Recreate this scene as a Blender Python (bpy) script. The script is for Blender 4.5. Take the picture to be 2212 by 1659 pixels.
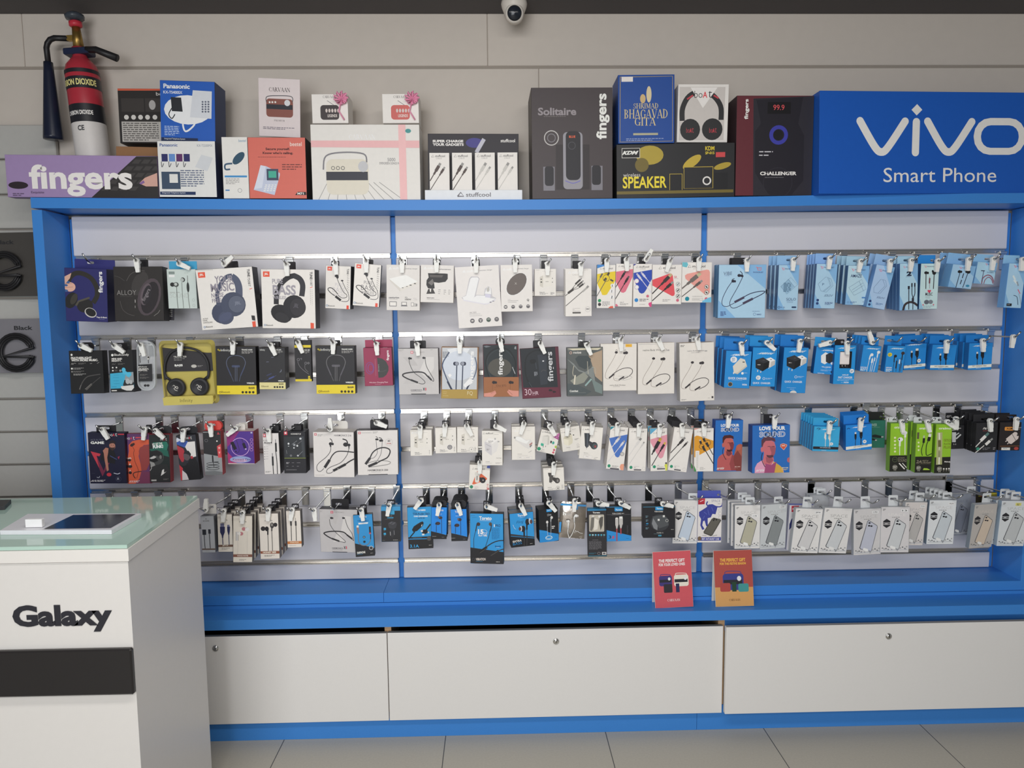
import bpy, math, random
import numpy as np
from mathutils import Vector, Matrix
C = bpy.context.scene
for o in list(bpy.data.objects): bpy.data.objects.remove(o)
random.seed(7)
# ---------- camera ----------
W0, H0, FPX = 2212, 1659, 1531.0
CAM = np.array([-0.0392, -2.5761, 1.5616]); YAW, PIT, ROLL = 0.0235, -0.0954, -0.0100
def basis():
    f = np.array([math.sin(YAW)*math.cos(PIT), math.cos(YAW)*math.cos(PIT), math.sin(PIT)])
    r = np.array([math.cos(YAW), -math.sin(YAW), 0.0]); u = np.cross(r, f)
    c, s = math.cos(ROLL), math.sin(ROLL)
    return c*r+s*u, -s*r+c*u, f
BR, BU, BF = basis()
cam = bpy.data.objects.new('camera', bpy.data.cameras.new('camera')); C.collection.objects.link(cam)
cam.data.sensor_width = 36; cam.data.lens = 36*FPX/W0; cam.data.clip_start = .05
cam.matrix_world = Matrix([[BR[0], BU[0], -BF[0], CAM[0]], [BR[1], BU[1], -BF[1], CAM[1]], [BR[2], BU[2], -BF[2], CAM[2]], [0, 0, 0, 1]])
C.camera = cam
def ray(x, y): return BF+BR*(x-W0/2)/FPX-BU*(y-H0/2)/FPX
def at(x, y, Y=0.0):
    D = ray(x, y); return CAM+(Y-CAM[1])/D[1]*D
def atz(x, y, Z):
    D = ray(x, y); return CAM+(Z-CAM[2])/D[2]*D
def proj(P):
    v = np.asarray(P)-CAM; z = v@BF
    return np.stack([W0/2+FPX*(v@BR)/z, H0/2-FPX*(v@BU)/z], -1)
# ---------- light ----------
w = bpy.data.worlds.new('world'); C.world = w; w.use_nodes = True
w.node_tree.nodes['Background'].inputs[0].default_value = (.93, .96, 1, 1)
w.node_tree.nodes['Background'].inputs[1].default_value = .22
def area(name, loc, tgt, sx, sy, e, col=(1, 1, 1)):
    l = bpy.data.lights.new(name, 'AREA'); l.shape = 'RECTANGLE'; l.size = sx; l.size_y = sy; l.energy = e; l.color = col
    o = bpy.data.objects.new(name, l); C.collection.objects.link(o); o.location = loc
    o.rotation_euler = (Vector(tgt)-Vector(loc)).to_track_quat('-Z', 'Y').to_euler(); return o
area('ceiling_tube_light', (-.1, -1.75, 2.62), (-.1, -1.2, 0), 2.0, .25, 26, (1, .97, .93))
area('ceiling_tube_light', (-.1, -3.6, 2.62), (-.1, -3.0, 0), 2.4, .3, 34, (1, .98, .95))
area('shopfront_daylight', (-1.1, -6.0, 1.5), (0, 0, 1.2), 2.2, 2.4, 110, (.95, .97, 1))
C.view_settings.view_transform = 'Standard'; C.view_settings.look = 'None'; C.view_settings.gamma = 1
C.view_settings.exposure = 0.0
# ---------- materials ----------
REF = .80
def lin(h):
    h = h.lstrip('#')
    if len(h) == 3: h = ''.join(a*2 for a in h)
    v = [int(h[i:i+2], 16)/255 for i in (0, 2, 4)]
    return [a/12.92 if a <= .04045 else ((a+.055)/1.055)**2.4 for a in v]
MATS = {}
def M(col, rough=.5, metal=0.0, ref=REF, var=.04, scale=60, alpha=1, trans=0, spec=.35, bump=0, emit=0):
    k = (col, rough, metal, ref, var, scale, alpha, trans, spec, bump, emit)
    if k in MATS: return MATS[k]
    m = bpy.data.materials.new('surface_'+col.lstrip('#')); m.use_nodes = True; nt = m.node_tree; N = nt.nodes; Lk = nt.links
    b = N['Principled BSDF']; c = [min(.92, a/ref) for a in lin(col)]
    b.inputs['Roughness'].default_value = rough; b.inputs['Metallic'].default_value = metal; b.inputs['Specular IOR Level'].default_value = spec
    if trans: b.inputs['Transmission Weight'].default_value = trans
    if alpha < 1: b.inputs['Alpha'].default_value = alpha
    if emit: b.inputs['Emission Color'].default_value = c+[1]; b.inputs['Emission Strength'].default_value = emit
    b.inputs['Base Color'].default_value = c+[1]
    if var:
        t = N.new('ShaderNodeTexCoord'); n = N.new('ShaderNodeTexNoise'); n.inputs['Scale'].default_value = scale; n.inputs['Detail'].default_value = 3
        r = N.new('ShaderNodeMapRange'); r.inputs[3].default_value = 1-var; r.inputs[4].default_value = 1+var
        x = N.new('ShaderNodeVectorMath'); x.operation = 'SCALE'; x.inputs[0].default_value = c
        Lk.new(t.outputs['Object'], n.inputs['Vector']); Lk.new(n.outputs['Fac'], r.inputs[0]); Lk.new(r.outputs[0], x.inputs['Scale']); Lk.new(x.outputs[0], b.inputs['Base Color'])
        if bump:
            u = N.new('ShaderNodeBump'); u.inputs['Strength'].default_value = bump; u.inputs['Distance'].default_value = .002
            Lk.new(n.outputs['Fac'], u.inputs['Height']); Lk.new(u.outputs[0], b.inputs['Normal'])
    MATS[k] = m; return m
BLUE = M('#3a7cc4', .42, var=.05, scale=300); WHITE = M('#c9c7cb', .4, var=.015, scale=200); DRAW = M('#d4d2cf', .4, var=.015, scale=150)
CHROME = M('#dddcd9', .16, 1.0, ref=1, var=.02); ALU = M('#d8d3cb', .27, 1.0, ref=1, var=.03); WIRE = M('#b9b9b8', .22, 1.0, ref=1, var=.02)
PLW = M('#e6e2db', .4, var=.02); BLK = M('#1f1e20', .4, var=.03); DARK = M('#2a2829', .5)
# ---------- mesh helpers ----------
class MB:
    def __init__(s): s.v = []; s.f = []; s.mi = []; s.mats = []; s.sm = []
    def m(s, mat):
        if mat not in s.mats: s.mats.append(mat)
        return s.mats.index(mat)
    def add(s, vs, fs, mat, T=None, smooth=False):
        b = len(s.v); i = s.m(mat)
        for p in vs:
            p = Vector(p); s.v.append(tuple(T @ p if T else p))
        for f in fs: s.f.append([b+j for j in f]); s.mi.append(i); s.sm.append(smooth)
        return s
    def box(s, lo, hi, mat, ch=0.0, T=None, front=None, top=None):
        (x0, y0, z0), (x1, y1, z1) = lo, hi; c = min(ch, (x1-x0)/3, (y1-y0)/3, (z1-z0)/3)
        if c <= 0:
            vs = [(x, y, z) for x in (x0, x1) for y in (y0, y1) for z in (z0, z1)]
            F = [((0, 1, 3, 2), 0), ((4, 6, 7, 5), 0), ((0, 4, 5, 1), 1), ((2, 3, 7, 6), 0), ((0, 2, 6, 4), 0), ((1, 5, 7, 3), 2)]
        else:
            vs = []; ix = {}
            for i in (0, 1):
                for j in (0, 1):
                    for k in (0, 1):
                        p = ((x0, x1)[i], (y0, y1)[j], (z0, z1)[k]); d = (c if i == 0 else -c, c if j == 0 else -c, c if k == 0 else -c)
                        for a in range(3):
                            q = [p[t]+(0 if t == a else d[t]) for t in range(3)]; ix[i, j, k, a] = len(vs); vs.append(q)
            F = []
            def Q(a, side, order):
                o = []
                for e in order:
                    key = [0, 0, 0]; key[a] = side; t = [q for q in range(3) if q != a]; key[t[0]], key[t[1]] = e; o.append(ix[key[0], key[1], key[2], a])
                return o
            ring = [(0, 0), (1, 0), (1, 1), (0, 1)]
            for a in range(3):
                for sd in (0, 1):
                    flip = (sd == 0) if a != 1 else (sd == 1)
                    F.append((tuple(Q(a, sd, ring[::-1] if flip else ring)), 1 if (a, sd) == (1, 0) else (2 if (a, sd) == (2, 1) else 0)))
            for a, b2, t in ((0, 1, 2), (0, 2, 1), (1, 2, 0)):
                for i in (0, 1):
                    for j in (0, 1):
                        q = []
                        for kk, ax in ((0, a), (0, b2), (1, b2), (1, a)):
                            key = [0, 0, 0]; key[a] = i; key[b2] = j; key[t] = kk; q.append(ix[key[0], key[1], key[2], ax])
                        F.append((tuple(q), 0))
            for i in (0, 1):
                for j in (0, 1):
                    for k in (0, 1): F.append((tuple(ix[i, j, k, a] for a in range(3)), 0))
        ctr = Vector(((x0+x1)/2, (y0+y1)/2, (z0+z1)/2)); b = len(s.v); ms = (s.m(mat), s.m(front or mat), s.m(top or mat))
        for f, mk in F:
            P = [Vector(vs[q]) for q in f]; n = (P[1]-P[0]).cross(P[2]-P[0])
            if n.dot(sum(P, Vector())/len(P)-ctr) < 0: f = f[::-1]
            s.f.append([b+q for q in f]); s.mi.append(ms[mk]); s.sm.append(False)
        for p in vs: s.v.append(tuple(T @ Vector(p) if T else p))
        return s
    def tube(s, pts, r, mat, n=8, closed=False, T=None):
        P = [Vector(p) for p in pts]; k = len(P); R = r if isinstance(r, (list, tuple)) else [r]*k; vs = []; up = None
        for i in range(k):
            d = (P[(i+1) % k]-P[i-1]) if closed else (P[min(i+1, k-1)]-P[max(i-1, 0)])
            d.normalize()
            if up is None: up = d.orthogonal().normalized()
            up = (up-d*up.dot(d)); up = up.normalized() if up.length > 1e-6 else d.orthogonal().normalized(); sd = d.cross(up)
            vs += [P[i]+(up*math.cos(2*math.pi*j/n)+sd*math.sin(2*math.pi*j/n))*R[i] for j in range(n)]
        fs = [(i*n+j, i*n+(j+1) % n, ((i+1) % k)*n+(j+1) % n, ((i+1) % k)*n+j) for i in range(k if closed else k-1) for j in range(n)]
        if not closed: fs += [tuple(range(n))[::-1], tuple((k-1)*n+j for j in range(n))]
        return s.add(vs, fs, mat, T, True)
    def lathe(s, prof, mat, n=28, T=None, caps=True):
        k = len(prof); vs = [(r*math.cos(2*math.pi*j/n), r*math.sin(2*math.pi*j/n), z) for r, z in prof for j in range(n)]
        fs = [(i*n+j, i*n+(j+1) % n, (i+1)*n+(j+1) % n, (i+1)*n+j) for i in range(k-1) for j in range(n)]
        if caps: fs += [tuple(range(n))[::-1], tuple((k-1)*n+j for j in range(n))]
        return s.add(vs, fs, mat, T, True)
    def plate(s, out, hole, y0, y1, mat, T=None):      # outline with a hole (same count), extruded along y
        n = len(out); vs = [(x, y, z) for y in (y0, y1) for L in (out, hole) for x, z in L]; fs = []
        for j in range(n):
            k = (j+1) % n
            fs += [(j, k, n+k, n+j), (2*n+j, 3*n+j, 3*n+k, 2*n+k), (j, 2*n+j, 2*n+k, k), (n+j, n+k, 3*n+k, 3*n+j)]
        return s.add(vs, fs, mat, T)
    def prism(s, out, y0, y1, mat, T=None, smooth=False):
        n = len(out); vs = [(x, y, z) for y in (y0, y1) for x, z in out]
        return s.add(vs, [tuple(range(n))[::-1], tuple(range(n, 2*n))]+[(j, (j+1) % n, n+(j+1) % n, n+j) for j in range(n)], mat, T, False)
    def mesh(s, name):
        me = bpy.data.meshes.new(name); me.from_pydata(s.v, [], s.f)
        for m in s.mats: me.materials.append(m)
        me.polygons.foreach_set('material_index', s.mi); me.polygons.foreach_set('use_smooth', s.sm); me.update(); return me
    def obj(s, name, parent=None):
        o = bpy.data.objects.new(name, s.mesh(name)); C.collection.objects.link(o); o.parent = parent; return o
def tag(o, label=None, cat=None, group=None, kind=None):
    if label: o['label'] = label
    if cat: o['category'] = cat
    if group: o['group'] = group
    if kind: o['kind'] = kind
    return o
def thing(name, label, cat, loc=(0, 0, 0), group=None, mw=None):
    o = bpy.data.objects.new(name, None); C.collection.objects.link(o); o.empty_display_size = .05
    if mw is not None: o.matrix_world = mw
    else: o.location = loc
    return tag(o, label, cat, group)
def copy_tree(o, parent=None):
    c = o.copy(); C.collection.objects.link(c); c.parent = parent
    for ch in KIDS(o): copy_tree(ch, c)
    return c
def KIDS(o): return [q for q in o.children]
def rrect(w, h, r, n=6, cx=0, cz=0):
    r = min(r, w/2, h/2); o = []
    for sx, sz, a0 in ((1, 1, 0), (-1, 1, 90), (-1, -1, 180), (1, -1, 270)):
        for i in range(n+1):
            a = math.radians(a0+90*i/n); o.append((cx+sx*(w/2-r)+r*math.cos(a), cz+sz*(h/2-r)+r*math.sin(a)))
    return o
def star(fn, n=32): return [(fn(2*math.pi*i/n)*math.cos(2*math.pi*i/n), fn(2*math.pi*i/n)*math.sin(2*math.pi*i/n)) for i in range(n)]
# ---------- room ----------
YB, YW, CEIL = .144, .198, 2.69
def struct(name, mb): return tag(mb.obj(name), kind='structure')
def floor_mat():
    m = M('#a9a498', .42, var=.09, scale=140); nt = m.node_tree; b = nt.nodes['Principled BSDF']
    src = b.inputs['Base Color'].links[0].from_socket
    t = nt.nodes.new('ShaderNodeTexCoord'); br = nt.nodes.new('ShaderNodeTexBrick'); mp = nt.nodes.new('ShaderNodeMapping')
    mp.inputs['Location'].default_value = (.8413+.6, .6, 0); br.offset = 0
    for k, v in (('Scale', 1), ('Mortar Size', .0016), ('Brick Width', .6), ('Row Height', .6), ('Mortar Smooth', 0)): br.inputs[k].default_value = v
    br.inputs['Mortar'].default_value = (.09, .085, .08, 1)
    nt.links.new(t.outputs['Object'], mp.inputs[0]); nt.links.new(mp.outputs[0], br.inputs['Vector'])
    nt.links.new(src, br.inputs['Color1']); nt.links.new(src, br.inputs['Color2']); nt.links.new(br.outputs['Color'], b.inputs['Base Color']); return m
struct('floor', MB().box((-4.5, -6.5, -.1), (4.5, YW+.2, 0), floor_mat()))
WALLM = M('#bdb5ac', .6, var=.03, scale=25, bump=.15)
# wall cladding: three courses of boards with open grooves, vertical butt joints
zg = at(1100, 145, YW)[2]
wb = MB().box((-4.5, YW+.004, 0), (4.5, YW+.15, CEIL+.1), M('#8f877e', .7))
for z0, z1, xs in ((0, zg-.005, [-4.5, at(1164, 170, YW)[0], 4.5]), (zg+.005, CEIL, [-4.5, at(50, 90, YW)[0], at(1053, 90, YW)[0], 4.5])):
    for a, b in zip(xs, xs[1:]): wb.box((a+.0008, YW, z0), (b-.0008, YW+.02, z1), WALLM, .002)
struct('wall_back', wb)
struct('ceiling', MB().box((-4.5, -6.5, CEIL), (4.5, YW+.15, CEIL+.12), M('#4e4b4c', .7, var=.05, scale=8)))
# ---------- display fixture ----------
X0, X1, X2 = -1.6609, -1.6250, 1.9588; X2o = X2+.036
ZS = np.array([[-1.70, 1.993], [-1.46, 1.9897], [-.9, 1.982], [-.5, 1.9772], [-.1, 1.9752], [.07, 1.9752], [.37, 1.9762], [.6, 1.9775], [.83, 1.98], [1.13, 1.9838], [1.65, 1.9872], [2.0, 1.988]])
def ztop(x): return float(np.interp(x, ZS[:, 0], ZS[:, 1]))
TB = .036; FD = .158
fx = thing('display_surround', 'bright blue laminate surround framing the white slotted wall panels', 'display frame', (0, 0, 0))
tb = MB(); n = 40; xs = np.linspace(X0, X2o, n+1); vs = []; fs = []
for x in xs:
    z = ztop(x)
    vs += [(x, 0, z), (x, YW-.004, z), (x, YW-.004, z-TB), (x, 0, z-TB)]
for i in range(n):
    a = 4*i; b = a+4
    fs += [(a, b, b+1, a+1), (a+1, b+1, b+2, a+2), (a+2, b+2, b+3, a+3), (a+3, b+3, b, a)]
fs += [(0, 1, 2, 3), (4*n+3, 4*n+2, 4*n+1, 4*n)]
tb.add(vs, fs, BLUE).obj('top_board', fx)
Z1, Z2, Z3, Z4 = .5356, .499, .4848, .4476
MB().box((X0, 0, Z2), (X1, FD, 1.95), BLUE, .0008).obj('side_panel', fx)
MB().box((X2, 0, Z2), (X2o, FD, 1.95), BLUE, .0008).obj('side_panel', fx)
MB().box((X1, 0.0, Z2), (-.468, FD, Z1), BLUE, .0008).box((-.4672, 0, Z2), (X2, FD, Z1), BLUE, .0008).obj('bottom_shelf', fx)
MB().box((X1+.001, YB+.0165, Z1), (X2-.001, YB+.0185, ztop(0)-TB-.001), BLUE).obj('back_board', fx)
bays = [(-1.6085, at(842.3, 467, YB)[0], 'left bay beside the fire extinguisher'), (at(852.8, 467, YB)[0], at(1516.3, 460, YB)[0], 'middle bay between the two blue strips'), (at(1529, 460, YB)[0], at(2180, 452, YB)[0], 'bay under the blue sign')]
SL = [1.7935, 1.6461, 1.4963, 1.3467, 1.2009, 1.0526, .9060, .7602, .6090]
ztp = at(830, 463.5, YB)[2]
for bi, (a, b, nm) in enumerate(bays):
    t = thing('slotted_panel', 'white slotted display panel with metal rails in the '+nm, 'display panel', ((a+b)/2, YB, Z1), 'slotted panels in the blue frame')
    T = Matrix.Translation((-(a+b)/2, -YB, -Z1))
    e = [ztp]+[z for s in SL for z in (s+.0085, s-.0085)]+[Z1+.002]
    for i in range(0, len(e), 2):
        z1, z0 = e[i], e[i+1]
        m = MB()
        if i == 14:
            zc = .832; m.box((a, YB, zc+.0006), (b, YB+.016, z1), WHITE, .0015, T).box((a, YB, z0), (b, YB+.016, zc-.0006), WHITE, .0015, T)
        else: m.box((a, YB, z0), (b, YB+.016, z1), WHITE, .0025, T)
        m.obj('slat', t)
    for z in SL:
        pr = [(YB+.0155, z+.0083), (YB-.003, z+.0083), (YB-.003, z+.0055), (YB+.006, z+.0045), (YB+.006, z-.0045), (YB-.003, z-.0055), (YB-.003, z-.0083), (YB+.0155, z-.0083)]
        vs = [(x, y, q) for x in (a+.004, b-.004) for y, q in pr]; k = len(pr)
        MB().add(vs, [(j, (j+1) % k, k+(j+1) % k, k+j) for j in range(k)]+[tuple(range(k))[::-1], tuple(range(k, 2*k))], ALU, T).obj('rail', t)
# ---------- base cabinet ----------
YL, YP = -.0998, -.0545
bc = thing('base_cabinet', 'low blue cabinet with three white drawer fronts along the floor', 'cabinet', (0, 0, 0))
zd1, zd0 = at(1200, 1359.5, YP-.02)[2], at(1200, 1548, YP-.02)[2]
MB().box((X0, YL, Z4), (X2o, -.0005, Z3), BLUE, .0008).box((X0, -.0005, Z4), (X2o, YW-.005, Z2-.0015), BLUE).obj('ledge', bc)
MB().box((X0, YP, 0), (at(1505, 1550, YP)[0], YW-.02, zd0+.02), BLUE, .0006).box((at(1505.6, 1550, YP)[0], YP, 0), (X2o, YW-.02, zd0+.02), BLUE, .0006).obj('plinth', bc)
xa, xb = at(838.5, 1460, YP-.02)[0], at(1561, 1450, YP-.02)[0]
car = MB().box((X0, YW-.04, zd0), (X2o, YW-.02, Z4-.001), DARK)
for x in (X0, xa-.012, xb-.012, X2o-.024): car.box((x, YP+.004, zd0+.02), (x+.024, YW-.04, Z4-.001), M('#c8a47c', .6))
car.box((xb+.012, YP+.006, zd1-.03), (X2o-.024, YP+.02, Z4-.001), BLUE)
car.obj('carcass', bc)
def drawer(a, b, yf, z0, z1, lock):
    d = MB().box((a, yf, z0), (b, yf+.018, z1), DRAW, .001, top=M('#9a9790', .5)).box((a+.03, yf+.018, z0+.04), (b-.03, YW-.06, z0+.052), M('#8f8a82', .6)).obj('drawer', bc)
    p = at(lock[0], lock[1], yf); T = Matrix.Translation(p) @ Matrix.Rotation(math.radians(90), 4, 'X')
    MB().lathe([(.0115, 0), (.0115, .003), (.0095, .0045), (.008, .0035), (.0078, .0035), (.0076, .006), (.004, .0065)], CHROME, 24, T).box((-.0012, -.004, .0062), (.0012, .004, .0068), BLK, 0, T).obj('lock', d)
drawer(X0+.01, xa-.0015, YP-.021, at(700, 1559.5, YP-.02)[2], at(780, 1369, YP-.02)[2], (466, 1400))
drawer(xa+.0015, xb-.001, YP-.021, zd0, at(1200, 1359.8, YP-.02)[2], (1201, 1385))
drawer(xb+.002, X2o, YP-.048, at(2072, 1531, YP-.048)[2], at(2072, 1345, YP-.048)[2], (1919, 1374))
# ---------- printed cartons ----------
_TX = {}
def text_mesh(s, bold=0.0, serif=False):
    k = (s, bold, serif)
    if k in _TX: return _TX[k]
    if serif: r = serif_text(s)
    else:
        cu = bpy.data.curves.new('t', 'FONT'); cu.body = s; cu.resolution_u = 3; cu.offset = bold; cu.fill_mode = 'FRONT'
        o = bpy.data.objects.new('t', cu); me = bpy.data.meshes.new_from_object(o)
        vs = [(v.co.x, v.co.y) for v in me.vertices]; fs = [tuple(p.vertices) for p in me.polygons]
        bpy.data.objects.remove(o); bpy.data.curves.remove(cu); bpy.data.meshes.remove(me); r = (vs, fs)
    vs, fs = r
    if not vs: _TX[k] = ([], []); return _TX[k]
    x0 = min(v[0] for v in vs); x1 = max(v[0] for v in vs); y0 = min(v[1] for v in vs); y1 = max(v[1] for v in vs)
    _TX[k] = ([((x-x0)/max(1e-6, x1-x0), (y-y0)/max(1e-6, y1-y0)) for x, y in vs], fs); return _TX[k]
# thick-and-thin capitals with slab ends: strokes (x0,y0,x1,y1,width) and arcs (cx,cy,rx,ry,a0,a1,thin,thick)
_t, _k = .045, .15
SER = {'C': (.72, [], [(.4, .5, .38, .5, 40, 320, _t, _k)], [(.68, .66, .68, .9)]), 'A': (.8, [(.05, 0, .38, 1, _t), (.72, 0, .4, 1, _k), (.18, .32, .6, .32, _t)], [], [(-.05, 0, .2, 0), (.58, 0, .86, 0)]),
 'R': (.78, [(.17, 0, .17, 1, _k), (.38, .5, .72, 0, _k)], [(.3, .75, .3, .25, -90, 90, _t, _k)], [(.02, 0, .34, 0), (.02, 1, .32, 1), (.6, 0, .86, 0), (.17, .5, .34, .5)]),
 'V': (.8, [(.1, 1, .42, 0, _k), (.74, 1, .44, 0, _t)], [], [(-.04, 1, .26, 1), (.6, 1, .86, 1)]), 'N': (.85, [(.12, 0, .12, 1, _t), (.12, 1, .72, 0, _k), (.72, 0, .72, 1, _t)], [], [(0, 0, .24, 0), (.6, 1, .84, 1), (-.02, 1, .2, 1)]),
 'S': (.6, [], [(.3, .74, .25, .26, 30, 270, _t, .11), (.3, .25, .27, .25, -150, 90, _t, .11)], [(.54, .72, .54, .92), (.04, .08, .04, .28)]), 'H': (.85, [(.15, 0, .15, 1, _k), (.7, 0, .7, 1, _k), (.15, .52, .7, .52, _t)], [], [(0, 0, .3, 0), (0, 1, .3, 1), (.55, 0, .85, 0), (.55, 1, .85, 1)]),
 'I': (.34, [(.16, 0, .16, 1, _k)], [], [(0, 0, .32, 0), (0, 1, .32, 1)]), 'M': (1.0, [(.1, 0, .12, 1, _t), (.14, 1, .46, .05, _k), (.78, 1, .48, .05, _t), (.82, 0, .82, 1, _k)], [], [(-.02, 0, .22, 0), (.68, 0, .97, 0), (0, 1, .2, 1), (.75, 1, .97, 1)]),
 'D': (.82, [(.15, 0, .15, 1, _k)], [(.26, .5, .48, .5, -90, 90, _t, _k)], [(0, 0, .3, 0), (0, 1, .3, 1)]), 'B': (.7, [(.15, 0, .15, 1, _k)], [(.28, .76, .28, .24, -90, 90, _t, .13), (.28, .26, .34, .26, -90, 90, _t, .14)], [(0, 0, .3, 0), (0, 1, .3, 1), (.15, .51, .3, .51)]),
 'G': (.82, [(.68, 0, .68, .42, .13)], [(.42, .5, .4, .5, 40, 320, _t, _k)], [(.54, .42, .84, .42), (.7, .68, .7, .92)]), 'T': (.72, [(.34, 0, .34, 1, _k)], [], [(.18, 0, .5, 0), (0, .98, .68, .98), (.02, .8, .02, .98), (.66, .8, .66, .98)]),
 'P': (.68, [(.15, 0, .15, 1, _k)], [(.28, .74, .32, .26, -90, 90, _t, .14)], [(0, 0, .3, 0), (0, 1, .3, 1), (.15, .5, .3, .5)]), 'E': (.66, [(.15, 0, .15, 1, _k)], [], [(0, 0, .58, 0), (0, 1, .56, 1), (.15, .52, .42, .52), (.57, 0, .6, .22), (.55, 1, .57, .8)]),
 'U': (.8, [(.13, .3, .13, 1, _k), (.68, .3, .68, 1, _t)], [(.405, .3, .275, .3, 180, 360, _t, .12)], [(-.02, 1, .28, 1), (.56, 1, .8, 1)])}
def serif_text(s):
    vs = []; fs = []; x = 0
    def quad(p): b = len(vs); vs.extend(p); fs.append((b, b+1, b+2, b+3))
    def strk(x0, y0, x1, y1, w):
        d = math.hypot(x1-x0, y1-y0); nx, ny = -(y1-y0)/d*w/2, (x1-x0)/d*w/2
        quad([(x+x0+nx, y0+ny), (x+x0-nx, y0-ny), (x+x1-nx, y1-ny), (x+x1+nx, y1+ny)])
    for ch in s:
        if ch == ' ': x += .4; continue
        adv, st, ar, sf = SER[ch]
        for a in st: strk(*a)
        for a in sf: strk(*a, .05)
        for cx, cy, rx, ry, a0, a1, t0, t1 in ar:
            n = 12; o = []
            for i in range(n+1):
                a = math.radians(a0+(a1-a0)*i/n); t = t0+(t1-t0)*abs(math.cos(a)); o.append(((x+cx+rx*math.cos(a), cy+ry*math.sin(a)), (x+cx+(rx-t)*math.cos(a), cy+(ry-min(t, .06))*math.sin(a))))
            for p, q in zip(o, o[1:]): quad([p[0], p[1], q[1], q[0]])
        x += adv+.06
    return vs, fs
ZX = [0, 0, 1]
def Zm(ox=0, oy=0, s=1): ZX[:] = [ox, oy, s]
def zp(x, y): return (ZX[0]+x/ZX[2], ZX[1]+y/ZX[2])
def T(s, x, y, w, h, c='#e6e2dc', rot=0, b=0.0, sh=0, serif=False): return ('T', s, *zp(x, y), w/ZX[2], h/ZX[2], c, rot, b, sh, serif)
def R(x, y, w, h, c): return ('R', *zp(x, y), w/ZX[2], h/ZX[2], c)
def Pg(c, *p): return ('P', [zp(p[i], p[i+1]) for i in range(0, len(p), 2)], c)
def El(x, y, rx, ry, c, rot=0): return ('E', *zp(x, y), rx/ZX[2], ry/ZX[2], c, rot)
def Rg(x, y, r, t, c, ry=None): return ('O', *zp(x, y), r/ZX[2], (ry or r)/ZX[2], t/ZX[2], c)
def Ln(c, wd, *p): return ('L', [zp(p[i], p[i+1]) for i in range(0, len(p), 2)], wd/ZX[2], c, 1)
def Sg(c, wd, *p): return ('L', [zp(p[i], p[i+1]) for i in range(0, len(p), 2)], wd/ZX[2], c, 0)
def Gk(x, y, w, n, dy, c, th=None): return ('G', *zp(x, y), w/ZX[2], n, dy/ZX[2], c, (th or dy*.4)/ZX[2])
def RR(x, y, w, h, r, c): return ('Q', *zp(x, y), w/ZX[2], h/ZX[2], r/ZX[2], c)
def u(fn):
    z = list(ZX); ZX[:] = [0, 0, 1]; L = fn(); ZX[:] = z; return [('U', L)]
def smooth(P, n=5):
    if len(P) < 3: return P
    o = []; Q = [P[0]]+list(P)+[P[-1]]
    for i in range(1, len(Q)-2):
        a, b, c, d = Q[i-1:i+3]
        for j in range(n):
            t = j/n; o.append(tuple(.5*((2*b[k])+(-a[k]+c[k])*t+(2*a[k]-5*b[k]+4*c[k]-d[k])*t*t+(-a[k]+3*b[k]-3*c[k]+d[k])*t**3) for k in (0, 1)))
    return o+[P[-1]]
def clip(p, x0, x1, z0, z1):
    for ax, lim, sg in ((0, x0, 1), (0, x1, -1), (1, z0, 1), (1, z1, -1)):
        o = []
        for i in range(len(p)):
            a, b = p[i-1], p[i]; ia = sg*(a[ax]-lim) >= 0; ib = sg*(b[ax]-lim) >= 0
            if ia != ib:
                t = (lim-a[ax])/(b[ax]-a[ax]); o.append((a[0]+t*(b[0]-a[0]), a[1]+t*(b[1]-a[1])))
            if ib: o.append(b)
        p = o
        if len(p) < 3: return []
    return p
def fit(q, Y, yaw0=0.0, tilt0=0.0, free=1.0):
    Q = np.array(q, float).reshape(4, 2); A = [at(x, y, Y) for x, y in Q]; c = sum(A)/4
    w = np.linalg.norm((A[1]+A[2]-A[0]-A[3])/2); h = np.linalg.norm((A[0]+A[1]-A[2]-A[3])/2)
    v = np.array([c[0], c[2], w, h, yaw0, tilt0, 0.0])
    def rotm(v):
        return Matrix.Rotation(v[4], 3, 'Z') @ Matrix.Rotation(v[5], 3, 'X') @ Matrix.Rotation(v[6], 3, 'Y')
    def res(v):
        Rm = np.array(rotm(v)); L = np.array([[-v[2]/2, 0, v[3]/2], [v[2]/2, 0, v[3]/2], [v[2]/2, 0, -v[3]/2], [-v[2]/2, 0, -v[3]/2]])
        P = L @ Rm.T+np.array([v[0], Y, v[1]])
        return np.concatenate([(proj(P)-Q).ravel()/1.3, [(v[4]-yaw0)/(.10*free), (v[5]-tilt0)/(.05*free)]])
    for _ in range(12):
        r = res(v); J = np.empty((len(r), 7))
        for i in range(7):
            d = v.copy(); d[i] += 1e-5; J[:, i] = (res(d)-r)/1e-5
        v = v+np.linalg.solve(J.T @ J+1e-6*np.eye(7), -J.T @ r)
    Rm = rotm(v); M4 = Rm.to_4x4(); M4.translation = Vector((v[0], Y, v[1]))
    return M4 @ Matrix.Translation((0, 0, -v[3]/2)), float(v[2]), float(v[3])
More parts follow.
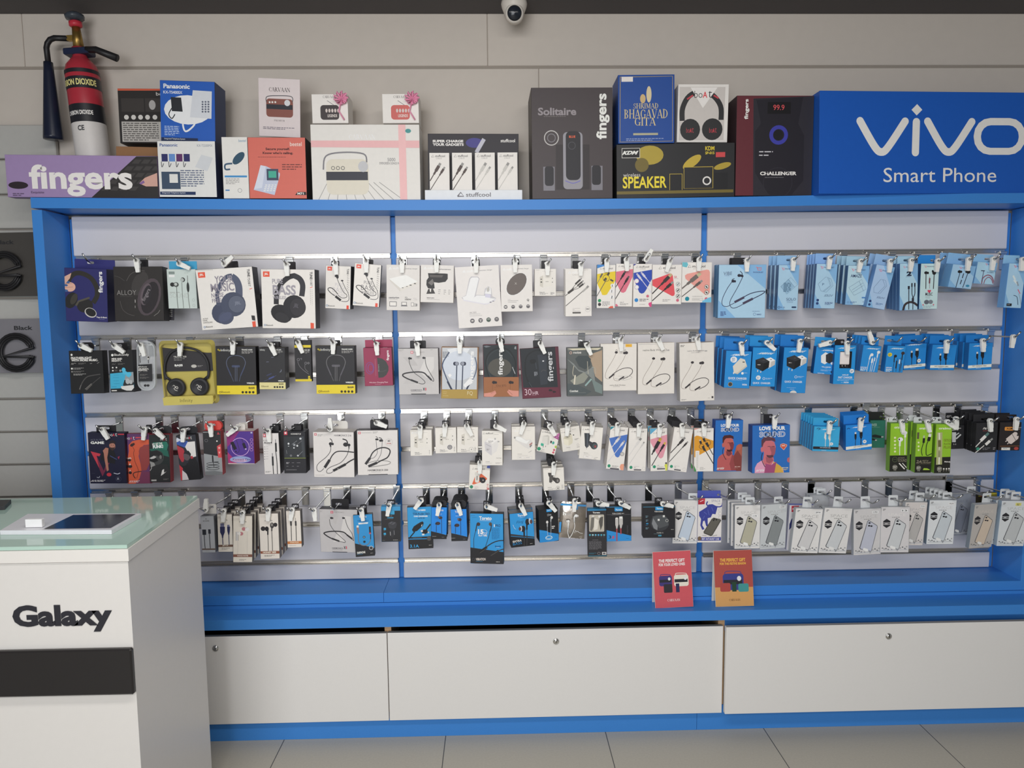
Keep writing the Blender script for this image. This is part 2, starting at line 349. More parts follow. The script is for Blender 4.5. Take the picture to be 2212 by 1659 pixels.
class Card:
    def __init__(s, q, Y, d, yaw0=0.0, tilt0=0.0, free=1.0):
        s.q = q; s.d = d; s.mw, s.w, s.h = fit(q, Y, yaw0, tilt0, free); s.inv = np.array(s.mw.inverted()); s.unit = False; s.off = 0; s.mb = MB(); s.box = None
        s.k = s.w/max(1, math.hypot(q[2]-q[0], q[3]-q[1])); s.kz = s.h/max(1, math.hypot(q[6]-q[0], q[7]-q[1]))
    def pt(s, x, y, yl=0.0):
        if s.unit: return ((x/100-.5)*s.w, s.h*(1-y/100))
        o = s.inv @ np.append(CAM, 1); D = s.inv[:3, :3] @ ray(x, y); t = (yl-o[1])/D[1]; p = o[:3]+t*D
        return (float(p[0]), float(p[2]))
    def face(s, polys, c, cl=True, rough=.45):
        s.off += .00004; e = .0004; vs = []; fs = []
        for p in polys:
            if cl:
                b = s.box or (-s.w/2+e, s.w/2-e, e, s.h-e); p = clip(p, *b)
            if len(p) < 3: continue
            a = sum(p[i-1][0]*p[i][1]-p[i][0]*p[i-1][1] for i in range(len(p)))
            if a < 0: p = p[::-1]
            b = len(vs); vs += [(x, -s.off, z) for x, z in p]; fs.append(tuple(range(b, b+len(p))))
        if fs: s.mb.add(vs, fs, M(c, rough) if isinstance(c, str) else c)
    def draw(s, L):
        for a in L:
            t = a[0]; k, kz = (s.w/100, s.h/100) if s.unit else (s.k, s.kz)
            if t == 'U': u = s.unit; s.unit = True; s.draw(a[1]); s.unit = u
            elif t == 'P': s.face([[s.pt(*p) for p in a[1]]], a[2])
            elif t == 'R':
                x, z = s.pt(a[1], a[2]); s.face([[(x, z), (x, z-a[4]*kz), (x+a[3]*k, z-a[4]*kz), (x+a[3]*k, z)]], a[5])
            elif t == 'Q':
                x, z = s.pt(a[1], a[2]); s.face([rrect(a[3]*k, a[4]*kz, a[5]*k, 4, x+a[3]*k/2, z-a[4]*kz/2)], a[6])
            elif t == 'E':
                x, z = s.pt(a[1], a[2]); co, si = math.cos(math.radians(a[6])), math.sin(math.radians(a[6])); n = 20; p = []
                for i in range(n):
                    g = 2*math.pi*i/n; ex, ez = a[3]*k*math.cos(g), a[4]*k*math.sin(g); p.append((x+ex*co-ez*si, z+ex*si+ez*co))
                s.face([p], a[5])
            elif t == 'O':
                x, z = s.pt(a[1], a[2]); n = 24; P = []
                for i in range(n):
                    g, g2 = 2*math.pi*i/n, 2*math.pi*(i+1)/n; r1, r2, th = a[3]*k, a[4]*k, a[5]*k
                    P.append([(x+r1*math.cos(g), z+r2*math.sin(g)), (x+r1*math.cos(g2), z+r2*math.sin(g2)), (x+(r1-th)*math.cos(g2), z+(r2-th)*math.sin(g2)), (x+(r1-th)*math.cos(g), z+(r2-th)*math.sin(g))])
                s.face(P, a[6])
            elif t == 'L':
                p = [s.pt(*q) for q in a[1]]
                if a[4]: p = smooth(p)
                hw = a[2]*k/2; P = []; N = []
                for i in range(len(p)):
                    u, v = p[max(0, i-1)], p[min(len(p)-1, i+1)]; d = math.hypot(v[0]-u[0], v[1]-u[1]) or 1; N.append((-(v[1]-u[1])/d*hw, (v[0]-u[0])/d*hw))
                for i in range(len(p)-1):
                    (x, z), (x2, z2), n1, n2 = p[i], p[i+1], N[i], N[i+1]
                    P.append([(x+n1[0], z+n1[1]), (x-n1[0], z-n1[1]), (x2-n2[0], z2-n2[1]), (x2+n2[0], z2+n2[1])])
                s.face(P, a[3])
            elif t == 'G':
                x, z = s.pt(a[1], a[2]); P = []; rr = random.Random(int(a[1]*7+a[2]*3))
                for i in range(a[4]):
                    zz = z-i*a[5]*kz; xx = x; end = x+a[3]*k*(1 if i < a[4]-1 else .7)
                    while xx < end-1e-4:
                        ww = min(rr.uniform(2.2, 6)*a[7]*k, end-xx); P.append([(xx, zz), (xx, zz-a[7]*kz), (xx+ww, zz-a[7]*kz), (xx+ww, zz)]); xx += ww+.9*a[7]*k
                s.face(P, a[6])
            elif t == 'T':
                _, st, x, y, w, h, c, rot, b, sh, ser = a; x, z = s.pt(x, y); w *= k; h *= kz; vs, fs = text_mesh(st, b, ser); s.off += .00004; V = []
                for tx, ty in vs:
                    tx += sh*(ty-.5)
                    if rot == 90: px, pz = x+(1-ty)*w, z-h+tx*h
                    elif rot == -90: px, pz = x+ty*w, z-tx*h
                    else:
                        px, pz = x+tx*w, z-h+ty*h
                        if rot:
                            co, si = math.cos(math.radians(rot)), math.sin(math.radians(rot)); ax, az = px-x-w/2, pz-z+h/2; px, pz = x+w/2+ax*co-az*si, z-h/2+ax*si+az*co
                    V.append((px, -s.off, pz))
                F = []
                for f in fs:
                    ar = sum(V[f[i-1]][0]*V[f[i]][2]-V[f[i]][0]*V[f[i-1]][2] for i in range(len(f)))
                    F.append(f if ar > 0 else f[::-1])
                if F: s.mb.add(V, F, M(c, .45) if isinstance(c, str) else c)
ORD = ['', 'second', 'third', 'fourth', 'fifth', 'sixth', 'seventh']
VPX = 1054.6
def slot(cx, cz, hx, hz, r=True):
    return rrect(2*hx, 2*hz, hz, 6, cx, cz)
def tab_mesh(x0, x1, z0, z1, hx, hz, y0, col, rad=.004, hw=.012, hh=.0045, th=.0012, mat=None):
    hx = min(max(hx, x0+.008), x1-.008); hw = min(hw, hx-x0-.003, x1-hx-.003); n = 28; cz = (z0+z1)/2
    outr = rrect(x1-x0, z1-z0, rad, 6, (x0+x1)/2, cz); holer = rrect(2*hw, 2*hh, hh, 6, hx, hz)
    return MB().plate(outr, holer, y0, y0+th, mat or M(col, .45))
PLATE = None
def hook(Bx, Bz, L, lock=0, label='', tipx=0.0, haslock=True, ball=False):
    global PLATE
    t = thing('peg_hook', label, 'hook', (Bx, YB-.004, Bz), 'peg hooks on the slotted panels')
    if PLATE is None:
        p = MB().box((-.0135, -.0022, -.042), (.0135, 0, .026), CHROME, .0008).box((-.0135, -.007, .026), (.0135, .0, .0285), CHROME, .0006).box((-.0135, -.0075, .0165), (.0135, -.0023, .0258), CHROME, .0015)
        PLATE = p.mesh('bracket_plate')
        k = [(.0095*math.cos(math.radians(a)), .0095*math.sin(math.radians(a))) for a in range(-30, 211, 20)]
        out = k+[(-.0085, -.012), (-.0078, -.026), (-.0068, -.0265), (-.0066, -.039), (-.005, -.0405), (.005, -.0405), (.0066, -.039), (.0068, -.0265), (.0078, -.026), (.0085, -.012)]
        n = len(out); ho = []
        for x, z in out:
            a = math.atan2(z, x); ho.append((.0042*math.cos(a), .0042*math.sin(a)))
        hook.lock = MB().plate(out, ho, -.0048, .0048, PLW).mesh('stop_lock')
    o = bpy.data.objects.new('bracket_plate', PLATE); C.collection.objects.link(o); o.parent = t
    B = Vector((0, -.0023, 0)); L = Vector(L)-Vector((Bx, YB-.004, Bz)); d = (L-B).normalized(); e = L+d*.014
    mb = MB().tube([B, B+d*.01, e, e+d*.004+Vector((0, 0, .002)), e+d*.009+Vector((tipx*.3, 0, .007)), e+d*.018+Vector((tipx, 0, .019))], .0030, WIRE, 8)
    mb.obj('wire', t)
    if haslock:
        o = bpy.data.objects.new('stop_lock', hook.lock); C.collection.objects.link(o); o.parent = t
        o.matrix_local = Matrix.Translation(L) @ Matrix.Rotation(math.radians(-lock), 4, 'Y')
    return t
def slotz(row): return SL[int(round(row*2))]
ALLP = []
def P(label, q, art=(), d=.03, c='#dcd8d3', side=None, top=None, hk=None, tab='k', tabw=.036, Y=None, stack=0, step=None, cat='package', group='packages hung on the peg hooks', name='hanging_box', yaw=0.0, tilt=0.0, free=1.0, tabup=.010, tabx=0.0, lock=True, rad=None, ch=.0007, rough=.45, bodyfn=None, tabth=.0012):
    q = [v for i in range(0, 8, 2) for v in zp(q[i], q[i+1])]
    if hk:
        bx, by = zp(hk[1], 0); lx, ly = zp(hk[2], hk[3]); ang = hk[4] if len(hk) > 4 else 0
        if Y is None:
            Y = -.012
            if abs(bx-VPX) > 220:
                rt = (lx-VPX)/(bx-VPX); Y = YB-2.72*(1-1/rt)+.010
                Y = min(max(Y, -.045), .045)
    k = Card(q, Y if Y is not None else 0, d, yaw, tilt, free)
    th = thing(name, label, cat, group=group, mw=k.mw)
    body = k.mb
    if bodyfn: bodyfn(k, body)
    else: body.box((-k.w/2, 0, 0), (k.w/2, d, k.h), M(side or c, rough), ch, front=M(c, rough), top=M(top or side or c, rough))
    k.draw(art); body.obj('carton', th)
    wd = None
    if hk:
        px = at(bx, 700, YB-.004)[0]; Bz = slotz(hk[0])-.030
        yl = -.0105; Lw = at(lx, ly, float((k.mw @ Vector((0, yl, k.h))).y)); Bw = np.array([px, YB-.004, Bz])
        yt = d-.0014
        lo = np.array(k.mw.inverted())
        def loc(p): return lo[:3, :3] @ p+lo[:3, 3]
        for _ in range(3):
            a, b = loc(Bw), loc(Lw); t = (yt-b[1])/(a[1]-b[1]); hole = b+t*(a-b)
            need = max(k.h+.0085-hole[2], k.h+.005-b[2]) if tab != 'face' else 0
            if need > 0: Lw[2] += need; Bw[2] += min(need, .02)
        wd = (Bw-Lw)/np.linalg.norm(Bw-Lw)
        hl = 'peg hook holding the '+label
        tipx = .010 if lx > VPX+120 else (-.010 if lx < VPX-120 else 0)
        hook(float(Bw[0]), float(Bw[2]), Lw, ang, hl, tipx, lock)
        if tab and tab != 'face':
            hx, hz = hole[0], hole[2]; mat = None; z1 = hz+tabup
            if tab == 'k': x0, x1, col, rd = hx+tabx-tabw/2, hx+tabx+tabw/2, '#232225', .004
            elif tab == 'w': x0, x1, col, rd = hx+tabx-tabw/2, hx+tabx+tabw/2, '#d5d2cc', .004
            elif tab == 'c': x0, x1, col, rd = hx+tabx-tabw/2, hx+tabx+tabw/2, '#c9ccce', .004
            else: x0, x1, col, rd = -k.w/2+.0015, k.w/2-.0015, tab, .002
            if rad: rd = rad
            tab_mesh(x0, x1, k.h-.004, z1, hx, hz, yt, col, rd, th=tabth).obj('hang_tab', th)
        if stack:
            st = step or d+.0016
            for i in range(1, stack+1):
                cpy = copy_tree(th); cpy['label'] = ORD[i]+' behind the '+label
                cpy.matrix_world = Matrix.Translation(Vector(wd)*(st*i/abs(wd[1]))) @ k.mw
    ALLP.append((th, k)); return th, k, wd
# ---------- row of pegs under the top rail ----------
W = '#dcd8d3'; K = '#232224'; G1 = '#8d8b8b'; G2 = '#55545a'
def bud(x, y, r, c=K): return [El(x, y, r, r*.85, c), El(x+r*1.1, y+r*.1, r*.6, r*.7, c)]
Zm(120, 520, 6.9125)
P('navy headphone box with a hand holding black headphones', (120, 395, 765, 432, 780, 1215, 165, 1200), [
 Ln('#26231f', 75, 190, 640, 210, 560, 290, 490, 400, 490, 530, 560, 610, 690, 620, 820, 560, 930), Pg('#c99f8e', 122, 540, 235, 482, 215, 560, 150, 640, 135, 660), El(215, 690, 85, 75, '#cfa392', 10), El(190, 620, 26, 18, '#3a5a8c', 20), El(158, 665, 26, 18, '#3a5a8c'), El(160, 745, 28, 18, '#3a5a8c'),
 Ln('#8e6a5c', 5, 150, 640, 250, 640), Ln('#8e6a5c', 5, 150, 700, 260, 690), El(235, 890, 90, 135, '#1c1b1c', -25), El(275, 870, 45, 95, '#38352f', -25), El(440, 970, 125, 110, '#201e1e', 20), Sg('#4c483f', 30, 305, 970, 345, 905, 510, 850), El(525, 1075, 95, 75, '#b9b6b2', -25), El(527, 1070, 82, 62, '#1b1a1b', -25),
 T('fingers', 630, 460, 88, 320, '#e9e6e2', 90, .025), T('Tap-2-Beat', 610, 1130, 165, 30, '#d9d6d6', 0, .02), Gk(655, 1170, 120, 1, 10, '#8a8db0')],
 d=.07, c='#25255e', side='#191a3c', hk=(0, 650, 470, 290), tab='#2b2c70', Y=-.035, lock=False, tabup=.012, yaw=.05)
Zm(120, 520, 6.9125)
P('black box printed with a glossy dark headphone cup and ALLOY', (865, 385, 1590, 385, 1625, 1187, 885, 1205), [
 Ln('#4c4a49', 5, 875, 525, 950, 545, 1030, 600), El(1200, 760, 175, 320, '#2c2928', -12), Ln('#5a5655', 6, 1060, 600, 1120, 500, 1230, 450, 1330, 450), El(1260, 640, 110, 190, '#3a3736', -25), El(1400, 840, 165, 290, '#4a4146', -17), El(1410, 850, 120, 250, '#262225', -17), El(1350, 800, 75, 170, '#5b5157', -15), El(1365, 810, 60, 150, '#29262a', -15),
 T('ALLOY', 915, 740, 285, 72, '#8b8886', 0, -.01), Gk(965, 830, 260, 1, 10, '#55524f'), T('fingers', 1255, 775, 200, 75, '#8d868a', 62, 0), Ln('#5a5655', 5, 965, 900, 1000, 1020, 1080, 1090, 1180, 1120), Ln('#8a8784', 5, 1470, 1125, 1500, 1100, 1530, 1080, 1560, 1035), R(1185, 880, 9, 45, '#b5b0ad'), R(1185, 970, 9, 35, '#8a8784')],
 d=.045, c='#2b2827', side='#1f1d1d', hk=(0, 1370, 1210, 300, 5), Y=-.03, tabx=.014, yaw=.03)
P('grey-printed insert card hanging low behind the dark box', (1635, 985, 1770, 985, 1765, 1190, 1635, 1180), [Gk(1648, 1000, 100, 6, 28, '#8b8a88', 12)], d=.004, c='#34333a', Y=.03, name='insert_card', cat='card')
P('pale mint earphone card box with sky blue header', (1655, 425, 2085, 425, 2120, 1015, 1690, 1010), [
 R(1688, 460, 88, 40, '#7f8b88'), R(1690, 510, 86, 34, '#e6ebe8'), T('SOUND', 1708, 785, 285, 65, '#b0b7b3', 0, -.005), Gk(1708, 765, 210, 1, 20, '#a9b0ac', 14), Ln('#5e625f', 9, 1808, 690, 1815, 850, 1830, 1008), Ln('#6e726f', 8, 1885, 620, 1895, 800, 1912, 1008), Ln('#6e726f', 9, 1970, 520, 1980, 800, 2005, 1008), El(1978, 695, 20, 75, '#2e3130'),
 El(1900, 583, 34, 34, '#2a2b2b'), El(1890, 585, 28, 26, '#a9b0ac'), El(1745, 655, 34, 32, '#2a2b2b'), El(1800, 655, 40, 36, '#4a4e4c'), El(1795, 650, 22, 22, '#b9bfbb'), Gk(1920, 480, 90, 1, 10, '#9aa19d'), Rg(2060, 885, 20, 3, '#9aa19d'), Rg(2067, 965, 20, 3, '#9aa19d')],
 d=.02, c='#bfcac6', side='#a9b4b1', hk=(0, 1980, 1850, 345, 65), tab='#3f9ac2', Y=-.012)
Zm(400, 530, 6.9125)
def hp(pts, c1, c2, wband, cups):
    L = [Ln(c1, wband, *pts)]
    for x, y, rx, ry, r in cups: L += [El(x, y, rx, ry, c1, r), El(x+rx*.15, y-ry*.05, rx*.72, ry*.75, c2, r)]
    return L
P('white box of navy headphones printed YOUR MUSIC NOISE FREE', (150, 365, 995, 318, 1095, 1215, 255, 1272), [
 R(188, 405, 105, 82, '#d8553c'), T('JBL', 208, 425, 65, 40, '#f3d9d2', 0, .03), Gk(175, 380, 340, 1, 10, '#8b8885')]+
 [El(560, 1010, 165, 160, '#3d4358', 35), El(610, 1080, 120, 100, '#454b61', 20), Ln('#454b60', 60, 500, 900, 480, 720, 540, 560, 620, 470, 700, 450), Ln('#4d5368', 105, 690, 465, 760, 520, 800, 620, 805, 760), El(720, 880, 185, 185, '#41475b', 10), El(770, 880, 125, 130, '#565c6d', 0), Rg(770, 878, 128, 5, '#343a4c', 132), T('JBL', 735, 840, 95, 60, '#787d8d', 0, .02), El(600, 1070, 110, 60, '#4a5069', 25)]+
 [T('YOUR', 432, 460, 280, 108, '#8a8590', 0, .025), T('MUSIC', 375, 575, 350, 125, '#8a8590', 0, .025), T('NOISE', 388, 715, 185, 70, '#8a8590', 0, .02), T('FREE', 400, 800, 140, 58, '#8a8590', 0, .02), T('ACTIVE', 263, 1088, 78, 22, '#55524f'), T('NOISE', 265, 1115, 65, 22, '#55524f'), T('CANCELLING', 268, 1145, 140, 22, '#55524f'),
 Rg(292, 1222, 15, 5, '#3c6f9e'), T('Bluetooth', 312, 1205, 100, 26, '#4a4a4c'), T('TUNE', 920, 355, 38, 115, '#3c3a3c', -90, .03), T('750BT', 930, 478, 35, 140, '#5d5b5d', -90), Sg('#d8553c', 8, 960, 655, 1000, 640), Gk(960, 680, 12, 1, 9, '#a5a2a0'), Pg('#2b2a2c', 988, 1045, 1040, 1050, 1050, 1125, 1000, 1115), Pg('#d8553c', 1000, 1140, 1050, 1130, 1058, 1215, 1012, 1220)],
 d=.06, side='#3a3a3e', top='#b03a3a', hk=(0, 690, 585, 280, 130), tabx=.018, Y=-.03, tabw=.05, free=.8)
P('white box of black headphones printed PURE BASS WIRELESS', (1128, 352, 1930, 360, 1955, 1248, 1155, 1235), [
 R(1160, 388, 98, 80, '#d8553c'), T('JBL', 1180, 410, 60, 40, '#f3d9d2', 0, .03), Gk(1145, 365, 120, 1, 10, '#8b8885'),
 El(1440, 1020, 165, 130, '#201f22', -25), El(1450, 1080, 110, 70, '#2b2a2d', -25), Ln('#262529', 75, 1360, 880, 1370, 720, 1430, 580, 1540, 480, 1640, 450), Ln('#2f2e33', 80, 1620, 450, 1710, 500, 1755, 600, 1740, 760), El(1630, 915, 168, 172, '#232226', 0), El(1680, 925, 120, 135, '#2f2d31', 0), Rg(1680, 925, 122, 5, '#19181a', 137), T('JBL', 1620, 870, 75, 75, '#55525a', -15, .02),
 T('PURE', 1298, 500, 160, 72, '#98949c', 0, .02), T('BASS', 1305, 590, 345, 150, '#98949c', 0, .03), T('WIRELESS', 1308, 755, 200, 48, '#98949c', 0, .02), Rg(1193, 1190, 15, 5, '#3c6f9e'), T('Bluetooth', 1213, 1178, 100, 26, '#4a4a4c'), T('TUNE', 1860, 395, 38, 110, '#3c3a3c', -90, .03), T('510BT', 1865, 510, 33, 100, '#5d5b5d', -90), Sg('#d8553c', 8, 1865, 635, 1902, 620), Gk(1865, 660, 10, 9, 26, '#a5a2a0'), Gk(1890, 660, 10, 9, 28, '#b5b2b0'), Pg('#d8553c', 1872, 1155, 1922, 1162, 1924, 1248, 1875, 1246)],
 d=.06, side='#3a3a3e', top='#b03a3a', hk=(0, 1600, 1512, 285, 4), tabx=.012, Y=-.03, tabw=.032)
Zm(680, 530, 6.9125)
def neckband(c='#3c3b3e'):
    return [El(44, 24, 8, 5, c), El(47, 27, 5, 5, c), El(66, 34, 5, 3, c), Ln('#4a494c', 2.2, 45, 28, 55, 42, 72, 60, 84, 66, 84, 72, 66, 74, 50, 68), Ln('#4a494c', 2, 66, 35, 80, 52, 90, 62, 94, 76, 85, 82, 64, 82), Ln(c, 3, 38, 70, 22, 64, 10, 56, 16, 52, 30, 54, 50, 66), Ln('#302f32', 9, 40, 71, 62, 80)]
def inear(lab, q, dark, hk, **kw):
    P(lab, q, u(lambda: [T('PURE', 38, 40, 32, 8, dark), T('BASS', 28, 50, 50, 12, dark), T('WIRELESS', 28, 64, 50, 7, dark)]+neckband()+[R(7, 3, 18, 9, '#d9503f'), T('JBL', 10, 6, 12, 4, '#f3d9d2', 0, .03), T('TUNE', 84, 6, 8, 13, '#4c4a4c', -90, .02), Gk(86, 21, 3, 8, 5, '#a5a2a0', 2.5), Gk(91, 21, 2.5, 8, 5.4, '#b5b2b0', 2.5), T('Bluetooth', 12, 92, 26, 3.4, '#4a4a4c'), Rg(7, 93.5, 4, 1.2, '#3c6f9e'), R(85, 91, 9, 9, '#d9503f')]), d=.04, side='#3a3a3e', hk=hk, **kw)
Zm(680, 530, 6.9125)
inear('narrow white neckband earphone box with dark side, pale BASS lettering', (160, 290, 540, 318, 530, 960, 160, 935), '#c3bfc2', (0, 325, 308, 265, 4), yaw=-.1, tabw=.03, Y=-.012)
inear('narrow white neckband earphone box tilted, dark grey BASS lettering', (600, 258, 985, 295, 970, 935, 562, 885), '#7c787c', (0, 800, 768, 235, 0), top='#b84a4a', tabw=.034, tabx=.008, Y=-.012, yaw=.08)
def sc(x, y, w, h, c='#f1eeea', sub=None):     # triangle mark and word mark
    return [Pg(c, x, y+h, x+h*.62, y, x+h*1.24, y+h), Pg('#cfcbc6' if c == '#f1eeea' else W, x+h*.42, y+h*.82, x+h*.62, y+h*.5, x+h*.82, y+h*.82), T('stuffcool', x+h*1.5, y+h*.1, w-h*1.5, h*.85, c, 0, .015)]
Zm(680, 530, 6.9125)
P('white box picturing a flat white desktop charger slab', (1070, 283, 1565, 298, 1568, 975, 1072, 968), sc(1100, 318, 230, 42)+[R(1350, 340, 3, 24, G1), T('desktop charger', 1358, 338, 176, 22, G2), Pg('#e5e2dc', 1108, 498, 1355, 440, 1535, 540, 1280, 640), Pg('#c9c5be', 1108, 498, 1280, 640, 1275, 690, 1120, 530), Pg('#d3cfc8', 1280, 640, 1535, 540, 1530, 580, 1275, 690), R(1300, 630, 26, 8, K), R(1365, 610, 22, 8, K), R(1415, 588, 30, 12, K), R(1480, 565, 30, 12, K), T('centurion', 1105, 765, 155, 26, G2, 0, .02), Gk(1105, 800, 190, 1, 9, G1), T('PD', 1348, 770, 36, 18, G2), T('100W', 1348, 795, 92, 24, '#3b3a3c', 0, .02), Sg(G1, 3, 1470, 790, 1520, 790, 1475, 815, 1530, 812),
  R(1115, 838, 106, 72, G2), R(1122, 846, 92, 56, W), R(1295, 846, 78, 50, G2), R(1302, 852, 64, 38, W), R(1288, 898, 94, 10, G2), R(1438, 855, 42, 55, G2), R(1442, 860, 34, 45, W), R(1488, 870, 20, 40, G2), R(1491, 874, 14, 32, W), El(1520, 890, 12, 22, G1)], d=.04, c='#d3cfcb', hk=(0, 1345, 1302, 240, 0), Y=-.015, tabw=.027)
P('white box picturing a black phone car mount', (1582, 288, 2080, 300, 2068, 862, 1578, 845), sc(1625, 318, 190, 38)+[T('enhancement', 1858, 345, 175, 20, G2, 0, .01), Pg('#2e2c2d', 1690, 415, 1940, 420, 1985, 425, 1985, 500, 1950, 545, 1850, 560, 1780, 550, 1790, 640, 1760, 650, 1690, 640, 1665, 590, 1670, 520, 1700, 480), Pg('#55514f', 1715, 440, 1920, 445, 1900, 480, 1720, 475), Pg('#6f6b69', 1690, 560, 1760, 500, 1780, 560, 1745, 600), Pg('#3f3c3b', 1695, 650, 1765, 650, 1798, 720, 1665, 725), Pg('#dedad5', 1715, 650, 1738, 650, 1735, 700, 1720, 690), Gk(1845, 660, 34, 3, 28, G1, 8), Gk(1925, 665, 34, 3, 28, G1, 8), Gk(1995, 665, 34, 3, 28, G1, 8), T('tenor pro', 1672, 775, 112, 18, '#3b3a3c', 0, .03), Gk(1672, 803, 280, 1, 9, G1)], d=.04, c='#d6d2ce', hk=(0, 1845, 1817, 232, 0), Y=-.015, tabw=.027)
Zm(960, 530, 6.9125)
P('tall white box picturing a three-way white charging stand', (155, 325, 808, 292, 865, 1198, 215, 1245), sc(268, 365, 235, 42, '#eeebe7')+[R(518, 362, 3, 30, G1), T('wireless charger', 526, 366, 188, 22, G2, 0, 0), Pg('#b9b7bb', 255, 780, 320, 745, 370, 500, 400, 465, 500, 465, 525, 495, 470, 740, 590, 745, 605, 650, 650, 610, 700, 640, 715, 760, 775, 790, 650, 880, 600, 885, 300, 830), Pg('#ebe9e8', 325, 750, 385, 505, 410, 480, 495, 478, 512, 500, 445, 780, 395, 778), Pg('#f0eeed', 270, 775, 330, 750, 440, 782, 480, 748, 600, 752, 690, 790, 768, 795, 640, 865, 590, 868, 290, 812), Pg('#d3d1d8', 270, 790, 290, 812, 590, 868, 640, 865, 768, 800, 760, 825, 645, 882, 590, 882, 290, 830), Pg('#c6c4d4', 610, 720, 690, 735, 688, 785, 608, 775), Pg('#e6e4e4', 600, 720, 640, 620, 690, 635, 700, 730), El(652, 660, 22, 36, '#b4b2ae', -10), R(675, 845, 28, 10, '#55525c'), R(715, 830, 28, 8, '#55525c'),
  T('WC 810', 375, 995, 100, 26, G1, 2), Gk(375, 1030, 230, 1, 9, G1), Gk(375, 1055, 270, 1, 9, G1), El(418, 1128, 34, 34, '#666467'), El(540, 1120, 34, 34, '#666467'), El(660, 1110, 34, 34, '#4c5a52'), El(780, 1103, 34, 34, '#666467'), R(402, 1120, 32, 16, W), R(522, 1108, 36, 7, W), R(535, 1120, 12, 20, W), R(640, 1098, 40, 7, W), R(765, 1095, 30, 7, W)], d=.05, c='#d9d5d2', hk=(0, 465, 473, 240, 0), Y=-.015, tabw=.03)
P('white box picturing a dark oval charging pad', (835, 290, 1308, 288, 1320, 982, 850, 992), sc(868, 338, 190, 38)+[R(1090, 340, 3, 24, G1), T('wireless charger', 1098, 340, 162, 20, G2), El(1078, 580, 195, 125, '#e9e6e2', 50), El(1078, 578, 188, 120, '#655d59', 50), Sg('#b5b0ac', 4, 1052, 555, 1080, 585), Sg('#b5b0ac', 4, 1078, 555, 1050, 585), Gk(948, 805, 55, 1, 9, G1), Gk(948, 825, 225, 1, 9, G2), Gk(948, 848, 185, 1, 9, G2), Rg(1248, 815, 17, 6, '#3a393c'), Sg('#3a393c', 5, 1246, 815, 1258, 838)]+[El(x, y, 28, 28, '#666467') for x, y in ((914, 920), (1026, 918), (1138, 913), (1250, 910))]+[R(898, 912, 32, 16, W), R(1008, 908, 36, 6, W), R(1120, 898, 36, 6, W), R(1232, 895, 36, 6, W)], d=.04, c='#d9d5d1', hk=(0, 1090, 1055, 235, 0), Y=-.012, tabw=.028)
def cube_ch(x, y, s, c1='#d8d4cc', c2='#c5c0b6'):
    return [Pg(c2, x, y+s*.12, x+s*.27, y, x+s*.27, y+s, x, y+s*.88), Pg(c1, x+s*.27, y, x+s, y+s*.05, x+s, y+s*.85, x+s*.27, y+s), R(x+s*.05, y+s*.28, s*.13, s*.07, '#55534f'), R(x+s*.05, y+s*.5, s*.14, s*.09, '#3d3b39'), R(x+s*1.01, y+s*.2, s*.06, s*.07, '#55534f'), R(x+s*1.01, y+s*.52, s*.06, s*.07, '#55534f'), Gk(x+s*.48, y+s*.48, s*.35, 1, 5, '#a8a49c', s*.05)]
P('small white box of a square plug charger, top row', (1348, 352, 1668, 348, 1665, 755, 1348, 755), [Gk(1370, 368, 75, 1, 8, '#6b6967'), Gk(1462, 385, 60, 1, 7, G1), Gk(1562, 390, 85, 1, 7, G1)]+cube_ch(1425, 450, 180)+[T('Prime 30', 1422, 695, 72, 14, G2, 0, .02), Gk(1422, 715, 125, 2, 12, G1, 6), Gk(1585, 702, 55, 3, 13, G1, 7)], d=.045, hk=(0, 1485, 1538, 278, 0), Y=-.012, tabx=-.004, tabw=.027, c='#d9d5cf')
def cab(x1, y1, x2, y2, wd, c, tip='#8c8a88', n=1):          # a plug with its lead running down to x2,y2
    dx, dy = x2-x1, y2-y1; L = math.hypot(dx, dy); ux, uy = dx/L, dy/L
    return [Sg(c, wd*.32, x1, y1, x2, y2), Sg(tip, wd*.8, x1, y1, x1+ux*wd*1.1, y1+uy*wd*1.1), Sg(c, wd, x1+ux*wd*1.0, y1+uy*wd*1.0, x1+ux*wd*3.0, y1+uy*wd*3.0), Sg(c, wd*.62, x1+ux*wd*2.8, y1+uy*wd*2.8, x1+ux*wd*4.2, y1+uy*wd*4.2)]
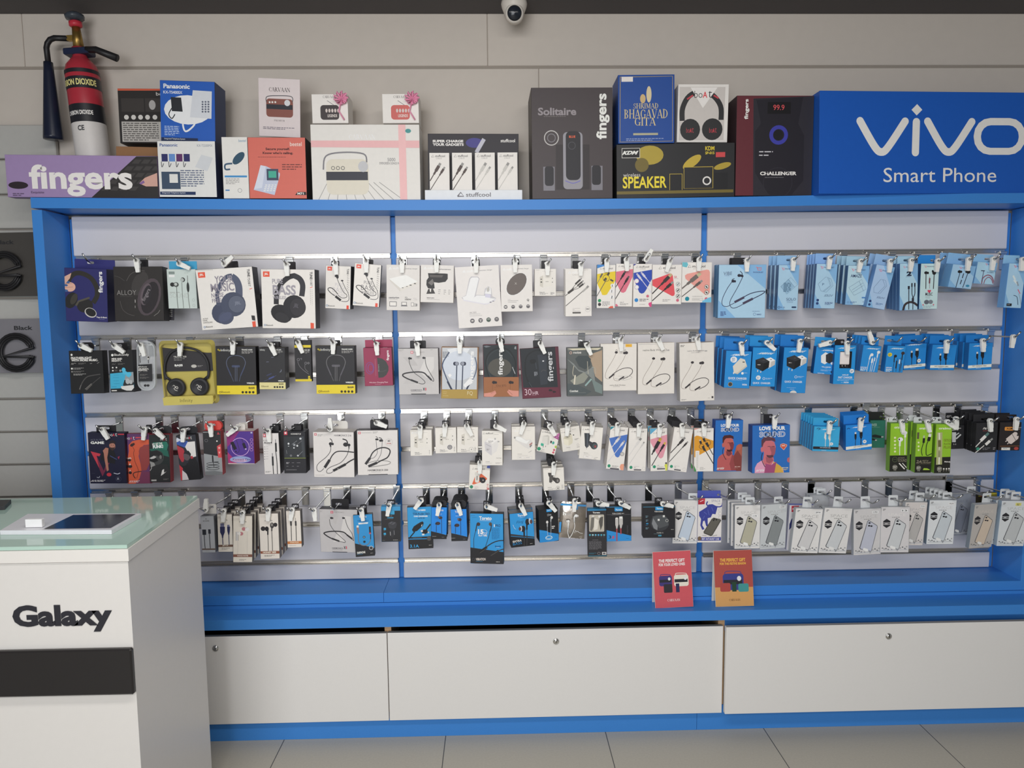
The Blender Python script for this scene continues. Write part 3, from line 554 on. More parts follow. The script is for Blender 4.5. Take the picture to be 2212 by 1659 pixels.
P('white cable box with three-ended charging lead, top row', (1800, 345, 2195, 355, 2200, 1058, 1812, 1060), sc(1845, 382, 175, 40)+[T('CABLES', 1910, 430, 105, 20, '#b5b2ad')]+[Ln('#4b4947', 9, 1805, 755, 1880, 690, 1935, 630), Sg('#45423f', 34, 1845, 715, 1925, 655), Ln('#55524f', 7, 1905, 650, 1945, 600, 1985, 555), Ln('#55524f', 7, 1920, 655, 1975, 620, 2010, 590), Ln('#55524f', 7, 1920, 665, 1990, 645, 2040, 610), Sg('#3f3c3a', 26, 1955, 580, 2030, 510), Sg('#4f4b49', 26, 1985, 605, 2055, 545), Sg('#3f3c3a', 26, 2010, 625, 2075, 575), Sg('#8c8a88', 18, 2028, 512, 2050, 492), Sg('#8c8a88', 18, 2055, 545, 2075, 525), Sg('#a8a5a2', 18, 2075, 578, 2098, 560), Sg('#55524f', 9, 1812, 905, 2060, 690), Sg('#a8a5a1', 26, 2062, 692, 2125, 635), Sg('#8c8a88', 30, 2125, 635, 2150, 605)]+[Gk(1915, 940, 160, 1, 9, G1), Gk(1915, 962, 40, 1, 9, G2), Gk(1915, 980, 170, 1, 9, G1), RR(1912, 996, 125, 22, 5, '#55524f'), Rg(2140, 955, 40, 2, G1), T('18W', 2115, 940, 52, 22, G2, 0, .02), T('18W', 2080, 362, 70, 12, '#bdb9b4')], d=.02, hk=(0, 1945, 2035, 285, 0), Y=-.02, stack=1, step=.03, tabx=-.006, tabw=.032)
Zm(1240, 530, 6.9125)
def word(x, y, w, h, sub='CABLES'): return [Sg('#4a484a', h*.12, x, y+h, x+h*.6, y, x+h*1.2, y+h, x, y+h), T('stuffcool', x+h*1.6, y, w-h*1.6, h, '#4a484a', 0, .012), T(sub, x+h*1.9, y+h*1.25, w*.45, h*.6, '#9c9996')]
def rd(x, y, r, c, ring=None): return ([El(x, y, r, r, ring)] if ring else [])+[El(x, y, r*.82 if ring else r, r*.82 if ring else r, c)]
P('narrow white cable box with yellow triangle', (345, 285, 622, 290, 610, 940, 335, 938), [Pg('#3f7fc0', 345, 285, 520, 285, 345, 345), Pg('#d9bf33', 340, 430, 622, 385, 622, 510, 600, 560, 490, 735, 455, 745, 420, 740, 405, 700, 340, 560)]+word(388, 330, 190, 26)+[Sg('#5f5c58', 10, 340, 760, 490, 500), Rg(480, 490, 52, 6, '#4a4643'), Sg('#47433f', 26, 445, 530, 480, 485), Sg('#47433f', 28, 500, 450, 525, 405), Sg('#47433f', 24, 540, 510, 585, 535), Sg('#7d7a76', 9, 345, 570, 395, 480), Sg('#5f5c58', 24, 390, 480, 425, 420), El(572, 600, 28, 28, '#eae7e2'), El(565, 685, 28, 28, '#eae7e2'), El(565, 770, 28, 28, '#eae7e2'), Sg('#55524f', 10, 570, 585, 570, 620), Sg('#55524f', 10, 565, 665, 562, 705), Sg('#55524f', 12, 568, 752, 562, 795), El(380, 825, 24, 24, '#2d8a5a'), El(380, 882, 24, 24, '#38383a'), Gk(422, 840, 110, 4, 18, G1, 8), Pg('#cf5f4a', 505, 940, 540, 910, 580, 905, 585, 940)], d=.02, side='#7f8d98', top='#3f7fc0', hk=(0, 455, 490, 230, -2), Y=-.012, tabx=-.002, tabw=.027)
P('narrow white cable box with pink triangle, top row', (625, 275, 888, 275, 860, 915, 618, 912), [Pg('#cf6d80', 622, 395, 888, 352, 885, 450, 770, 690, 735, 710, 700, 700, 622, 540)]+word(665, 295, 185, 26)+cab(770, 385, 600, 660, 34, '#2b292b', '#4d4a4c')+cab(820, 460, 600, 830, 34, '#2b292b', '#4d4a4c')+[T('vibe C', 685, 840, 62, 18, G2), Gk(685, 868, 130, 2, 16, G1, 7), Pg('#cf6d80', 618, 875, 640, 878, 658, 900, 650, 912, 618, 912)], d=.02, hk=(0, 745, 780, 215, 4), Y=-.012, tabx=-.006, tabw=.024)
P('narrow white cable box with dark blue triangle', (890, 275, 1165, 278, 1158, 920, 882, 922), [Pg('#3b3f8f', 890, 275, 935, 276, 890, 310), Pg('#2f4aa5', 888, 412, 1165, 362, 1163, 500, 1080, 660, 1045, 710, 1010, 722, 975, 705, 888, 500)]+word(930, 305, 190, 28)+cab(935, 420, 1165, 720, 32, '#c8c5d4', '#b4b0c4')+cab(1000, 400, 1165, 600, 30, '#c8c5d4', '#b4b0c4')+rd(935, 532, 34, '#e2dfda', '#c79ab0')+rd(935, 625, 34, '#e2dfda', '#b0a0c0')+rd(1098, 758, 24, '#c4647a', '#c9c5c0')+[El(930, 818, 28, 28, '#2f7fc0'), Gk(975, 800, 140, 2, 24, G2, 9), Gk(975, 880, 120, 1, 9, '#6b6967'), Pg('#cf4a80', 1158, 845, 1115, 860, 1110, 880, 1130, 918, 1158, 920)], d=.02, hk=(0, 985, 1075, 210, 150), Y=-.012, tabx=-.010, tabw=.024)
P('square white cable box with red triangle', (1170, 290, 1615, 285, 1595, 880, 1165, 878), [Pg('#d5525a', 1170, 515, 1430, 420, 1460, 425, 1475, 450, 1505, 720, 1495, 750, 1465, 758, 1170, 600)]+word(1268, 315, 250, 38, 'cables | vibe')+cab(1455, 430, 1165, 725, 52, '#3a3636', '#b5a97f')+cab(1480, 545, 1165, 830, 42, '#332f30', '#8c8a88')+[T('5A', 1495, 455, 42, 32, '#c0606a', 0, .02), Gk(1495, 495, 90, 1, 8, G1)]+[x for y, c in ((580, '#77747a'), (672, K), (757, K)) for x in rd(1552, y, 32, '#e2dfda', c)+[Sg(c, 16, 1540, y+14, 1564, y-14)]]+rd(1545, 820, 22, '#c4647a')+[Gk(1320, 808, 120, 2, 20, G1, 7)], d=.02, hk=(0, 1345, 1430, 235, -18), Y=-.012, tabx=-.008, tabw=.03)
P('square white cable box with salmon triangle beside the blue strip', (1615, 248, 2062, 255, 2048, 852, 1608, 855), [Pg('#69b3c0', 1595, 250, 1690, 250, 1705, 290, 1680, 330, 1610, 315), Pg('#dd9a90', 1655, 450, 1690, 425, 1980, 362, 2015, 368, 2030, 400, 2030, 700, 2000, 735, 1960, 740, 1665, 500)]+word(1703, 292, 260, 38, 'cables | vibe')+cab(1890, 415, 1605, 650, 62, '#6d6662', '#b5b08f')+cab(1915, 525, 1605, 770, 40, '#5f5854', '#8c8a88')+[x for y in (620, 705) for x in rd(1978, y, 32, '#e2dfda', '#3a3738')+[Sg(K, 18, 1965, y-10, 1990, y+12)]]+[El(1688, 798, 32, 32, '#1f8296'), Gk(1762, 760, 220, 1, 9, G2), R(1765, 790, 160, 32, G1), R(1768, 793, 154, 26, W), Gk(1775, 802, 140, 1, 9, G2)]+rd(1972, 800, 24, '#c4647a')+[Pg('#6fb6d6', 2048, 770, 2000, 785, 1915, 830, 1910, 852, 2048, 852)], d=.02, top='#69b3c0', hk=(0, 1790, 1868, 215, -3), Y=-.012, tabw=.03, tabx=-.004)
# light blue cartons of the right bay
LB, LB2, LBS = '#a3c4da', '#7fadd4', '#4f7299'
def cart(x, y, s, dark='#2c3a63'): return [Sg('#cf4d6a', s*.12, x, y, x+s*.2, y, x+s*.4, y+s*.6, x+s*.95, y+s*.6), Sg('#cf4d6a', s*.12, x+s*.25, y+s*.15, x+s*1.05, y+s*.15, x+s*.95, y+s*.6), El(x+s*.5, y+s*.8, s*.09, s*.09, '#cf4d6a'), El(x+s*.85, y+s*.8, s*.09, s*.09, '#cf4d6a'), T('PHONOKART', x+s*1.3, y+s*.15, s*3.6, s*.5, dark, 0, .01)]
def lblue(*extra): return u(lambda: [Pg(LB2, 38, 0, 100, 0, 100, 46), Pg(LB2, 0, 66, 38, 100, 0, 100)])+list(extra)
Zm(1520, 530, 6.9125)
P('large light blue box picturing looped neckband earphones', (230, 290, 938, 285, 915, 1085, 208, 1083), lblue()+[Ln('#2d3150', 9, 425, 540, 350, 650, 280, 800, 280, 890, 340, 915, 400, 890, 460, 860), Ln('#2d3150', 9, 580, 480, 500, 640, 400, 820, 395, 900, 440, 938, 520, 915, 600, 870), Ln('#2d3150', 12, 600, 770, 700, 720, 820, 690, 915, 688, 860, 735, 730, 800), Sg('#453f55', 34, 460, 850, 605, 775), Sg('#453f55', 34, 585, 870, 735, 795), Ln('#26263a', 9, 460, 495, 430, 510, 420, 530), Ln('#26263a', 10, 545, 385, 575, 420, 575, 465)]+bud(440, 535, 25, '#2a2a38')+bud(530, 450, 26, '#2a2a38')+[El(578, 460, 16, 18, '#2a2a38'), T('VIBE', 298, 395, 125, 48, '#33385e', 0, -.01), Gk(310, 450, 112, 1, 9, '#55608a')]+[Sg('#cf6d70', 9, 780, 325, 795, 325, 810, 370, 855, 370, 862, 335, 795, 335), T('PHONOKART', 740, 392, 150, 20, '#3b4a7d', 0, .01), Gk(250, 990, 85, 4, 18, '#3b4a7d', 9), T('SHIRO', 790, 1022, 70, 20, '#3b4a7d', 0, .02), Rg(758, 1028, 20, 3, '#3b4a7d'), Gk(728, 982, 158, 1, 10, '#3b4a7d')],
  d=.03, c=LB, side='#4f7ea5', hk=(0, 480, 645, 225, 0), stack=1, step=.05, Y=-.02, yaw=-.03, tabx=-.02, tabw=.05)
def plug3(pts, c='#3d5a80', w=2): return [Sg(c, w, *p) for p in pts]
P('slim light blue charger box with patterned square plug', (1125, 290, 1430, 295, 1400, 965, 1092, 968), lblue()+cart(1165, 335, 42)+[Pg('#8fb2cb', 1150, 615, 1265, 500, 1350, 620, 1240, 725)]+plug3([(1150, 615, 1300, 480, 1400, 590, 1240, 730, 1150, 615), (1262, 505, 1360, 625)], w=3)+[Gk(1195, 560, 110, 7, 20, '#55758f', 13), T('SOLO', 1235, 785, 142, 38, '#2f3f66'), Gk(1238, 830, 138, 1, 10, '#3b4a7d'), Gk(1242, 850, 128, 1, 9, '#3b4a7d'), Rg(1122, 926, 18, 6, '#2c3a63'), T('3.0', 1145, 916, 65, 18, '#3b4a7d'), RR(1312, 912, 70, 24, 10, '#2c3f5f')], d=.028, c=LB, side=LBS, hk=(0, 1120, 1340, 215, -3), tab='#8fb8dc', stack=2, step=.042, yaw=-.05, tabup=.016)
P('slim light blue charger box with white-line cube plug, four deep', (1690, 275, 2005, 278, 1950, 940, 1640, 945), lblue()+cart(1745, 312, 42)+plug3([(1710, 575, 1825, 470, 1900, 500, 1930, 600, 1830, 700, 1750, 680, 1710, 575), (1780, 685, 1890, 600, 1850, 480), (1795, 690, 1905, 600, 1868, 490)], w=3)+[T('P', 1772, 565, 28, 34, '#3d5a80'), T('SOLO-V', 1805, 732, 122, 32, '#2f3f66', 0, .0, .15), El(1702, 818, 20, 20, '#2c3f6f'), El(1695, 866, 20, 20, '#2c3f6f'), Gk(1810, 848, 120, 3, 15, '#3b4a7d', 7)], d=.022, c=LB, side='#54749f', hk=(0, 1625, 1885, 190, -6), tab='#86aee0', stack=3, step=.026, yaw=-.06, tabup=.018)
Zm(1800, 530, 5.369)
P('light blue charger box with white-line ribbed plug and AMAZE', (175, 235, 425, 235, 378, 692, 135, 692), lblue()+cart(212, 270, 34)+plug3([(180, 490, 330, 395, 380, 510, 240, 580, 180, 490), (300, 415, 350, 530), (215, 520, 345, 435), (225, 545, 350, 465)], w=2.5)+[T('AMAZE', 203, 336, 130, 34, '#2f3f66', 0, .01), R(330, 598, 52, 16, '#4a7fb5'), T('3.0', 340, 648, 35, 14, '#3b4a7d'), Rg(170, 660, 11, 2, '#3b4a7d'), Gk(195, 652, 75, 2, 12, '#5a79a5', 7)], d=.026, c='#aecbd8', side=LBS, hk=(0, 90, 318, 185, -10), tab='#9fc3d6', stack=2, step=.04, yaw=-.06, tabup=.016)
P('tilted light blue charger box with white-line cube plug', (510, 215, 715, 260, 595, 735, 375, 725), lblue()+cart(530, 278, 34)+plug3([(470, 490, 550, 395, 605, 405, 620, 470, 540, 560, 470, 545, 470, 490), (520, 552, 600, 470, 575, 400)], w=2.5)+[T('SOLO-V', 510, 590, 85, 22, '#2f3f66', 0, 0, .15), El(428, 645, 14, 14, '#2c3f6f'), El(418, 685, 14, 14, '#2c3f6f'), Gk(495, 665, 80, 2, 14, '#5a79a5', 7)], d=.03, c='#a2bddb', side='#6389b8', hk=(0, 390, 660, 185, -4), tab='#8fb3da', stack=1, step=.05, tabup=.02, tabw=.05, Y=-.02)
P('light blue box with split two-lead cable', (770, 210, 985, 205, 975, 750, 768, 755), lblue()+cart(812, 242, 26)+[Ln('#3b3437', 26, 810, 755, 830, 690, 880, 660, 930, 665, 980, 700), Ln('#2a2b36', 10, 875, 745, 876, 490), R(864, 472, 24, 36, '#2a2b36'), Ln('#2a2b36', 9, 922, 745, 922, 610, 912, 560, 912, 470), Ln('#2a2b36', 9, 925, 610, 945, 560, 945, 470), R(904, 438, 16, 44, '#2a2b36'), R(937, 436, 16, 44, '#2a2b36'), R(910, 610, 26, 40, '#2a2b36'), T('2', 850, 302, 58, 54, '#232a3f', 0, .06), Gk(840, 364, 76, 1, 8, '#3b4a7d')], d=.022, c='#a9cbdd', side='#4f78a8', hk=(0, 645, 905, 175, -4), tab='#a3c8dc', stack=3, step=.024, yaw=-.04, tabup=.014)
P('pale box of black earbuds printed MUSIC with a red heart', (1020, 210, 1230, 210, 1205, 738, 990, 740), [Pg('#8fb9d3', 990, 580, 1045, 740, 990, 740)]+cart(1055, 235, 28)+bud(1075, 318, 20)+[El(1170, 318, 22, 24, K), El(1152, 300, 10, 14, K), Ln('#2f2a30', 9, 1075, 330, 1072, 505), Ln('#2f2a30', 9, 1170, 330, 1160, 505), R(1110, 380, 16, 62, '#6b3a44'), Sg('#8b5560', 4, 1118, 362, 1117, 500), El(1103, 528, 11, 11, '#cf3d5a'), El(1122, 528, 11, 11, '#cf3d5a'), Pg('#cf3d5a', 1093, 532, 1132, 532, 1112, 553), T('MUSIC', 1068, 548, 82, 36, '#2d2a36', 0, .01), Gk(1068, 598, 82, 1, 9, '#6d7280'), Gk(1072, 614, 70, 1, 6, '#8d929f'), El(1080, 658, 28, 26, '#5f6670'), El(1128, 656, 26, 24, '#767d86'), El(1040, 690, 8, 8, '#cf5d70'), El(1160, 688, 8, 8, '#cf5d70'), Gk(1040, 700, 125, 2, 14, '#90a5ad', 6)], d=.026, c='#bdd6d8', side='#33567f', hk=(0, 935, 1212, 180, -4), tab='#2f86d0', yaw=-.04, tabup=.02)
P('short light blue box with two dangling earphones, second of its hook', (1390, 215, 1665, 245, 1590, 500, 1330, 490), lblue()+cart(1462, 250, 28)+bud(1462, 305, 20)+[El(1568, 308, 24, 20, K), El(1545, 305, 14, 16, K), Ln('#2c3040', 8, 1468, 320, 1420, 490), Ln('#2c3040', 8, 1560, 322, 1500, 490), Sg('#2c3040', 10, 1512, 325, 1495, 380), Sg('#2c3040', 10, 1488, 400, 1470, 450), El(1556, 470, 22, 14, '#3d86a8')], d=.045, c='#9dc1dc', side='#6b9cc8', hk=(0, 1255, 1570, 165, -4), tab='#86b4dc', stack=1, step=.06, Y=-.02, tabup=.02, tilt=.06)
P('short light blue box with coiled pink-brown audio lead', (1690, 195, 1905, 200, 1860, 450, 1615, 445), lblue()+cart(1765, 210, 24)+[Ln('#8d5f70', 12, 1720, 445, 1735, 380, 1790, 345, 1840, 370, 1865, 445), Ln('#8d5f70', 9, 1745, 445, 1760, 400, 1800, 370, 1835, 395, 1850, 445), Ln('#55506a', 7, 1720, 420, 1745, 295), R(1715, 288, 40, 10, '#3d3f52'), Ln('#55607a', 6, 1870, 420, 1885, 300), T('TRUMPET', 1778, 306, 72, 14, '#5f7088')], d=.03, c='#a5c9dd', side='#7fb0d6', hk=(0, 1540, 1855, 160, -4), tab='#8fbcdc', Y=-.015, tabup=.016, tilt=.04)
P('light blue box with metal earphones hanging past the panel edge', (2060, 210, 2225, 212, 2190, 725, 1960, 725), lblue()+cart(2095, 232, 30)+[Sg('#d0dce4', 18, 2085, 350, 2110, 400), Sg('#d0dce4', 22, 2095, 400, 2140, 450), Sg('#8d9ba8', 14, 2130, 420, 2145, 470), Ln('#3b5068', 6, 2090, 580, 2130, 600, 2140, 690), Ln('#8d9ba8', 5, 2150, 560, 2170, 640, 2178, 715), Sg('#cf5d78', 8, 2140, 510, 2165, 560), R(2010, 672, 50, 32, '#26262c'), Gk(2018, 684, 34, 1, 8, '#cfd5da')], d=.04, c='#a3c6de', side='#6fa3d6', hk=(0, 1920, 2195, 165, -4), tab='#8ebde0', yaw=-.05, Y=-.035, tabup=.014)
# ---------- second row ----------
Zm(140, 710, 6.506)
P('black flat box printed FEATHERLIGHT WITH MORE MUSIC', (55, 312, 525, 303, 555, 905, 85, 918), [El(95, 368, 14, 16, '#e2dfda'), T('FEATHERLIGHT', 85, 398, 292, 32, '#dedbd6', 0, .04), T('WITH MORE MUSIC.', 90, 430, 375, 32, '#dedbd6', 0, .04), Ln('#b5b2ae', 4, 90, 505, 105, 485, 112, 505, 130, 485, 158, 490), Gk(190, 482, 105, 2, 12, '#6f6d6b', 6), El(100, 562, 13, 13, '#e2dfda'), El(102, 605, 11, 11, '#8b8987'), Gk(120, 552, 145, 2, 14, '#a5a3a0', 6), Gk(120, 595, 150, 2, 14, '#7a7876', 6), Gk(122, 635, 175, 2, 14, '#a5a3a0', 6), Ln('#4a4847', 14, 210, 860, 245, 760, 310, 680, 400, 655, 500, 640), Ln('#55524f', 24, 300, 860, 380, 780), Ln('#4a4847', 8, 380, 780, 500, 680), Sg('#8b8885', 4, 205, 850, 230, 790), Sg('#8b8885', 4, 285, 850, 375, 770), Sg('#8d8a88', 6, 355, 492, 385, 486), Sg('#8d8a88', 6, 455, 488, 485, 470)],
  d=.035, c='#1f1f20', hk=(1, 420, 232, 238, 62), Y=-.03, tabx=.006, tabw=.05, rad=.014, tabup=.012)
P('black and blue box picturing tiny earbuds in an open white case', (610, 305, 950, 297, 978, 885, 648, 900), [El(668, 372, 17, 18, '#e2dfda'), T('Skullcandy', 690, 352, 212, 40, '#dedbd6', 0, .01), T('MINI AND', 658, 412, 148, 26, '#dedbd6', 0, .03), T('MIGHTY.', 658, 440, 138, 26, '#dedbd6', 0, .03), Gk(748, 490, 95, 2, 10, '#6f6d6b', 5), Ln('#8b8987', 3, 665, 510, 680, 490, 690, 505, 715, 490), El(674, 548, 11, 11, '#e2dfda'), El(726, 546, 11, 11, '#e2dfda'), El(676, 590, 11, 11, '#e2dfda'), R(700, 575, 40, 25, '#4a4847'), Pg('#3fa3c5', 638, 632, 860, 610, 965, 608, 975, 830, 640, 845), Pg('#8d9295', 860, 625, 968, 608, 973, 760, 840, 720), El(828, 580, 28, 34, '#4fb0d0'), El(782, 590, 16, 16, '#8b8d8d'), El(845, 620, 34, 26, '#4fb0d0'), El(900, 645, 40, 32, '#4fb0d0', 20), Pg('#4fb0d0', 895, 650, 915, 690, 905, 690, 880, 660), Gk(690, 650, 110, 1, 10, '#2a7f9f'), Gk(680, 685, 120, 1, 10, '#2a7f9f'), Gk(685, 730, 110, 1, 10, '#2a7f9f'), Gk(690, 770, 120, 1, 10, '#2a7f9f'), Gk(660, 815, 100, 1, 9, '#1d6a88'), Pg('#2b2c2e', 820, 790, 840, 720, 960, 745, 973, 760, 970, 795, 830, 810), Pg('#cfcdca', 790, 810, 970, 790, 975, 830, 940, 870, 870, 870, 800, 845), El(885, 740, 30, 40, '#a9adaf'), El(930, 750, 25, 30, '#a9adaf'), R(660, 865, 75, 14, '#d5d2ce')],
  d=.05, c='#1f1f20', side='#23252a', hk=(1, 865, 702, 240, 52), Y=-.03, tabx=.008, tabw=.042)
def arc_fn(pts): return pts
def clear_pack(k, mb, r, col, alpha, d=None, rim=0.004):
    o = rrect(k.w, k.h, r, 8, 0, k.h/2); mb.prism(o, 0 if d is None else d, (d or 0)+.0012, M(col, .2, alpha=alpha, var=0))
# clear capsule pack with white earbuds
Zm(140, 710, 6.506)
_t, _k2, _w = P('clear capsule pack of white wired earbuds with black card', (1005, 175, 1262, 172, 1275, 868, 1022, 872), (), d=.03, hk=(1, 1210, 1072, 232, 14), tab='face', Y=-.03, name='blister_pack',
  bodyfn=lambda k, mb: mb.plate(rrect(k.w, k.h, k.w*.46, 8, 0, k.h/2), [(x*.88, k.h/2+(z-k.h/2)*.95) for x, z in rrect(k.w, k.h, k.w*.46, 8, 0, k.h/2)], .0, .012, M('#c9cdd0', .12, alpha=.5, var=0)).prism([(x*.88, k.h/2+(z-k.h/2)*.95) for x, z in rrect(k.w, k.h, k.w*.46, 8, 0, k.h/2)], .010, .0112, M('#d5d9dc', .12, alpha=.28, var=0)))
def flat_card(k, par, name, quad, col, art, y=.004, th=.001):
    P4 = [k.pt(*zp(quad[i], quad[i+1]), y) for i in range(0, 8, 2)]; c2 = Card(k.q, 0, .01); c2.mw = k.mw; c2.inv = k.inv; c2.w, c2.h, c2.k, c2.kz = k.w, k.h, k.k, k.kz; c2.mb = MB()
    c2.mb.prism(P4[::-1], 0, th, M(col, .5)); c2.draw(art)
    c2.mb.v = [(a, b+y, c) for a, b, c in c2.mb.v]; o = c2.mb.obj(name, par); return o
flat_card(_k2, _t, 'printed_card', (1010, 508, 1222, 495, 1228, 738, 1028, 742), '#2a2a2d', [El(1036, 537, 8, 9, '#e2dfda'), T('Skullcandy', 1048, 527, 102, 20, '#dedbd6', 0, .01), T('THE ORIGINAL', 1028, 555, 148, 18, '#dedbd6', 0, .03), T('ESSENTIAL.', 1030, 575, 128, 18, '#dedbd6', 0, .03), Gk(1095, 602, 85, 1, 8, '#8b8987'), Ln('#a5a2a0', 3, 1035, 625, 1050, 605, 1070, 605), Gk(1050, 640, 110, 2, 14, '#6f6d6b', 6), Gk(1050, 680, 130, 2, 14, '#6f6d6b', 6)], y=.003)
eb = thing('earbud_pair', 'white wired earbuds visible inside the clear capsule pack', 'earphones', mw=_k2.mw)
for nm, (bx, by), (sx, sy), (ex, ey) in (('earbud', (1062, 345), (1038, 380), (1046, 480)), ('earbud', (1165, 400), (1160, 440), (1163, 485))):
    b = _k2.pt(*zp(bx, by)); s2 = _k2.pt(*zp(sx, sy)); e2 = _k2.pt(*zp(ex, ey)); m = MB()
    m.lathe([(0, -.004), (.004, -.0035), (.0042, 0), (.0036, .002)], M('#dedbd6', .35), 14, Matrix.Translation((b[0], .004, b[1])) @ Matrix.Rotation(math.radians(90), 4, 'X')); m.lathe([(.0024, 0), (.003, .0015), (.0015, .004)], BLK, 12, Matrix.Translation((b[0]+.002, .0015, b[1])) @ Matrix.Rotation(math.radians(90), 4, 'X'))
    m.tube([(b[0], .005, b[1]), (s2[0], .006, s2[1])], .0022, M('#dedbd6', .35)); m.tube([(s2[0], .006, s2[1]), (e2[0], .0065, e2[1])], .001, M('#4a4a4c', .5)); m.obj(nm, eb)
tp = thing('ear_tips', 'two spare black ear tips at the bottom of the clear capsule pack', 'ear tips', mw=_k2.mw); m = MB()
for x in (1118, 1158):
    b = _k2.pt(*zp(x, 800)); m.lathe([(.0018, 0), (.0036, .0005), (.0040, .004), (.0016, .004)], BLK, 14, Matrix.Translation((b[0], .0095, b[1])) @ Matrix.Rotation(math.radians(90), 4, 'X'), False)
tp.name = 'spare_ear_tip'; m.obj('silicone_tip', tp)
# olive blister pack with over-ear headphones
def blister(k, mb):
    o = rrect(k.w, k.h, .016, 8, 0, k.h/2); n = len(o); mt = M('#b9ab58', .32, alpha=.93, var=.02); sh = lambda s, z: [(x*s, k.h*z+(zz-k.h/2)*s) for x, zz in o]
    i1, i2 = sh(.93, .5), sh(.90, .5); vs = [(x, .016, z) for x, z in o]+[(x, 0.0, z) for x, z in i1]+[(x, .004, z) for x, z in i2]+[(x, .021, z) for x, z in sh(.89, .5)]; fs = []
    for a in range(3):
        for j in range(n): q = (j+1) % n; fs.append((a*n+j, a*n+q, (a+1)*n+q, (a+1)*n+j))
    fs.append(tuple(range(3*n, 4*n))); mb.add(vs, fs, mt)
    mb.prism(rrect(k.w*.86, k.h*.115, .004, 5, -.0, k.h*.085), -.008, .012, M('#c2b45f', .35))
Zm(140, 710, 6.506)
_t, _k3, _w = P('olive yellow blister pack holding charcoal on-ear headphones', (1285, 165, 2080, 170, 2160, 1050, 1380, 1090), (), d=.022, hk=(1, 1755, 1625, 225, -6), tab='face', Y=-.025, name='blister_pack', bodyfn=blister)
flat_card(_k3, _t, 'printed_card', (1325, 260, 2055, 345, 2082, 590, 1365, 605), '#2f2d30', [Pg('#2f2d30', 1325, 345, 2055, 345, 2082, 590, 1365, 605), T('TRANZ 700', 1500, 392, 182, 26, '#cfccc6', 0, .01), Gk(1505, 428, 155, 2, 20, '#8b8987', 8), T('BASS', 1515, 510, 115, 30, '#e2dfda', 0, .05), Gk(1530, 548, 100, 1, 8, '#8b8987'), El(1790, 535, 40, 24, '#b5b2ac'), Gk(1840, 525, 75, 2, 14, '#8b8987', 6)], y=.0165)
flat_card(_k3, _t, 'brand_band', (1375, 970, 2070, 955, 2080, 1055, 1390, 1080), '#c2b45f', [T('Infinity', 1632, 980, 178, 66, '#4a4428', 0, -.012)], y=-.0095)
hd = thing('headphones', 'charcoal on-ear headphones with round cups inside the olive blister pack', 'headphones', mw=_k3.mw)
hb = [_k3.pt(*zp(x, y)) for x, y in ((1400, 720), (1385, 620), (1395, 480), (1470, 340), (1620, 275), (1760, 280), (1900, 340), (1990, 470), (2005, 620), (1990, 710))]
hb = smooth(hb, 5); HDK = M('#2e2e31', .5); m = MB(); vs = []
for x, z in hb:
    pass
m.tube([(x, .010, z) for x, z in hb], .0042, HDK, 8); m.obj('headband', hd)
for cx, cy, ax in ((1555, 830, 1), (1885, 820, -1)):
    p = _k3.pt(*zp(cx, cy)); T4 = Matrix.Translation((p[0], .0155, p[1])) @ Matrix.Rotation(math.radians(90), 4, 'X'); r = 134/6.506*_k3.k
    m = MB().lathe([(r*.94, 0), (r, .004), (r, .010), (r*.95, .014), (r*.72, .0158), (r*.7, .015), (.0001, .015)], HDK, 36, T4)
    P3 = [(p[0]+q[0]*r*.28, .0155-.0157, p[1]+q[1]*r*.28) for q in ((-1, .6), (-.6, 1), (-.1, .6), (.2, -.2), (.8, -.5), (1, 0), (.6, .5), (0, .2), (-.6, -.3), (-.2, -.9), (.7, -1.3))]
    c2 = m.obj('ear_cup', hd); MB().tube([(a, b, c) for a, b, c in P3], .0012, M('#cfccc6', .4), 6).obj('emblem', c2)
    MB().tube([(p[0]-ax*r*.55, .010, p[1]+r*.78), (p[0]-ax*r*1.0, .010, p[1]+r*1.15), (p[0]-ax*r*1.14, .010, p[1]+r*1.75)], [.005, .005, .004], HDK, 8).obj('yoke', hd)
Zm(440, 710, 6.506)
def infi(x, y, s): return [Rg(x+s*.35, y+s*.3, s*.32, s*.14, '#d5bf3a'), Rg(x+s*.9, y+s*.65, s*.3, s*.13, '#d5bf3a'), T('Infinity', x+s*1.35, y, s*4.0, s*1.25, '#e2dfda', 0, -.005)]
def inf_neck(x0, y0, w, h, c, c2): # arch neckband around a T of earbuds
    f = lambda a, b: (x0+a*w, y0+b*h)
    def F(*p): return [v for i in range(0, len(p), 2) for v in f(p[i], p[i+1])]
    return [Ln(c, 8, *F(0.05, .45, 0, .25, .15, .06, .5, 0, .85, .06, 1, .25, .95, .45)), Ln(c2, 16, *F(.05, .45, .25, .78)), Ln(c2, 16, *F(.95, .45, .75, .78)), Ln(c, 5, *F(.25, .78, .38, 1)), Ln(c, 5, *F(.75, .78, .68, 1)), RR(*f(.28, .37), w*.44, h*.085, h*.04, c2), Sg(c, 7, *F(.47, .4, .47, 1)), Sg(c, 7, *F(.56, .4, .56, 1))]
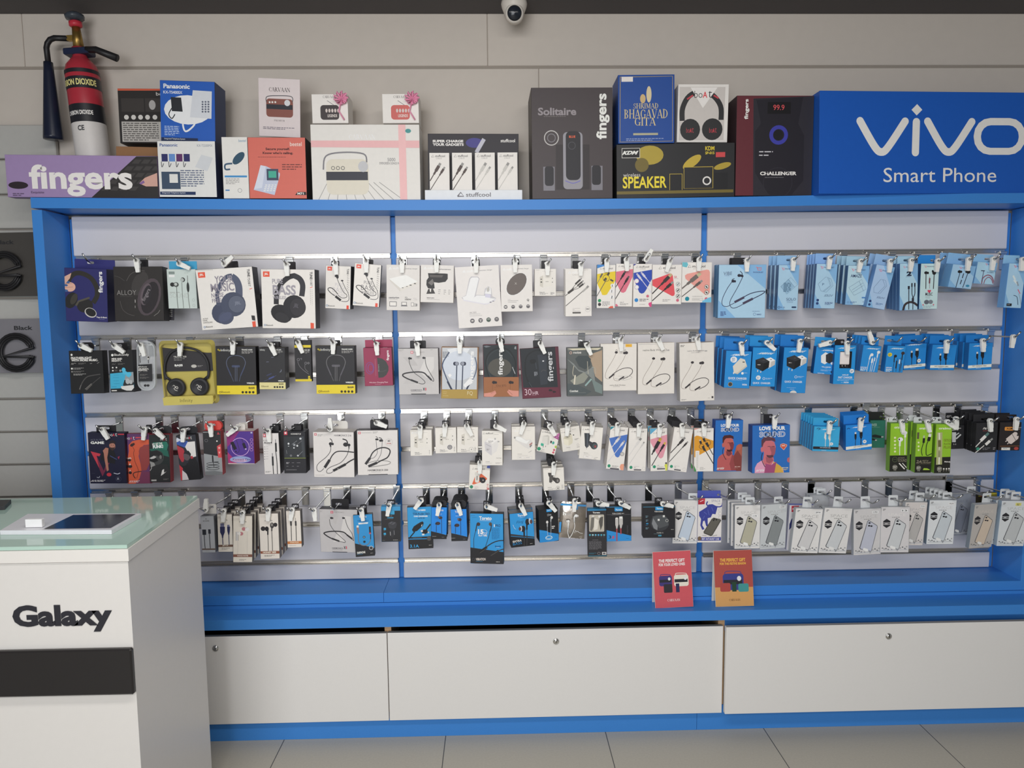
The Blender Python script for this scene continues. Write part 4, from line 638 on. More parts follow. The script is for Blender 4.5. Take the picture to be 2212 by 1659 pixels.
def infinity(lab, q, hk, c, c2, yel='#dcc62f', ttl='TRANZ N300', **kw):
    x0, y0, x1, y1 = q[0], q[1], q[4], q[5]; w = x1-x0
    P(lab, q, [Pg(yel, q[6]-5, y1-125, x1+8, y1-128, x1, y1, q[6], y1)]+infi(x0+28, y0+40, 34)+[T(ttl, x0+365, y0+42, 155, 18, '#e2dfda', 0, .03), Gk(x0+368, y0+70, 160, 3, 13, '#8b8987', 8)]+inf_neck(x0+155, y0+132, 265, 365, c, c2)+[T('WIRELESS', x1-140, y1-170, 105, 20, '#e2dfda', 0, .04), T('BASS', x1-112, y1-105, 85, 24, '#4a431f', 0, .04), Gk(x1-105, y1-76, 75, 1, 6, '#8d8030'), Rg(q[6]+42, y1-33, 15, 5, '#4a431f'), T('Bluetooth', q[6]+62, y1-50, 118, 28, '#4a431f', 0, -.005)]+[El(x1-195+49*i, y1-32, 17, 17, '#26241c') for i in range(4)],
      d=.035, c='#242326', side='#1d1c1f', top='#6b5f25', hk=hk, **kw)
infinity('black box with bright yellow base and blue outlined neckband', (165, 245, 730, 250, 745, 925, 190, 925), (1, 495, 412, 205, -3), '#5a6278', '#3d4560', tabx=.010, Y=-.02, tabw=.046)
P('small black box with pale cream base and dark blue earphones', (770, 262, 1140, 265, 1155, 852, 785, 852), [Pg('#d3c98f', 780, 755, 1160, 755, 1155, 852, 780, 852), T('Infinity', 790, 285, 70, 30, '#e2dfda'), T('TRANZ 300', 982, 288, 105, 16, '#e2dfda', 0, .03), Gk(982, 312, 130, 3, 12, '#8b8987', 7), Sg('#6b6f85', 6, 880, 468, 915, 465), Sg('#6b6f85', 6, 950, 405, 985, 402), Ln('#3c4468', 6, 850, 735, 950, 700, 1020, 655), Sg('#3b457a', 20, 915, 705, 990, 672), Sg('#2d3352', 16, 885, 660, 955, 630), Ln('#8d93a8', 5, 1090, 575, 1088, 600, 1068, 612), T('WIRELESS', 1045, 724, 80, 18, '#e2dfda', 0, .04), T('BASS', 1058, 768, 64, 20, '#4a431f', 0, .04), Rg(820, 810, 11, 4, '#4a431f'), T('Bluetooth', 836, 800, 76, 20, '#4a431f')]+[El(998+37*i, 820, 14, 14, '#26241c') for i in range(4)], d=.03, c='#1e1d20', side='#1a191b', top='#4a4535', hk=(1, 1030, 942, 230, 24), stack=1, step=.05, Y=-.015, tabx=.004, tabw=.034, yaw=.07)
P('slim black earphone box with thin yellow bands', (1270, 160, 1505, 160, 1520, 742, 1290, 742), [Pg('#d3be2f', 1265, 232, 1510, 230, 1510, 265, 1265, 268), Pg('#d3be2f', 1288, 710, 1525, 708, 1525, 745, 1288, 745), R(1468, 665, 28, 48, '#d3be2f'), T('WYND 300', 1382, 292, 108, 16, '#e2dfda', 0, .03), Gk(1385, 315, 100, 3, 12, '#8b8987', 7)]+[Rg(1330, 435, 20, 6, '#77757a'), Rg(1435, 485, 18, 6, '#77757a'), Rg(1472, 484, 14, 5, '#8b898d'), Ln('#77757a', 6, 1355, 425, 1375, 415, 1375, 440), Ln('#6b696d', 7, 1320, 460, 1350, 530, 1410, 590, 1480, 640), Ln('#6b696d', 6, 1425, 500, 1425, 560, 1470, 610), R(1478, 680, 8, 20, K)], d=.018, c='#242326', side='#1d1c1f', hk=(1, 1410, 1328, 195, 22), tab='face', Y=-.028)
infinity('black box with bright yellow base and grey outlined neckband', (1570, 238, 2115, 238, 2135, 915, 1585, 915), (1, 1885, 1822, 200, -3), '#6d6b6e', '#55535a', tabx=.004, Y=-.02, tabw=.033)
Zm(740, 710, 6.506)
P('maroon box picturing half of a dark charging disc', (285, 265, 685, 265, 715, 803, 318, 803), [T('fingers', 612, 305, 45, 140, '#e6e2de', 90, .025), Pg('#3b3d3c', 485, 408, 555, 420, 610, 460, 645, 530, 645, 590, 615, 650, 570, 685, 505, 690), Ln('#55585a', 4, 500, 600, 560, 600, 620, 580), T('fingers', 495, 500, 22, 105, '#8d8f8e', 90, .02), Rg(385, 555, 60, 5, '#5d5aa0', 85), Rg(395, 555, 40, 5, '#5d5aa0', 60), Gk(455, 430, 6, 17, 14, '#b58a98', 6), T('Wireless Charging Plate', 375, 748, 265, 24, '#dfc9cf'), Gk(455, 782, 125, 1, 8, '#c9a5ae'), Gk(565, 268, 95, 1, 7, '#d5b5bd')], d=.035, c='#8f3350', side='#5f2238', hk=(1, 510, 475, 215, 4), tab='#9c3a58', Y=-.02, yaw=.05, tabup=.014)
P('silver grey neckband box beside the blue strip', (772, 278, 1345, 275, 1355, 925, 800, 925), [Pg('#b5b2b1', 845, 398, 975, 398, 1060, 520, 960, 520), Pg('#cbc8c6', 1170, 398, 1285, 398, 1285, 560, 1130, 780, 1000, 780), Pg('#b8b5b4', 1020, 560, 1285, 775, 1150, 775, 850, 775), R(957, 315, 36, 36, '#c9566a'), R(966, 322, 18, 22, '#dcd8d5'), T('PORTRONICS', 1000, 322, 150, 20, '#8b8887')]+bud(940, 417, 20, '#2e2d30')+bud(1138, 410, 18, '#2e2d30')+[Ln('#4a484a', 8, 935, 430, 945, 500, 1000, 610, 1090, 680, 1150, 735, 1155, 765, 1120, 778, 1065, 765), Ln('#4a484a', 8, 1160, 425, 1180, 530, 1240, 640, 1280, 710, 1275, 740, 1250, 720), Ln('#2e2d30', 18, 1060, 755, 930, 710, 850, 665, 860, 635, 950, 615, 1080, 608, 1150, 625, 1195, 670, 1250, 725), Sg('#2e2d30', 26, 960, 720, 1060, 758), Sg('#2e2d30', 24, 1195, 665, 1250, 722), T('HARMONICS', 958, 855, 160, 18, '#55535a', 0, .01), T('X', 1127, 830, 32, 38, '#3a3a40', 0, .05), T('1', 1162, 830, 14, 38, '#c9475a', 0, .05), Gk(962, 880, 215, 1, 10, '#77747a'), R(965, 914, 212, 12, '#2e2d30'), Gk(785, 295, 75, 2, 14, '#a5a2a0', 6), Gk(1235, 295, 45, 1, 6, '#55535a')], d=.035, c='#bdbab9', side='#57555a', top='#4b494c', hk=(1, 1065, 1045, 222, 6), tab='k', tabw=.058, tabup=.012, tabx=.002, Y=-.02)
Zm(740, 710, 6.506)
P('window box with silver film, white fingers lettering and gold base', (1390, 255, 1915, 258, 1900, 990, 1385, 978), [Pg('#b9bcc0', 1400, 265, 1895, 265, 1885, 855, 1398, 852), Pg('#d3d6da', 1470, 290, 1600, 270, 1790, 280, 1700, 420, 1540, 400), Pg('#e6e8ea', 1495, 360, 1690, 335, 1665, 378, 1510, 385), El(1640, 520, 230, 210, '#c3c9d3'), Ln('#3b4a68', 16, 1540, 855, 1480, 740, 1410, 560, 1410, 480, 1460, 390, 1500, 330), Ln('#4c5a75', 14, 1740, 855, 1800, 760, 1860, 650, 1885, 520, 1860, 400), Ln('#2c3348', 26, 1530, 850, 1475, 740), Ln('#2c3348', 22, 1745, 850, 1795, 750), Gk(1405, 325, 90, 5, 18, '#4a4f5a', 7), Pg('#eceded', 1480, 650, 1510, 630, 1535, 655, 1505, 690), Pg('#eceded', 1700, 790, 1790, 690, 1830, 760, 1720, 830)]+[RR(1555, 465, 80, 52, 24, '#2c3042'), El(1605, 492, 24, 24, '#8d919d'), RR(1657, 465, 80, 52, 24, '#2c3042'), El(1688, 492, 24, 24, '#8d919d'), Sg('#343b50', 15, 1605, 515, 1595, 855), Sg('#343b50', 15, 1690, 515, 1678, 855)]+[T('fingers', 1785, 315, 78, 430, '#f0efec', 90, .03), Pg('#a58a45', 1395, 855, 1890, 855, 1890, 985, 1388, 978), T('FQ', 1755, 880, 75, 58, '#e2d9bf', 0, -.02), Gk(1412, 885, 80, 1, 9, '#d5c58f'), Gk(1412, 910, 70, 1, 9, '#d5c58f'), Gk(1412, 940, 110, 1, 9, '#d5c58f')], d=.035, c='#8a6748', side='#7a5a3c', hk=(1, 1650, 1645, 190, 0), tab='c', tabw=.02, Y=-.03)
Zm(1020, 710, 7.373)
P('brown box with dark window and two reaching hands', (165, 255, 738, 248, 745, 1085, 185, 1085), [Pg('#232a2d', 172, 262, 718, 255, 720, 770, 190, 770), El(440, 620, 190, 150, '#4c4a44'), Ln('#15191b', 20, 265, 770, 215, 560, 260, 400, 400, 310, 560, 330, 650, 430, 690, 560, 660, 770), Ln('#3a4245', 6, 290, 770, 235, 560, 280, 420, 410, 335, 540, 350, 640, 450), Pg('#6b7076', 180, 280, 230, 270, 300, 285, 220, 300), Sg('#c9cdcf', 7, 640, 610, 685, 720), Pg('#8b9093', 680, 285, 700, 280, 700, 330, 670, 320), T('fingers', 405, 330, 88 and 100, 405, '#d3d2d0', 90, .025), Pg('#935f3c', 183, 772, 742, 770, 745, 1085, 185, 1085), T('Chic BTS', 382, 893, 162, 30, '#4a2c1a', 0, -.005), Gk(350, 935, 215, 1, 7, '#6b4428')]+bud(345, 855, 30, '#2a2222')+bud(610, 855, 30, '#2a2222')+[Sg('#6b4428', 4, 325, 890, 322, 980), Sg('#6b4428', 4, 608, 885, 605, 980), Pg('#c9897a', 188, 1030, 300, 1015, 365, 985, 385, 1030, 330, 1085, 235, 1085, 188, 1080), Sg('#8a5244', 5, 300, 1030, 360, 1000), Pg('#c9897a', 740, 990, 640, 985, 580, 970, 555, 1005, 600, 1060, 660, 1085, 740, 1085), Sg('#8a5244', 5, 570, 985, 640, 1050)], d=.035, c='#5c2630', side='#5c1d30', hk=(1, 450, 442, 190, 12), tabw=.034, Y=-.03, rad=.012)
P('tilted wine red window box printed 30HR', (750, 325, 1370, 285, 1418, 1095, 805, 1110), [Pg('#1d2126', 760, 322, 1320, 292, 1365, 930, 815, 940), Ln('#111417', 22, 940, 935, 860, 760, 845, 560, 880, 430, 1000, 350, 1150, 350), Ln('#4a5258', 5, 900, 850, 950, 930), RR(915, 490, 100, 70, 30, '#0f1114'), Ln('#33383f', 14, 1010, 540, 1025, 640), Pg('#2b3038', 1040, 420, 1180, 400, 1200, 880, 1090, 900), R(1118, 508, 26, 16, '#d5d6d8'), Gk(985, 690, 55, 5, 13, '#8b8f96', 7), T('fingers', 1180, 370, 118, 465, '#bdbec0', 90, .02), Ln('#55524f', 5, 1095, 690, 1130, 660, 1175, 670), Pg('#5d2233', 810, 942, 1375, 930, 1405, 1088, 808, 1105), T('30', 832, 965, 110, 96, '#d9c3cb', 0, -.012), T('HR', 962, 1000, 92, 55, '#d9c3cb', 0, -.008), Gk(945, 1065, 110, 1, 7, '#a5808d')]+bud(1240, 980, 22, '#27161c')+bud(1300, 1005, 20, '#27161c'), d=.035, c='#52202f', side='#4c1a2a', hk=(1, 1050, 1085, 235, 24), tabw=.03, Y=-.022, tabx=-.01)
P('grey camouflage patterned box beside white boxes', (1500, 300, 2080, 290, 2085, 1075, 1515, 1075), [Pg('#6d6d6a', 1510, 310, 2070, 300, 2075, 340, 1525, 350), Pg('#c5bfa8', 1520, 318, 2060, 305, 2000, 340, 1820, 335, 1600, 345), Pg('#a5917c', 2070, 340, 1850, 420, 1900, 540, 1960, 760, 2070, 850), Pg('#7a7f7d', 1510, 480, 1620, 560, 1690, 650, 1800, 690, 1930, 600, 1960, 850, 1850, 740, 1780, 700, 1700, 680), Pg('#3f4648', 1690, 430, 1830, 430, 1890, 480, 1880, 580, 1800, 650, 1700, 600, 1640, 480), Pg('#87897f', 1560, 830, 1780, 690, 1850, 760, 1780, 860, 1640, 900), Pg('#6f7d7b', 1900, 800, 2070, 900, 2070, 1040, 1960, 1000), Pg('#4a5254', 1500, 870, 1700, 900, 1900, 1000, 1800, 1060, 1520, 1060), Ln('#b9b2a0', 8, 1620, 590, 1600, 700, 1615, 755), Ln('#b9b2a0', 7, 1835, 520, 1840, 620, 1850, 720), Ln('#a5a79c', 6, 1900, 610, 1960, 630, 1960, 720), Ln('#c5bfae', 24, 1640, 740, 1625, 890), Ln('#8aa3a0', 26, 1900, 800, 1800, 910), Rg(1570, 385, 22, 8, '#c5a598'), T('noise', 1612, 360, 125, 38, '#dedbd6', 0, .01), T('Combat', 1552, 978, 138, 30, '#e2dfda', 0, .03), Gk(1548, 1020, 380, 1, 9, '#8d8f8c')], d=.03, c='#565a59', side='#3c403f', hk=(1, 1740, 1822, 258, 24), tabx=-.004, tabw=.03, Y=-.02)
Zm(1280, 710, 7.373)
def realme(lab, q, o, hk, t1, t2, hook_ears, extra=(), **kw):
    ox, oy = o; c = '#3a3638'; f = lambda *p: [v+(ox if i % 2 == 0 else oy) for i, v in enumerate(p)]
    A = [El(ox+0, oy+0, 25, 20, c), El(ox+130, oy+10, 22, 20, c), El(ox+160, oy+6, 28, 24, c)]
    A += [Ln('#7a6a62', 5, *f(-5, 20, -60, 130, -150, 280, -175, 370, -160, 415, -100, 418)), Ln('#7a6a62', 5, *f(150, 30, 100, 140, 0, 290, -40, 380, -30, 440, 40, 452)), Ln(c, 10, *f(-115, 410, -40, 335, 80, 265, 190, 245, 250, 270, 255, 320, 200, 380, 100, 425)), Sg(c, 24, *f(-115, 408, -35, 345)), Sg(c, 24, *f(38, 440, 125, 385))]
    if hook_ears: A += [Rg(ox+5, oy-25, 14, 5, c, 22), Rg(ox+140, oy-20, 16, 5, c, 24)]
    P(lab, q, A+list(extra)+t1+t2, d=kw.pop('d', .035), side=kw.pop('side', '#c9c5bf'), top='#b9a58a', hk=hk, tab='c', tabw=.03, c='#d8d3cc', **kw)
realme('white neckband box with yellow sticker', (120, 238, 708, 240, 698, 988, 135, 985), (378, 378), (1, 375, 445, 180, 4), [T('realme Buds Wireless', 272, 890, 255, 20, '#55524f')], [Gk(325, 920, 160, 1, 9, '#77747a')], True, [R(525, 246, 104, 46, '#dba93a'), Gk(540, 268, 70, 1, 9, '#9a7320'), Ln('#b5b2ae', 6, 350, 790, 500, 820, 620, 785, 600, 760, 410, 755)], Y=-.018)
realme('white neckband box, plain with centred two-part heading', (722, 225, 1305, 220, 1302, 1030, 722, 1048), (972, 475), (1, 985, 1045, 180, 26), [T('realme Buds Wireless 2', 800, 328, 380, 30, '#55524f')], [R(1185, 333, 38, 22, '#a5a2a0'), Gk(735, 250, 390, 1, 9, '#77747a')], False, Y=-.018)
realme('tallest white neckband box with grey side, beside the blue strip', (1385, 232, 1935, 212, 1940, 1135, 1392, 1170), (1590, 538), (1, 1590, 1668, 165, 10), [T('realme Buds Wireless', 1508, 345, 270, 22, '#77747a'), R(1785, 345, 40, 20, '#a5a2a0')], [Gk(1572, 382, 180, 1, 11, '#77747a'), Gk(1400, 265, 70, 2, 18, '#55524f', 8), R(1895, 1075, 28, 32, '#3a3638'), Gk(1838, 1100, 45, 1, 9, '#55524f'), Gk(1415, 1125, 80, 2, 10, '#8b8885', 5)], False, d=.05, side='#b5b3b1', Y=-.028, yaw=-.08)
# saturated blue chargers and cables
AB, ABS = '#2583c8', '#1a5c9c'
def amb(x, y, w, h): return [T('AMBRANE', x, y, w, h, '#d9e4ee', 0, .03, .25)]
def hexplug(x, y, s, c1, c2, c3): return [Pg(c1, x, y+s*.18, x+s*.55, y, x+s, y+s*.28, x+s*.95, y+s*.72, x+s*.5, y+s, x, y+s*.75), Pg(c2, x, y+s*.18, x+s*.55, y, x+s, y+s*.28, x+s*.6, y+s*.42), Pg(c3, x+s*.6, y+s*.42, x+s, y+s*.28, x+s*.95, y+s*.72, x+s*.5, y+s), R(x+s*.5, y+s*.17, s*.16, s*.06, '#4a4848'), Gk(x+s*.14, y+s*.5, s*.32, 1, 6, '#b5b3b0', s*.05), R(x+s*.12, y+s*.9, s*.07, s*.14, '#c9c6c2'), R(x+s*.34, y+s*.98, s*.07, s*.12, '#c9c6c2')]
Zm(1530, 700, 6.32)
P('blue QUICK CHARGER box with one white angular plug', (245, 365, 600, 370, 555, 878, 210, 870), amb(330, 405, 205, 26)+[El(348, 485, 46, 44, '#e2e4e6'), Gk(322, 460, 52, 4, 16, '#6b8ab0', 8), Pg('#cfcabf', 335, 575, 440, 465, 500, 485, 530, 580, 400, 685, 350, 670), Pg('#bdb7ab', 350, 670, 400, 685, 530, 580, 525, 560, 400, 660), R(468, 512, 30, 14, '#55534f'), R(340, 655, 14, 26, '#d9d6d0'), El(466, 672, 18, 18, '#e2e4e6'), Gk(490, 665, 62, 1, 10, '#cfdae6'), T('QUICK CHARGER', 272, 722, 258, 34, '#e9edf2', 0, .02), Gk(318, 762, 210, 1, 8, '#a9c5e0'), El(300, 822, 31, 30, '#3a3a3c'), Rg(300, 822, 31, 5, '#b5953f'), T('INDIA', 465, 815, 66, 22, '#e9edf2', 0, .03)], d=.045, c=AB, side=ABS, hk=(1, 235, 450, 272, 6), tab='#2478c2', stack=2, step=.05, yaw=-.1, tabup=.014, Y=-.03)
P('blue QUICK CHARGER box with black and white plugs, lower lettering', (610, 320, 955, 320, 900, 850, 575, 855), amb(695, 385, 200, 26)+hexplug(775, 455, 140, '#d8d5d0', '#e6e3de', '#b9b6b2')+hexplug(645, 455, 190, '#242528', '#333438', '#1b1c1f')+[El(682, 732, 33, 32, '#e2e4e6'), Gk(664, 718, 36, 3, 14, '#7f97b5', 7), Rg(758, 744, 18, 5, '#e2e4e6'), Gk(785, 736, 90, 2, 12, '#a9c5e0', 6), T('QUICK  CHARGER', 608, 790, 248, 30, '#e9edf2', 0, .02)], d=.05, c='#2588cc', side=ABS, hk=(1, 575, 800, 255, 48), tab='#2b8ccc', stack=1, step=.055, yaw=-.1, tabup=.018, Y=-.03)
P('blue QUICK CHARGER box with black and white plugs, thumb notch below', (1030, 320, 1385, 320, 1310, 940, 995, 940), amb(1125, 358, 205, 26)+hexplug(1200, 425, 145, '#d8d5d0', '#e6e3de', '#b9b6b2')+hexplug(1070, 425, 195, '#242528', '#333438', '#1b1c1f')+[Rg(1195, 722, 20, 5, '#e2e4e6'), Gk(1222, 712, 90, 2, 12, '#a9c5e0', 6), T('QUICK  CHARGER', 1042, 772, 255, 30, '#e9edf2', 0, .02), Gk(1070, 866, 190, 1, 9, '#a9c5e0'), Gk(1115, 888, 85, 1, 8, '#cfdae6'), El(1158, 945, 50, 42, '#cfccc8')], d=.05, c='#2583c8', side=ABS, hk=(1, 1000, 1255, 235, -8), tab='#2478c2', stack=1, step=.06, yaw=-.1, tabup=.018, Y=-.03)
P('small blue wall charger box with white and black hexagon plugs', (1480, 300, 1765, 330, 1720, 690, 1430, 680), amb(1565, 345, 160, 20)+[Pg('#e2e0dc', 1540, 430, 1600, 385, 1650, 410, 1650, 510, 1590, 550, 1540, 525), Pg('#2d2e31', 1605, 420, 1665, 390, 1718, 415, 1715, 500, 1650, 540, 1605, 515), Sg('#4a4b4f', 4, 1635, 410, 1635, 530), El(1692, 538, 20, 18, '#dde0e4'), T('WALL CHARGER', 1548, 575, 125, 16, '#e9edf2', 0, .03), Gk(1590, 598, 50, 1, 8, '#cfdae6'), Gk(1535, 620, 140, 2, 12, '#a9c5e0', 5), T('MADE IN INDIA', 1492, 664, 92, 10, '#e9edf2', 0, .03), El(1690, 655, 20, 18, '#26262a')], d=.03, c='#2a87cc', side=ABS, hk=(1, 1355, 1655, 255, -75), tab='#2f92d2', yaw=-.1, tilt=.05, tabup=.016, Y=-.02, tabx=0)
def winbox(k, mb):
    x0, z1 = k.pt(*zp(1802, 372)); x1, z0 = k.pt(*zp(1950, 605)); h, w, d = k.h, k.w/2, .03; f, s = M('#2489cc', .45), M(ABS, .45)
    vs = [(-w, 0, 0), (w, 0, 0), (w, 0, h), (-w, 0, h), (x0, 0, z0), (x1, 0, z0), (x1, 0, z1), (x0, 0, z1)]; mb.add(vs, [(0, 1, 5, 4), (1, 2, 6, 5), (2, 3, 7, 6), (3, 0, 4, 7)], f)
    vs = [(x0, 0, z0), (x1, 0, z0), (x1, 0, z1), (x0, 0, z1), (x0, .024, z0), (x1, .024, z0), (x1, .024, z1), (x0, .024, z1)]; mb.add(vs, [(0, 1, 5, 4), (1, 2, 6, 5), (2, 3, 7, 6), (3, 0, 4, 7), (4, 5, 6, 7)], M('#3a3a40', .6))
    vs = [(-w, 0, 0), (w, 0, 0), (w, 0, h), (-w, 0, h), (-w, d, 0), (w, d, 0), (w, d, h), (-w, d, h)]; mb.add(vs, [(0, 4, 5, 1), (1, 5, 6, 2), (2, 6, 7, 3), (3, 7, 4, 0), (4, 7, 6, 5)], s)
Zm(1530, 700, 6.32)
_t, _k4, _w = P('blue window box showing a real white plug charger', (1745, 292, 2010, 290, 1995, 820, 1690, 820), amb(1790, 318, 180, 18)+[El(1960, 642, 28, 28, '#e2e4e6'), Gk(1942, 634, 36, 2, 14, '#55749a', 7), T('AHC-29', 1828, 685, 80, 18, '#e9edf2', 0, .03), T('FAST CHARGER', 1775, 714, 180, 28, '#e9edf2', 0, .02), Gk(1760, 754, 210, 2, 12, '#a9c5e0', 5), T('INDIA', 1850, 786, 64, 20, '#e9edf2', 0, .03), Gk(1812, 794, 34, 1, 8, '#cfdae6')], d=.03, hk=(1, 1640, 1895, 262, 2), tab='k', tabx=-.012, tabw=.034, yaw=-.06, Y=-.04, bodyfn=winbox)
ch = thing('plug_charger', 'white plug charger standing in the window of a blue box', 'charger', mw=_k4.mw)
a = _k4.pt(*zp(1806, 380)); b = _k4.pt(*zp(1930, 555)); MB().box((a[0], .001, b[1]), (b[0], .022, a[1]), M('#dcd5d2', .35), .0025).obj('casing', ch)
a = _k4.pt(*zp(1845, 560)); b = _k4.pt(*zp(1888, 560)); e = _k4.pt(*zp(1888, 602)); m = MB()
for x in (a[0], b[0]): m.tube([(x, .011, a[1]+.001), (x, .011, e[1]+.001)], .0018, CHROME, 8)
m.obj('prong', ch)
Zm(1840, 700, 5.946)
def plugv(x, y, h, w, c, tip='#cfcdca', tail=60): return [R(x-w*.38, y, w*.76, h*.3, tip), R(x-w/2, y+h*.28, w, h*.6, c), Pg(c, x-w/2, y+h*.86, x+w/2, y+h*.86, x+w*.2, y+h*1.15, x-w*.2, y+h*1.15), Ln(c, w*.28, x, y+h*1.1, x-3, y+h*1.15+tail)]
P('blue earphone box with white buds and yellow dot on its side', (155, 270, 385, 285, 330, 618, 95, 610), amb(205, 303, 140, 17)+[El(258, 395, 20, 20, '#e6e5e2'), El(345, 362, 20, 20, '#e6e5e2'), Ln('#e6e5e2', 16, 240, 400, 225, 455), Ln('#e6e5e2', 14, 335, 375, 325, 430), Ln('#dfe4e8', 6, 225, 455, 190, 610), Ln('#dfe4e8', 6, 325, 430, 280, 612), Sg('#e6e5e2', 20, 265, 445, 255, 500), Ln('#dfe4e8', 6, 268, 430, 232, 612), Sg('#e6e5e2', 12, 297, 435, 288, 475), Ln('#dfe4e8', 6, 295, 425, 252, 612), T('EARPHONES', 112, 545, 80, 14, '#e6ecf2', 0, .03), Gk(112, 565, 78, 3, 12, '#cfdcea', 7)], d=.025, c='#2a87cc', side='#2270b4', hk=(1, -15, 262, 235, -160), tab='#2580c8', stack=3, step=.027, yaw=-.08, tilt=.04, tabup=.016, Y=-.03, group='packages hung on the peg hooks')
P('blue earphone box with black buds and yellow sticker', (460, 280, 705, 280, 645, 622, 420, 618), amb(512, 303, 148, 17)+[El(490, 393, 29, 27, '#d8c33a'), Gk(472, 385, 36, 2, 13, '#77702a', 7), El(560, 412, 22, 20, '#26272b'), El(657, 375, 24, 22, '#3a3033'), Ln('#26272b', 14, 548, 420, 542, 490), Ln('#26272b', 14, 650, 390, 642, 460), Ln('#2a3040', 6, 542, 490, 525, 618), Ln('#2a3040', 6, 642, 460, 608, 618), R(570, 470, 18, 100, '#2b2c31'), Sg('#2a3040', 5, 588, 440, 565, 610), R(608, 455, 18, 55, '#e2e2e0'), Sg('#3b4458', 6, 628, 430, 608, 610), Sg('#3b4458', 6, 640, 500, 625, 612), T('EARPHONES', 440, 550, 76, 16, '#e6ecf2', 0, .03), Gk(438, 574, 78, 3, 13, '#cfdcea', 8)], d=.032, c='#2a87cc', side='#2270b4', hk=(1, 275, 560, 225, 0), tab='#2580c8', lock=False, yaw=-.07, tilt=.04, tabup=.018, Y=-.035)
def ablk(lab, q, o, hk, hasb, **kw):
    x, y = o
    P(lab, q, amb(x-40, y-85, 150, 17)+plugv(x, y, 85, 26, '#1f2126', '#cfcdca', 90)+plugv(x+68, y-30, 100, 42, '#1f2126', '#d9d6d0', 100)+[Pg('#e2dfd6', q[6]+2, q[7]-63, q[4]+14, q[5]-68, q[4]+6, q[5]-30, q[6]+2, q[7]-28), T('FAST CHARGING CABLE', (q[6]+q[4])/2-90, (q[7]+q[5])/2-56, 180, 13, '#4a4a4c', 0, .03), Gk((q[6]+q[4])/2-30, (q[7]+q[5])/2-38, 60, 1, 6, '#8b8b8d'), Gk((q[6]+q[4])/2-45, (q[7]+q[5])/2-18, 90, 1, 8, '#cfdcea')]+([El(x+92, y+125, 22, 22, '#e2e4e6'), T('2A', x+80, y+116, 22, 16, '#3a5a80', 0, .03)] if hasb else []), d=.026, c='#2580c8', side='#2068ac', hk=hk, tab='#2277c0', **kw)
ablk('blue cable box with round white badge, between earphones and cable boxes', (700, 265, 960, 245, 945, 570, 650, 600), (770, 345), (1, 560, 860, 225, 0), True, lock=False, yaw=-.05, tabup=.02, stack=1, step=.05, Y=-.018)
ablk('blue black-lead cable box with white band, lock centred', (1040, 268, 1360, 265, 1305, 592, 1000, 592), (1140, 380), (1, 920, 1222, 232, -2), False, stack=2, step=.035, yaw=-.06, tilt=.03, tabup=.02, Y=-.035)
ablk('blue black-lead cable box with white band, nearest the panel edge', (1515, 245, 1815, 240, 1790, 580, 1485, 597), (1612, 358), (1, 1325, 1685, 215, 4), False, stack=2, step=.04, yaw=-.08, tabup=.018, Y=-.035)
Zm(1840, 700, 5.946)
def free_hook(row, bx, lx, ly, ang, lab, Y=-.03, lock=True):
    px = at(zp(bx, 0)[0], 700, YB-.004)[0]; L = at(*zp(lx, ly), Y); hook(float(px), slotz(row)-.030, L, ang, lab, .01 if zp(lx, 0)[0] > VPX else -.01, lock)
free_hook(1, 1790, 2075, 165, -6, 'empty chrome peg hook with white lock in front of the blue side panel', -.03)
# ---------- third row ----------
Zm(170, 880, 7.373)
def boat(x, y, w, h, c='#e2dfda'): return [T('bo', x, y, w*.46, h, c, 0, -.008), T('A', x+w*.47, y+h*.12, w*.26, h*.88, '#cf3f4a', 0, .02), T('t', x+w*.78, y, w*.22, h, c, 0, -.008)]
P('navy box of a bearded man in black gym vest printed GAME', (140, 395, 725, 410, 770, 1205, 185, 1220), boat(475, 410, 135, 50)+[R(622, 420, 100, 18, '#b8333f'), T('ACE IN THE', 188, 503, 205, 30, '#6d6f80', 0, -.01), T('GAME', 188, 542, 215, 42, '#e2dfda', 0, .04), Pg('#b83a48', 190, 700, 350, 740, 330, 780, 285, 770, 400, 1010, 385, 1080), Pg('#6d2a42', 285, 770, 400, 1010, 440, 900, 500, 870, 380, 1100, 330, 980), Pg('#1c1b20', 400, 660, 470, 640, 560, 690, 590, 760, 580, 900, 470, 880, 350, 830, 360, 760), Pg('#a5705f', 385, 690, 430, 640, 475, 650, 470, 720, 455, 800, 480, 1000, 450, 1020, 415, 850, 400, 730), El(535, 610, 48, 66, '#a87464', 8), Pg('#2a2024', 488, 590, 500, 535, 545, 520, 588, 550, 585, 590, 550, 570, 510, 575), Pg('#3a2a28', 495, 620, 515, 640, 560, 640, 578, 620, 570, 670, 535, 690, 505, 665), Sg('#2a2024', 6, 510, 600, 530, 600), Sg('#2a2024', 6, 548, 602, 566, 602), El(485, 1070, 38, 30, '#b8333f'), Sg('#3f4a78', 12, 500, 770, 610, 830), Pg('#8f3048', 620, 790, 655, 775, 640, 830), Ln('#c5c8d5', 10, 560, 1045, 620, 1060, 660, 1045), Ln('#a5a8b5', 8, 290, 1110, 320, 1120, 338, 1095), T('ROCKERZ', 205, 1155, 208, 30, '#c5c3c8', 0, .02, .2), Rg(635, 1140, 44, 4, '#4a4b62'), T('R', 615, 1120, 36, 36, '#a5a8b5', 0, 0, .2), Gk(210, 1050, 75, 1, 8, '#4a4b5a')],
  d=.03, c='#1d1d33', side='#17172a', hk=(2, 550, 375, 352, 28), tab='k', tabx=0, tabw=.07, Y=-.03)
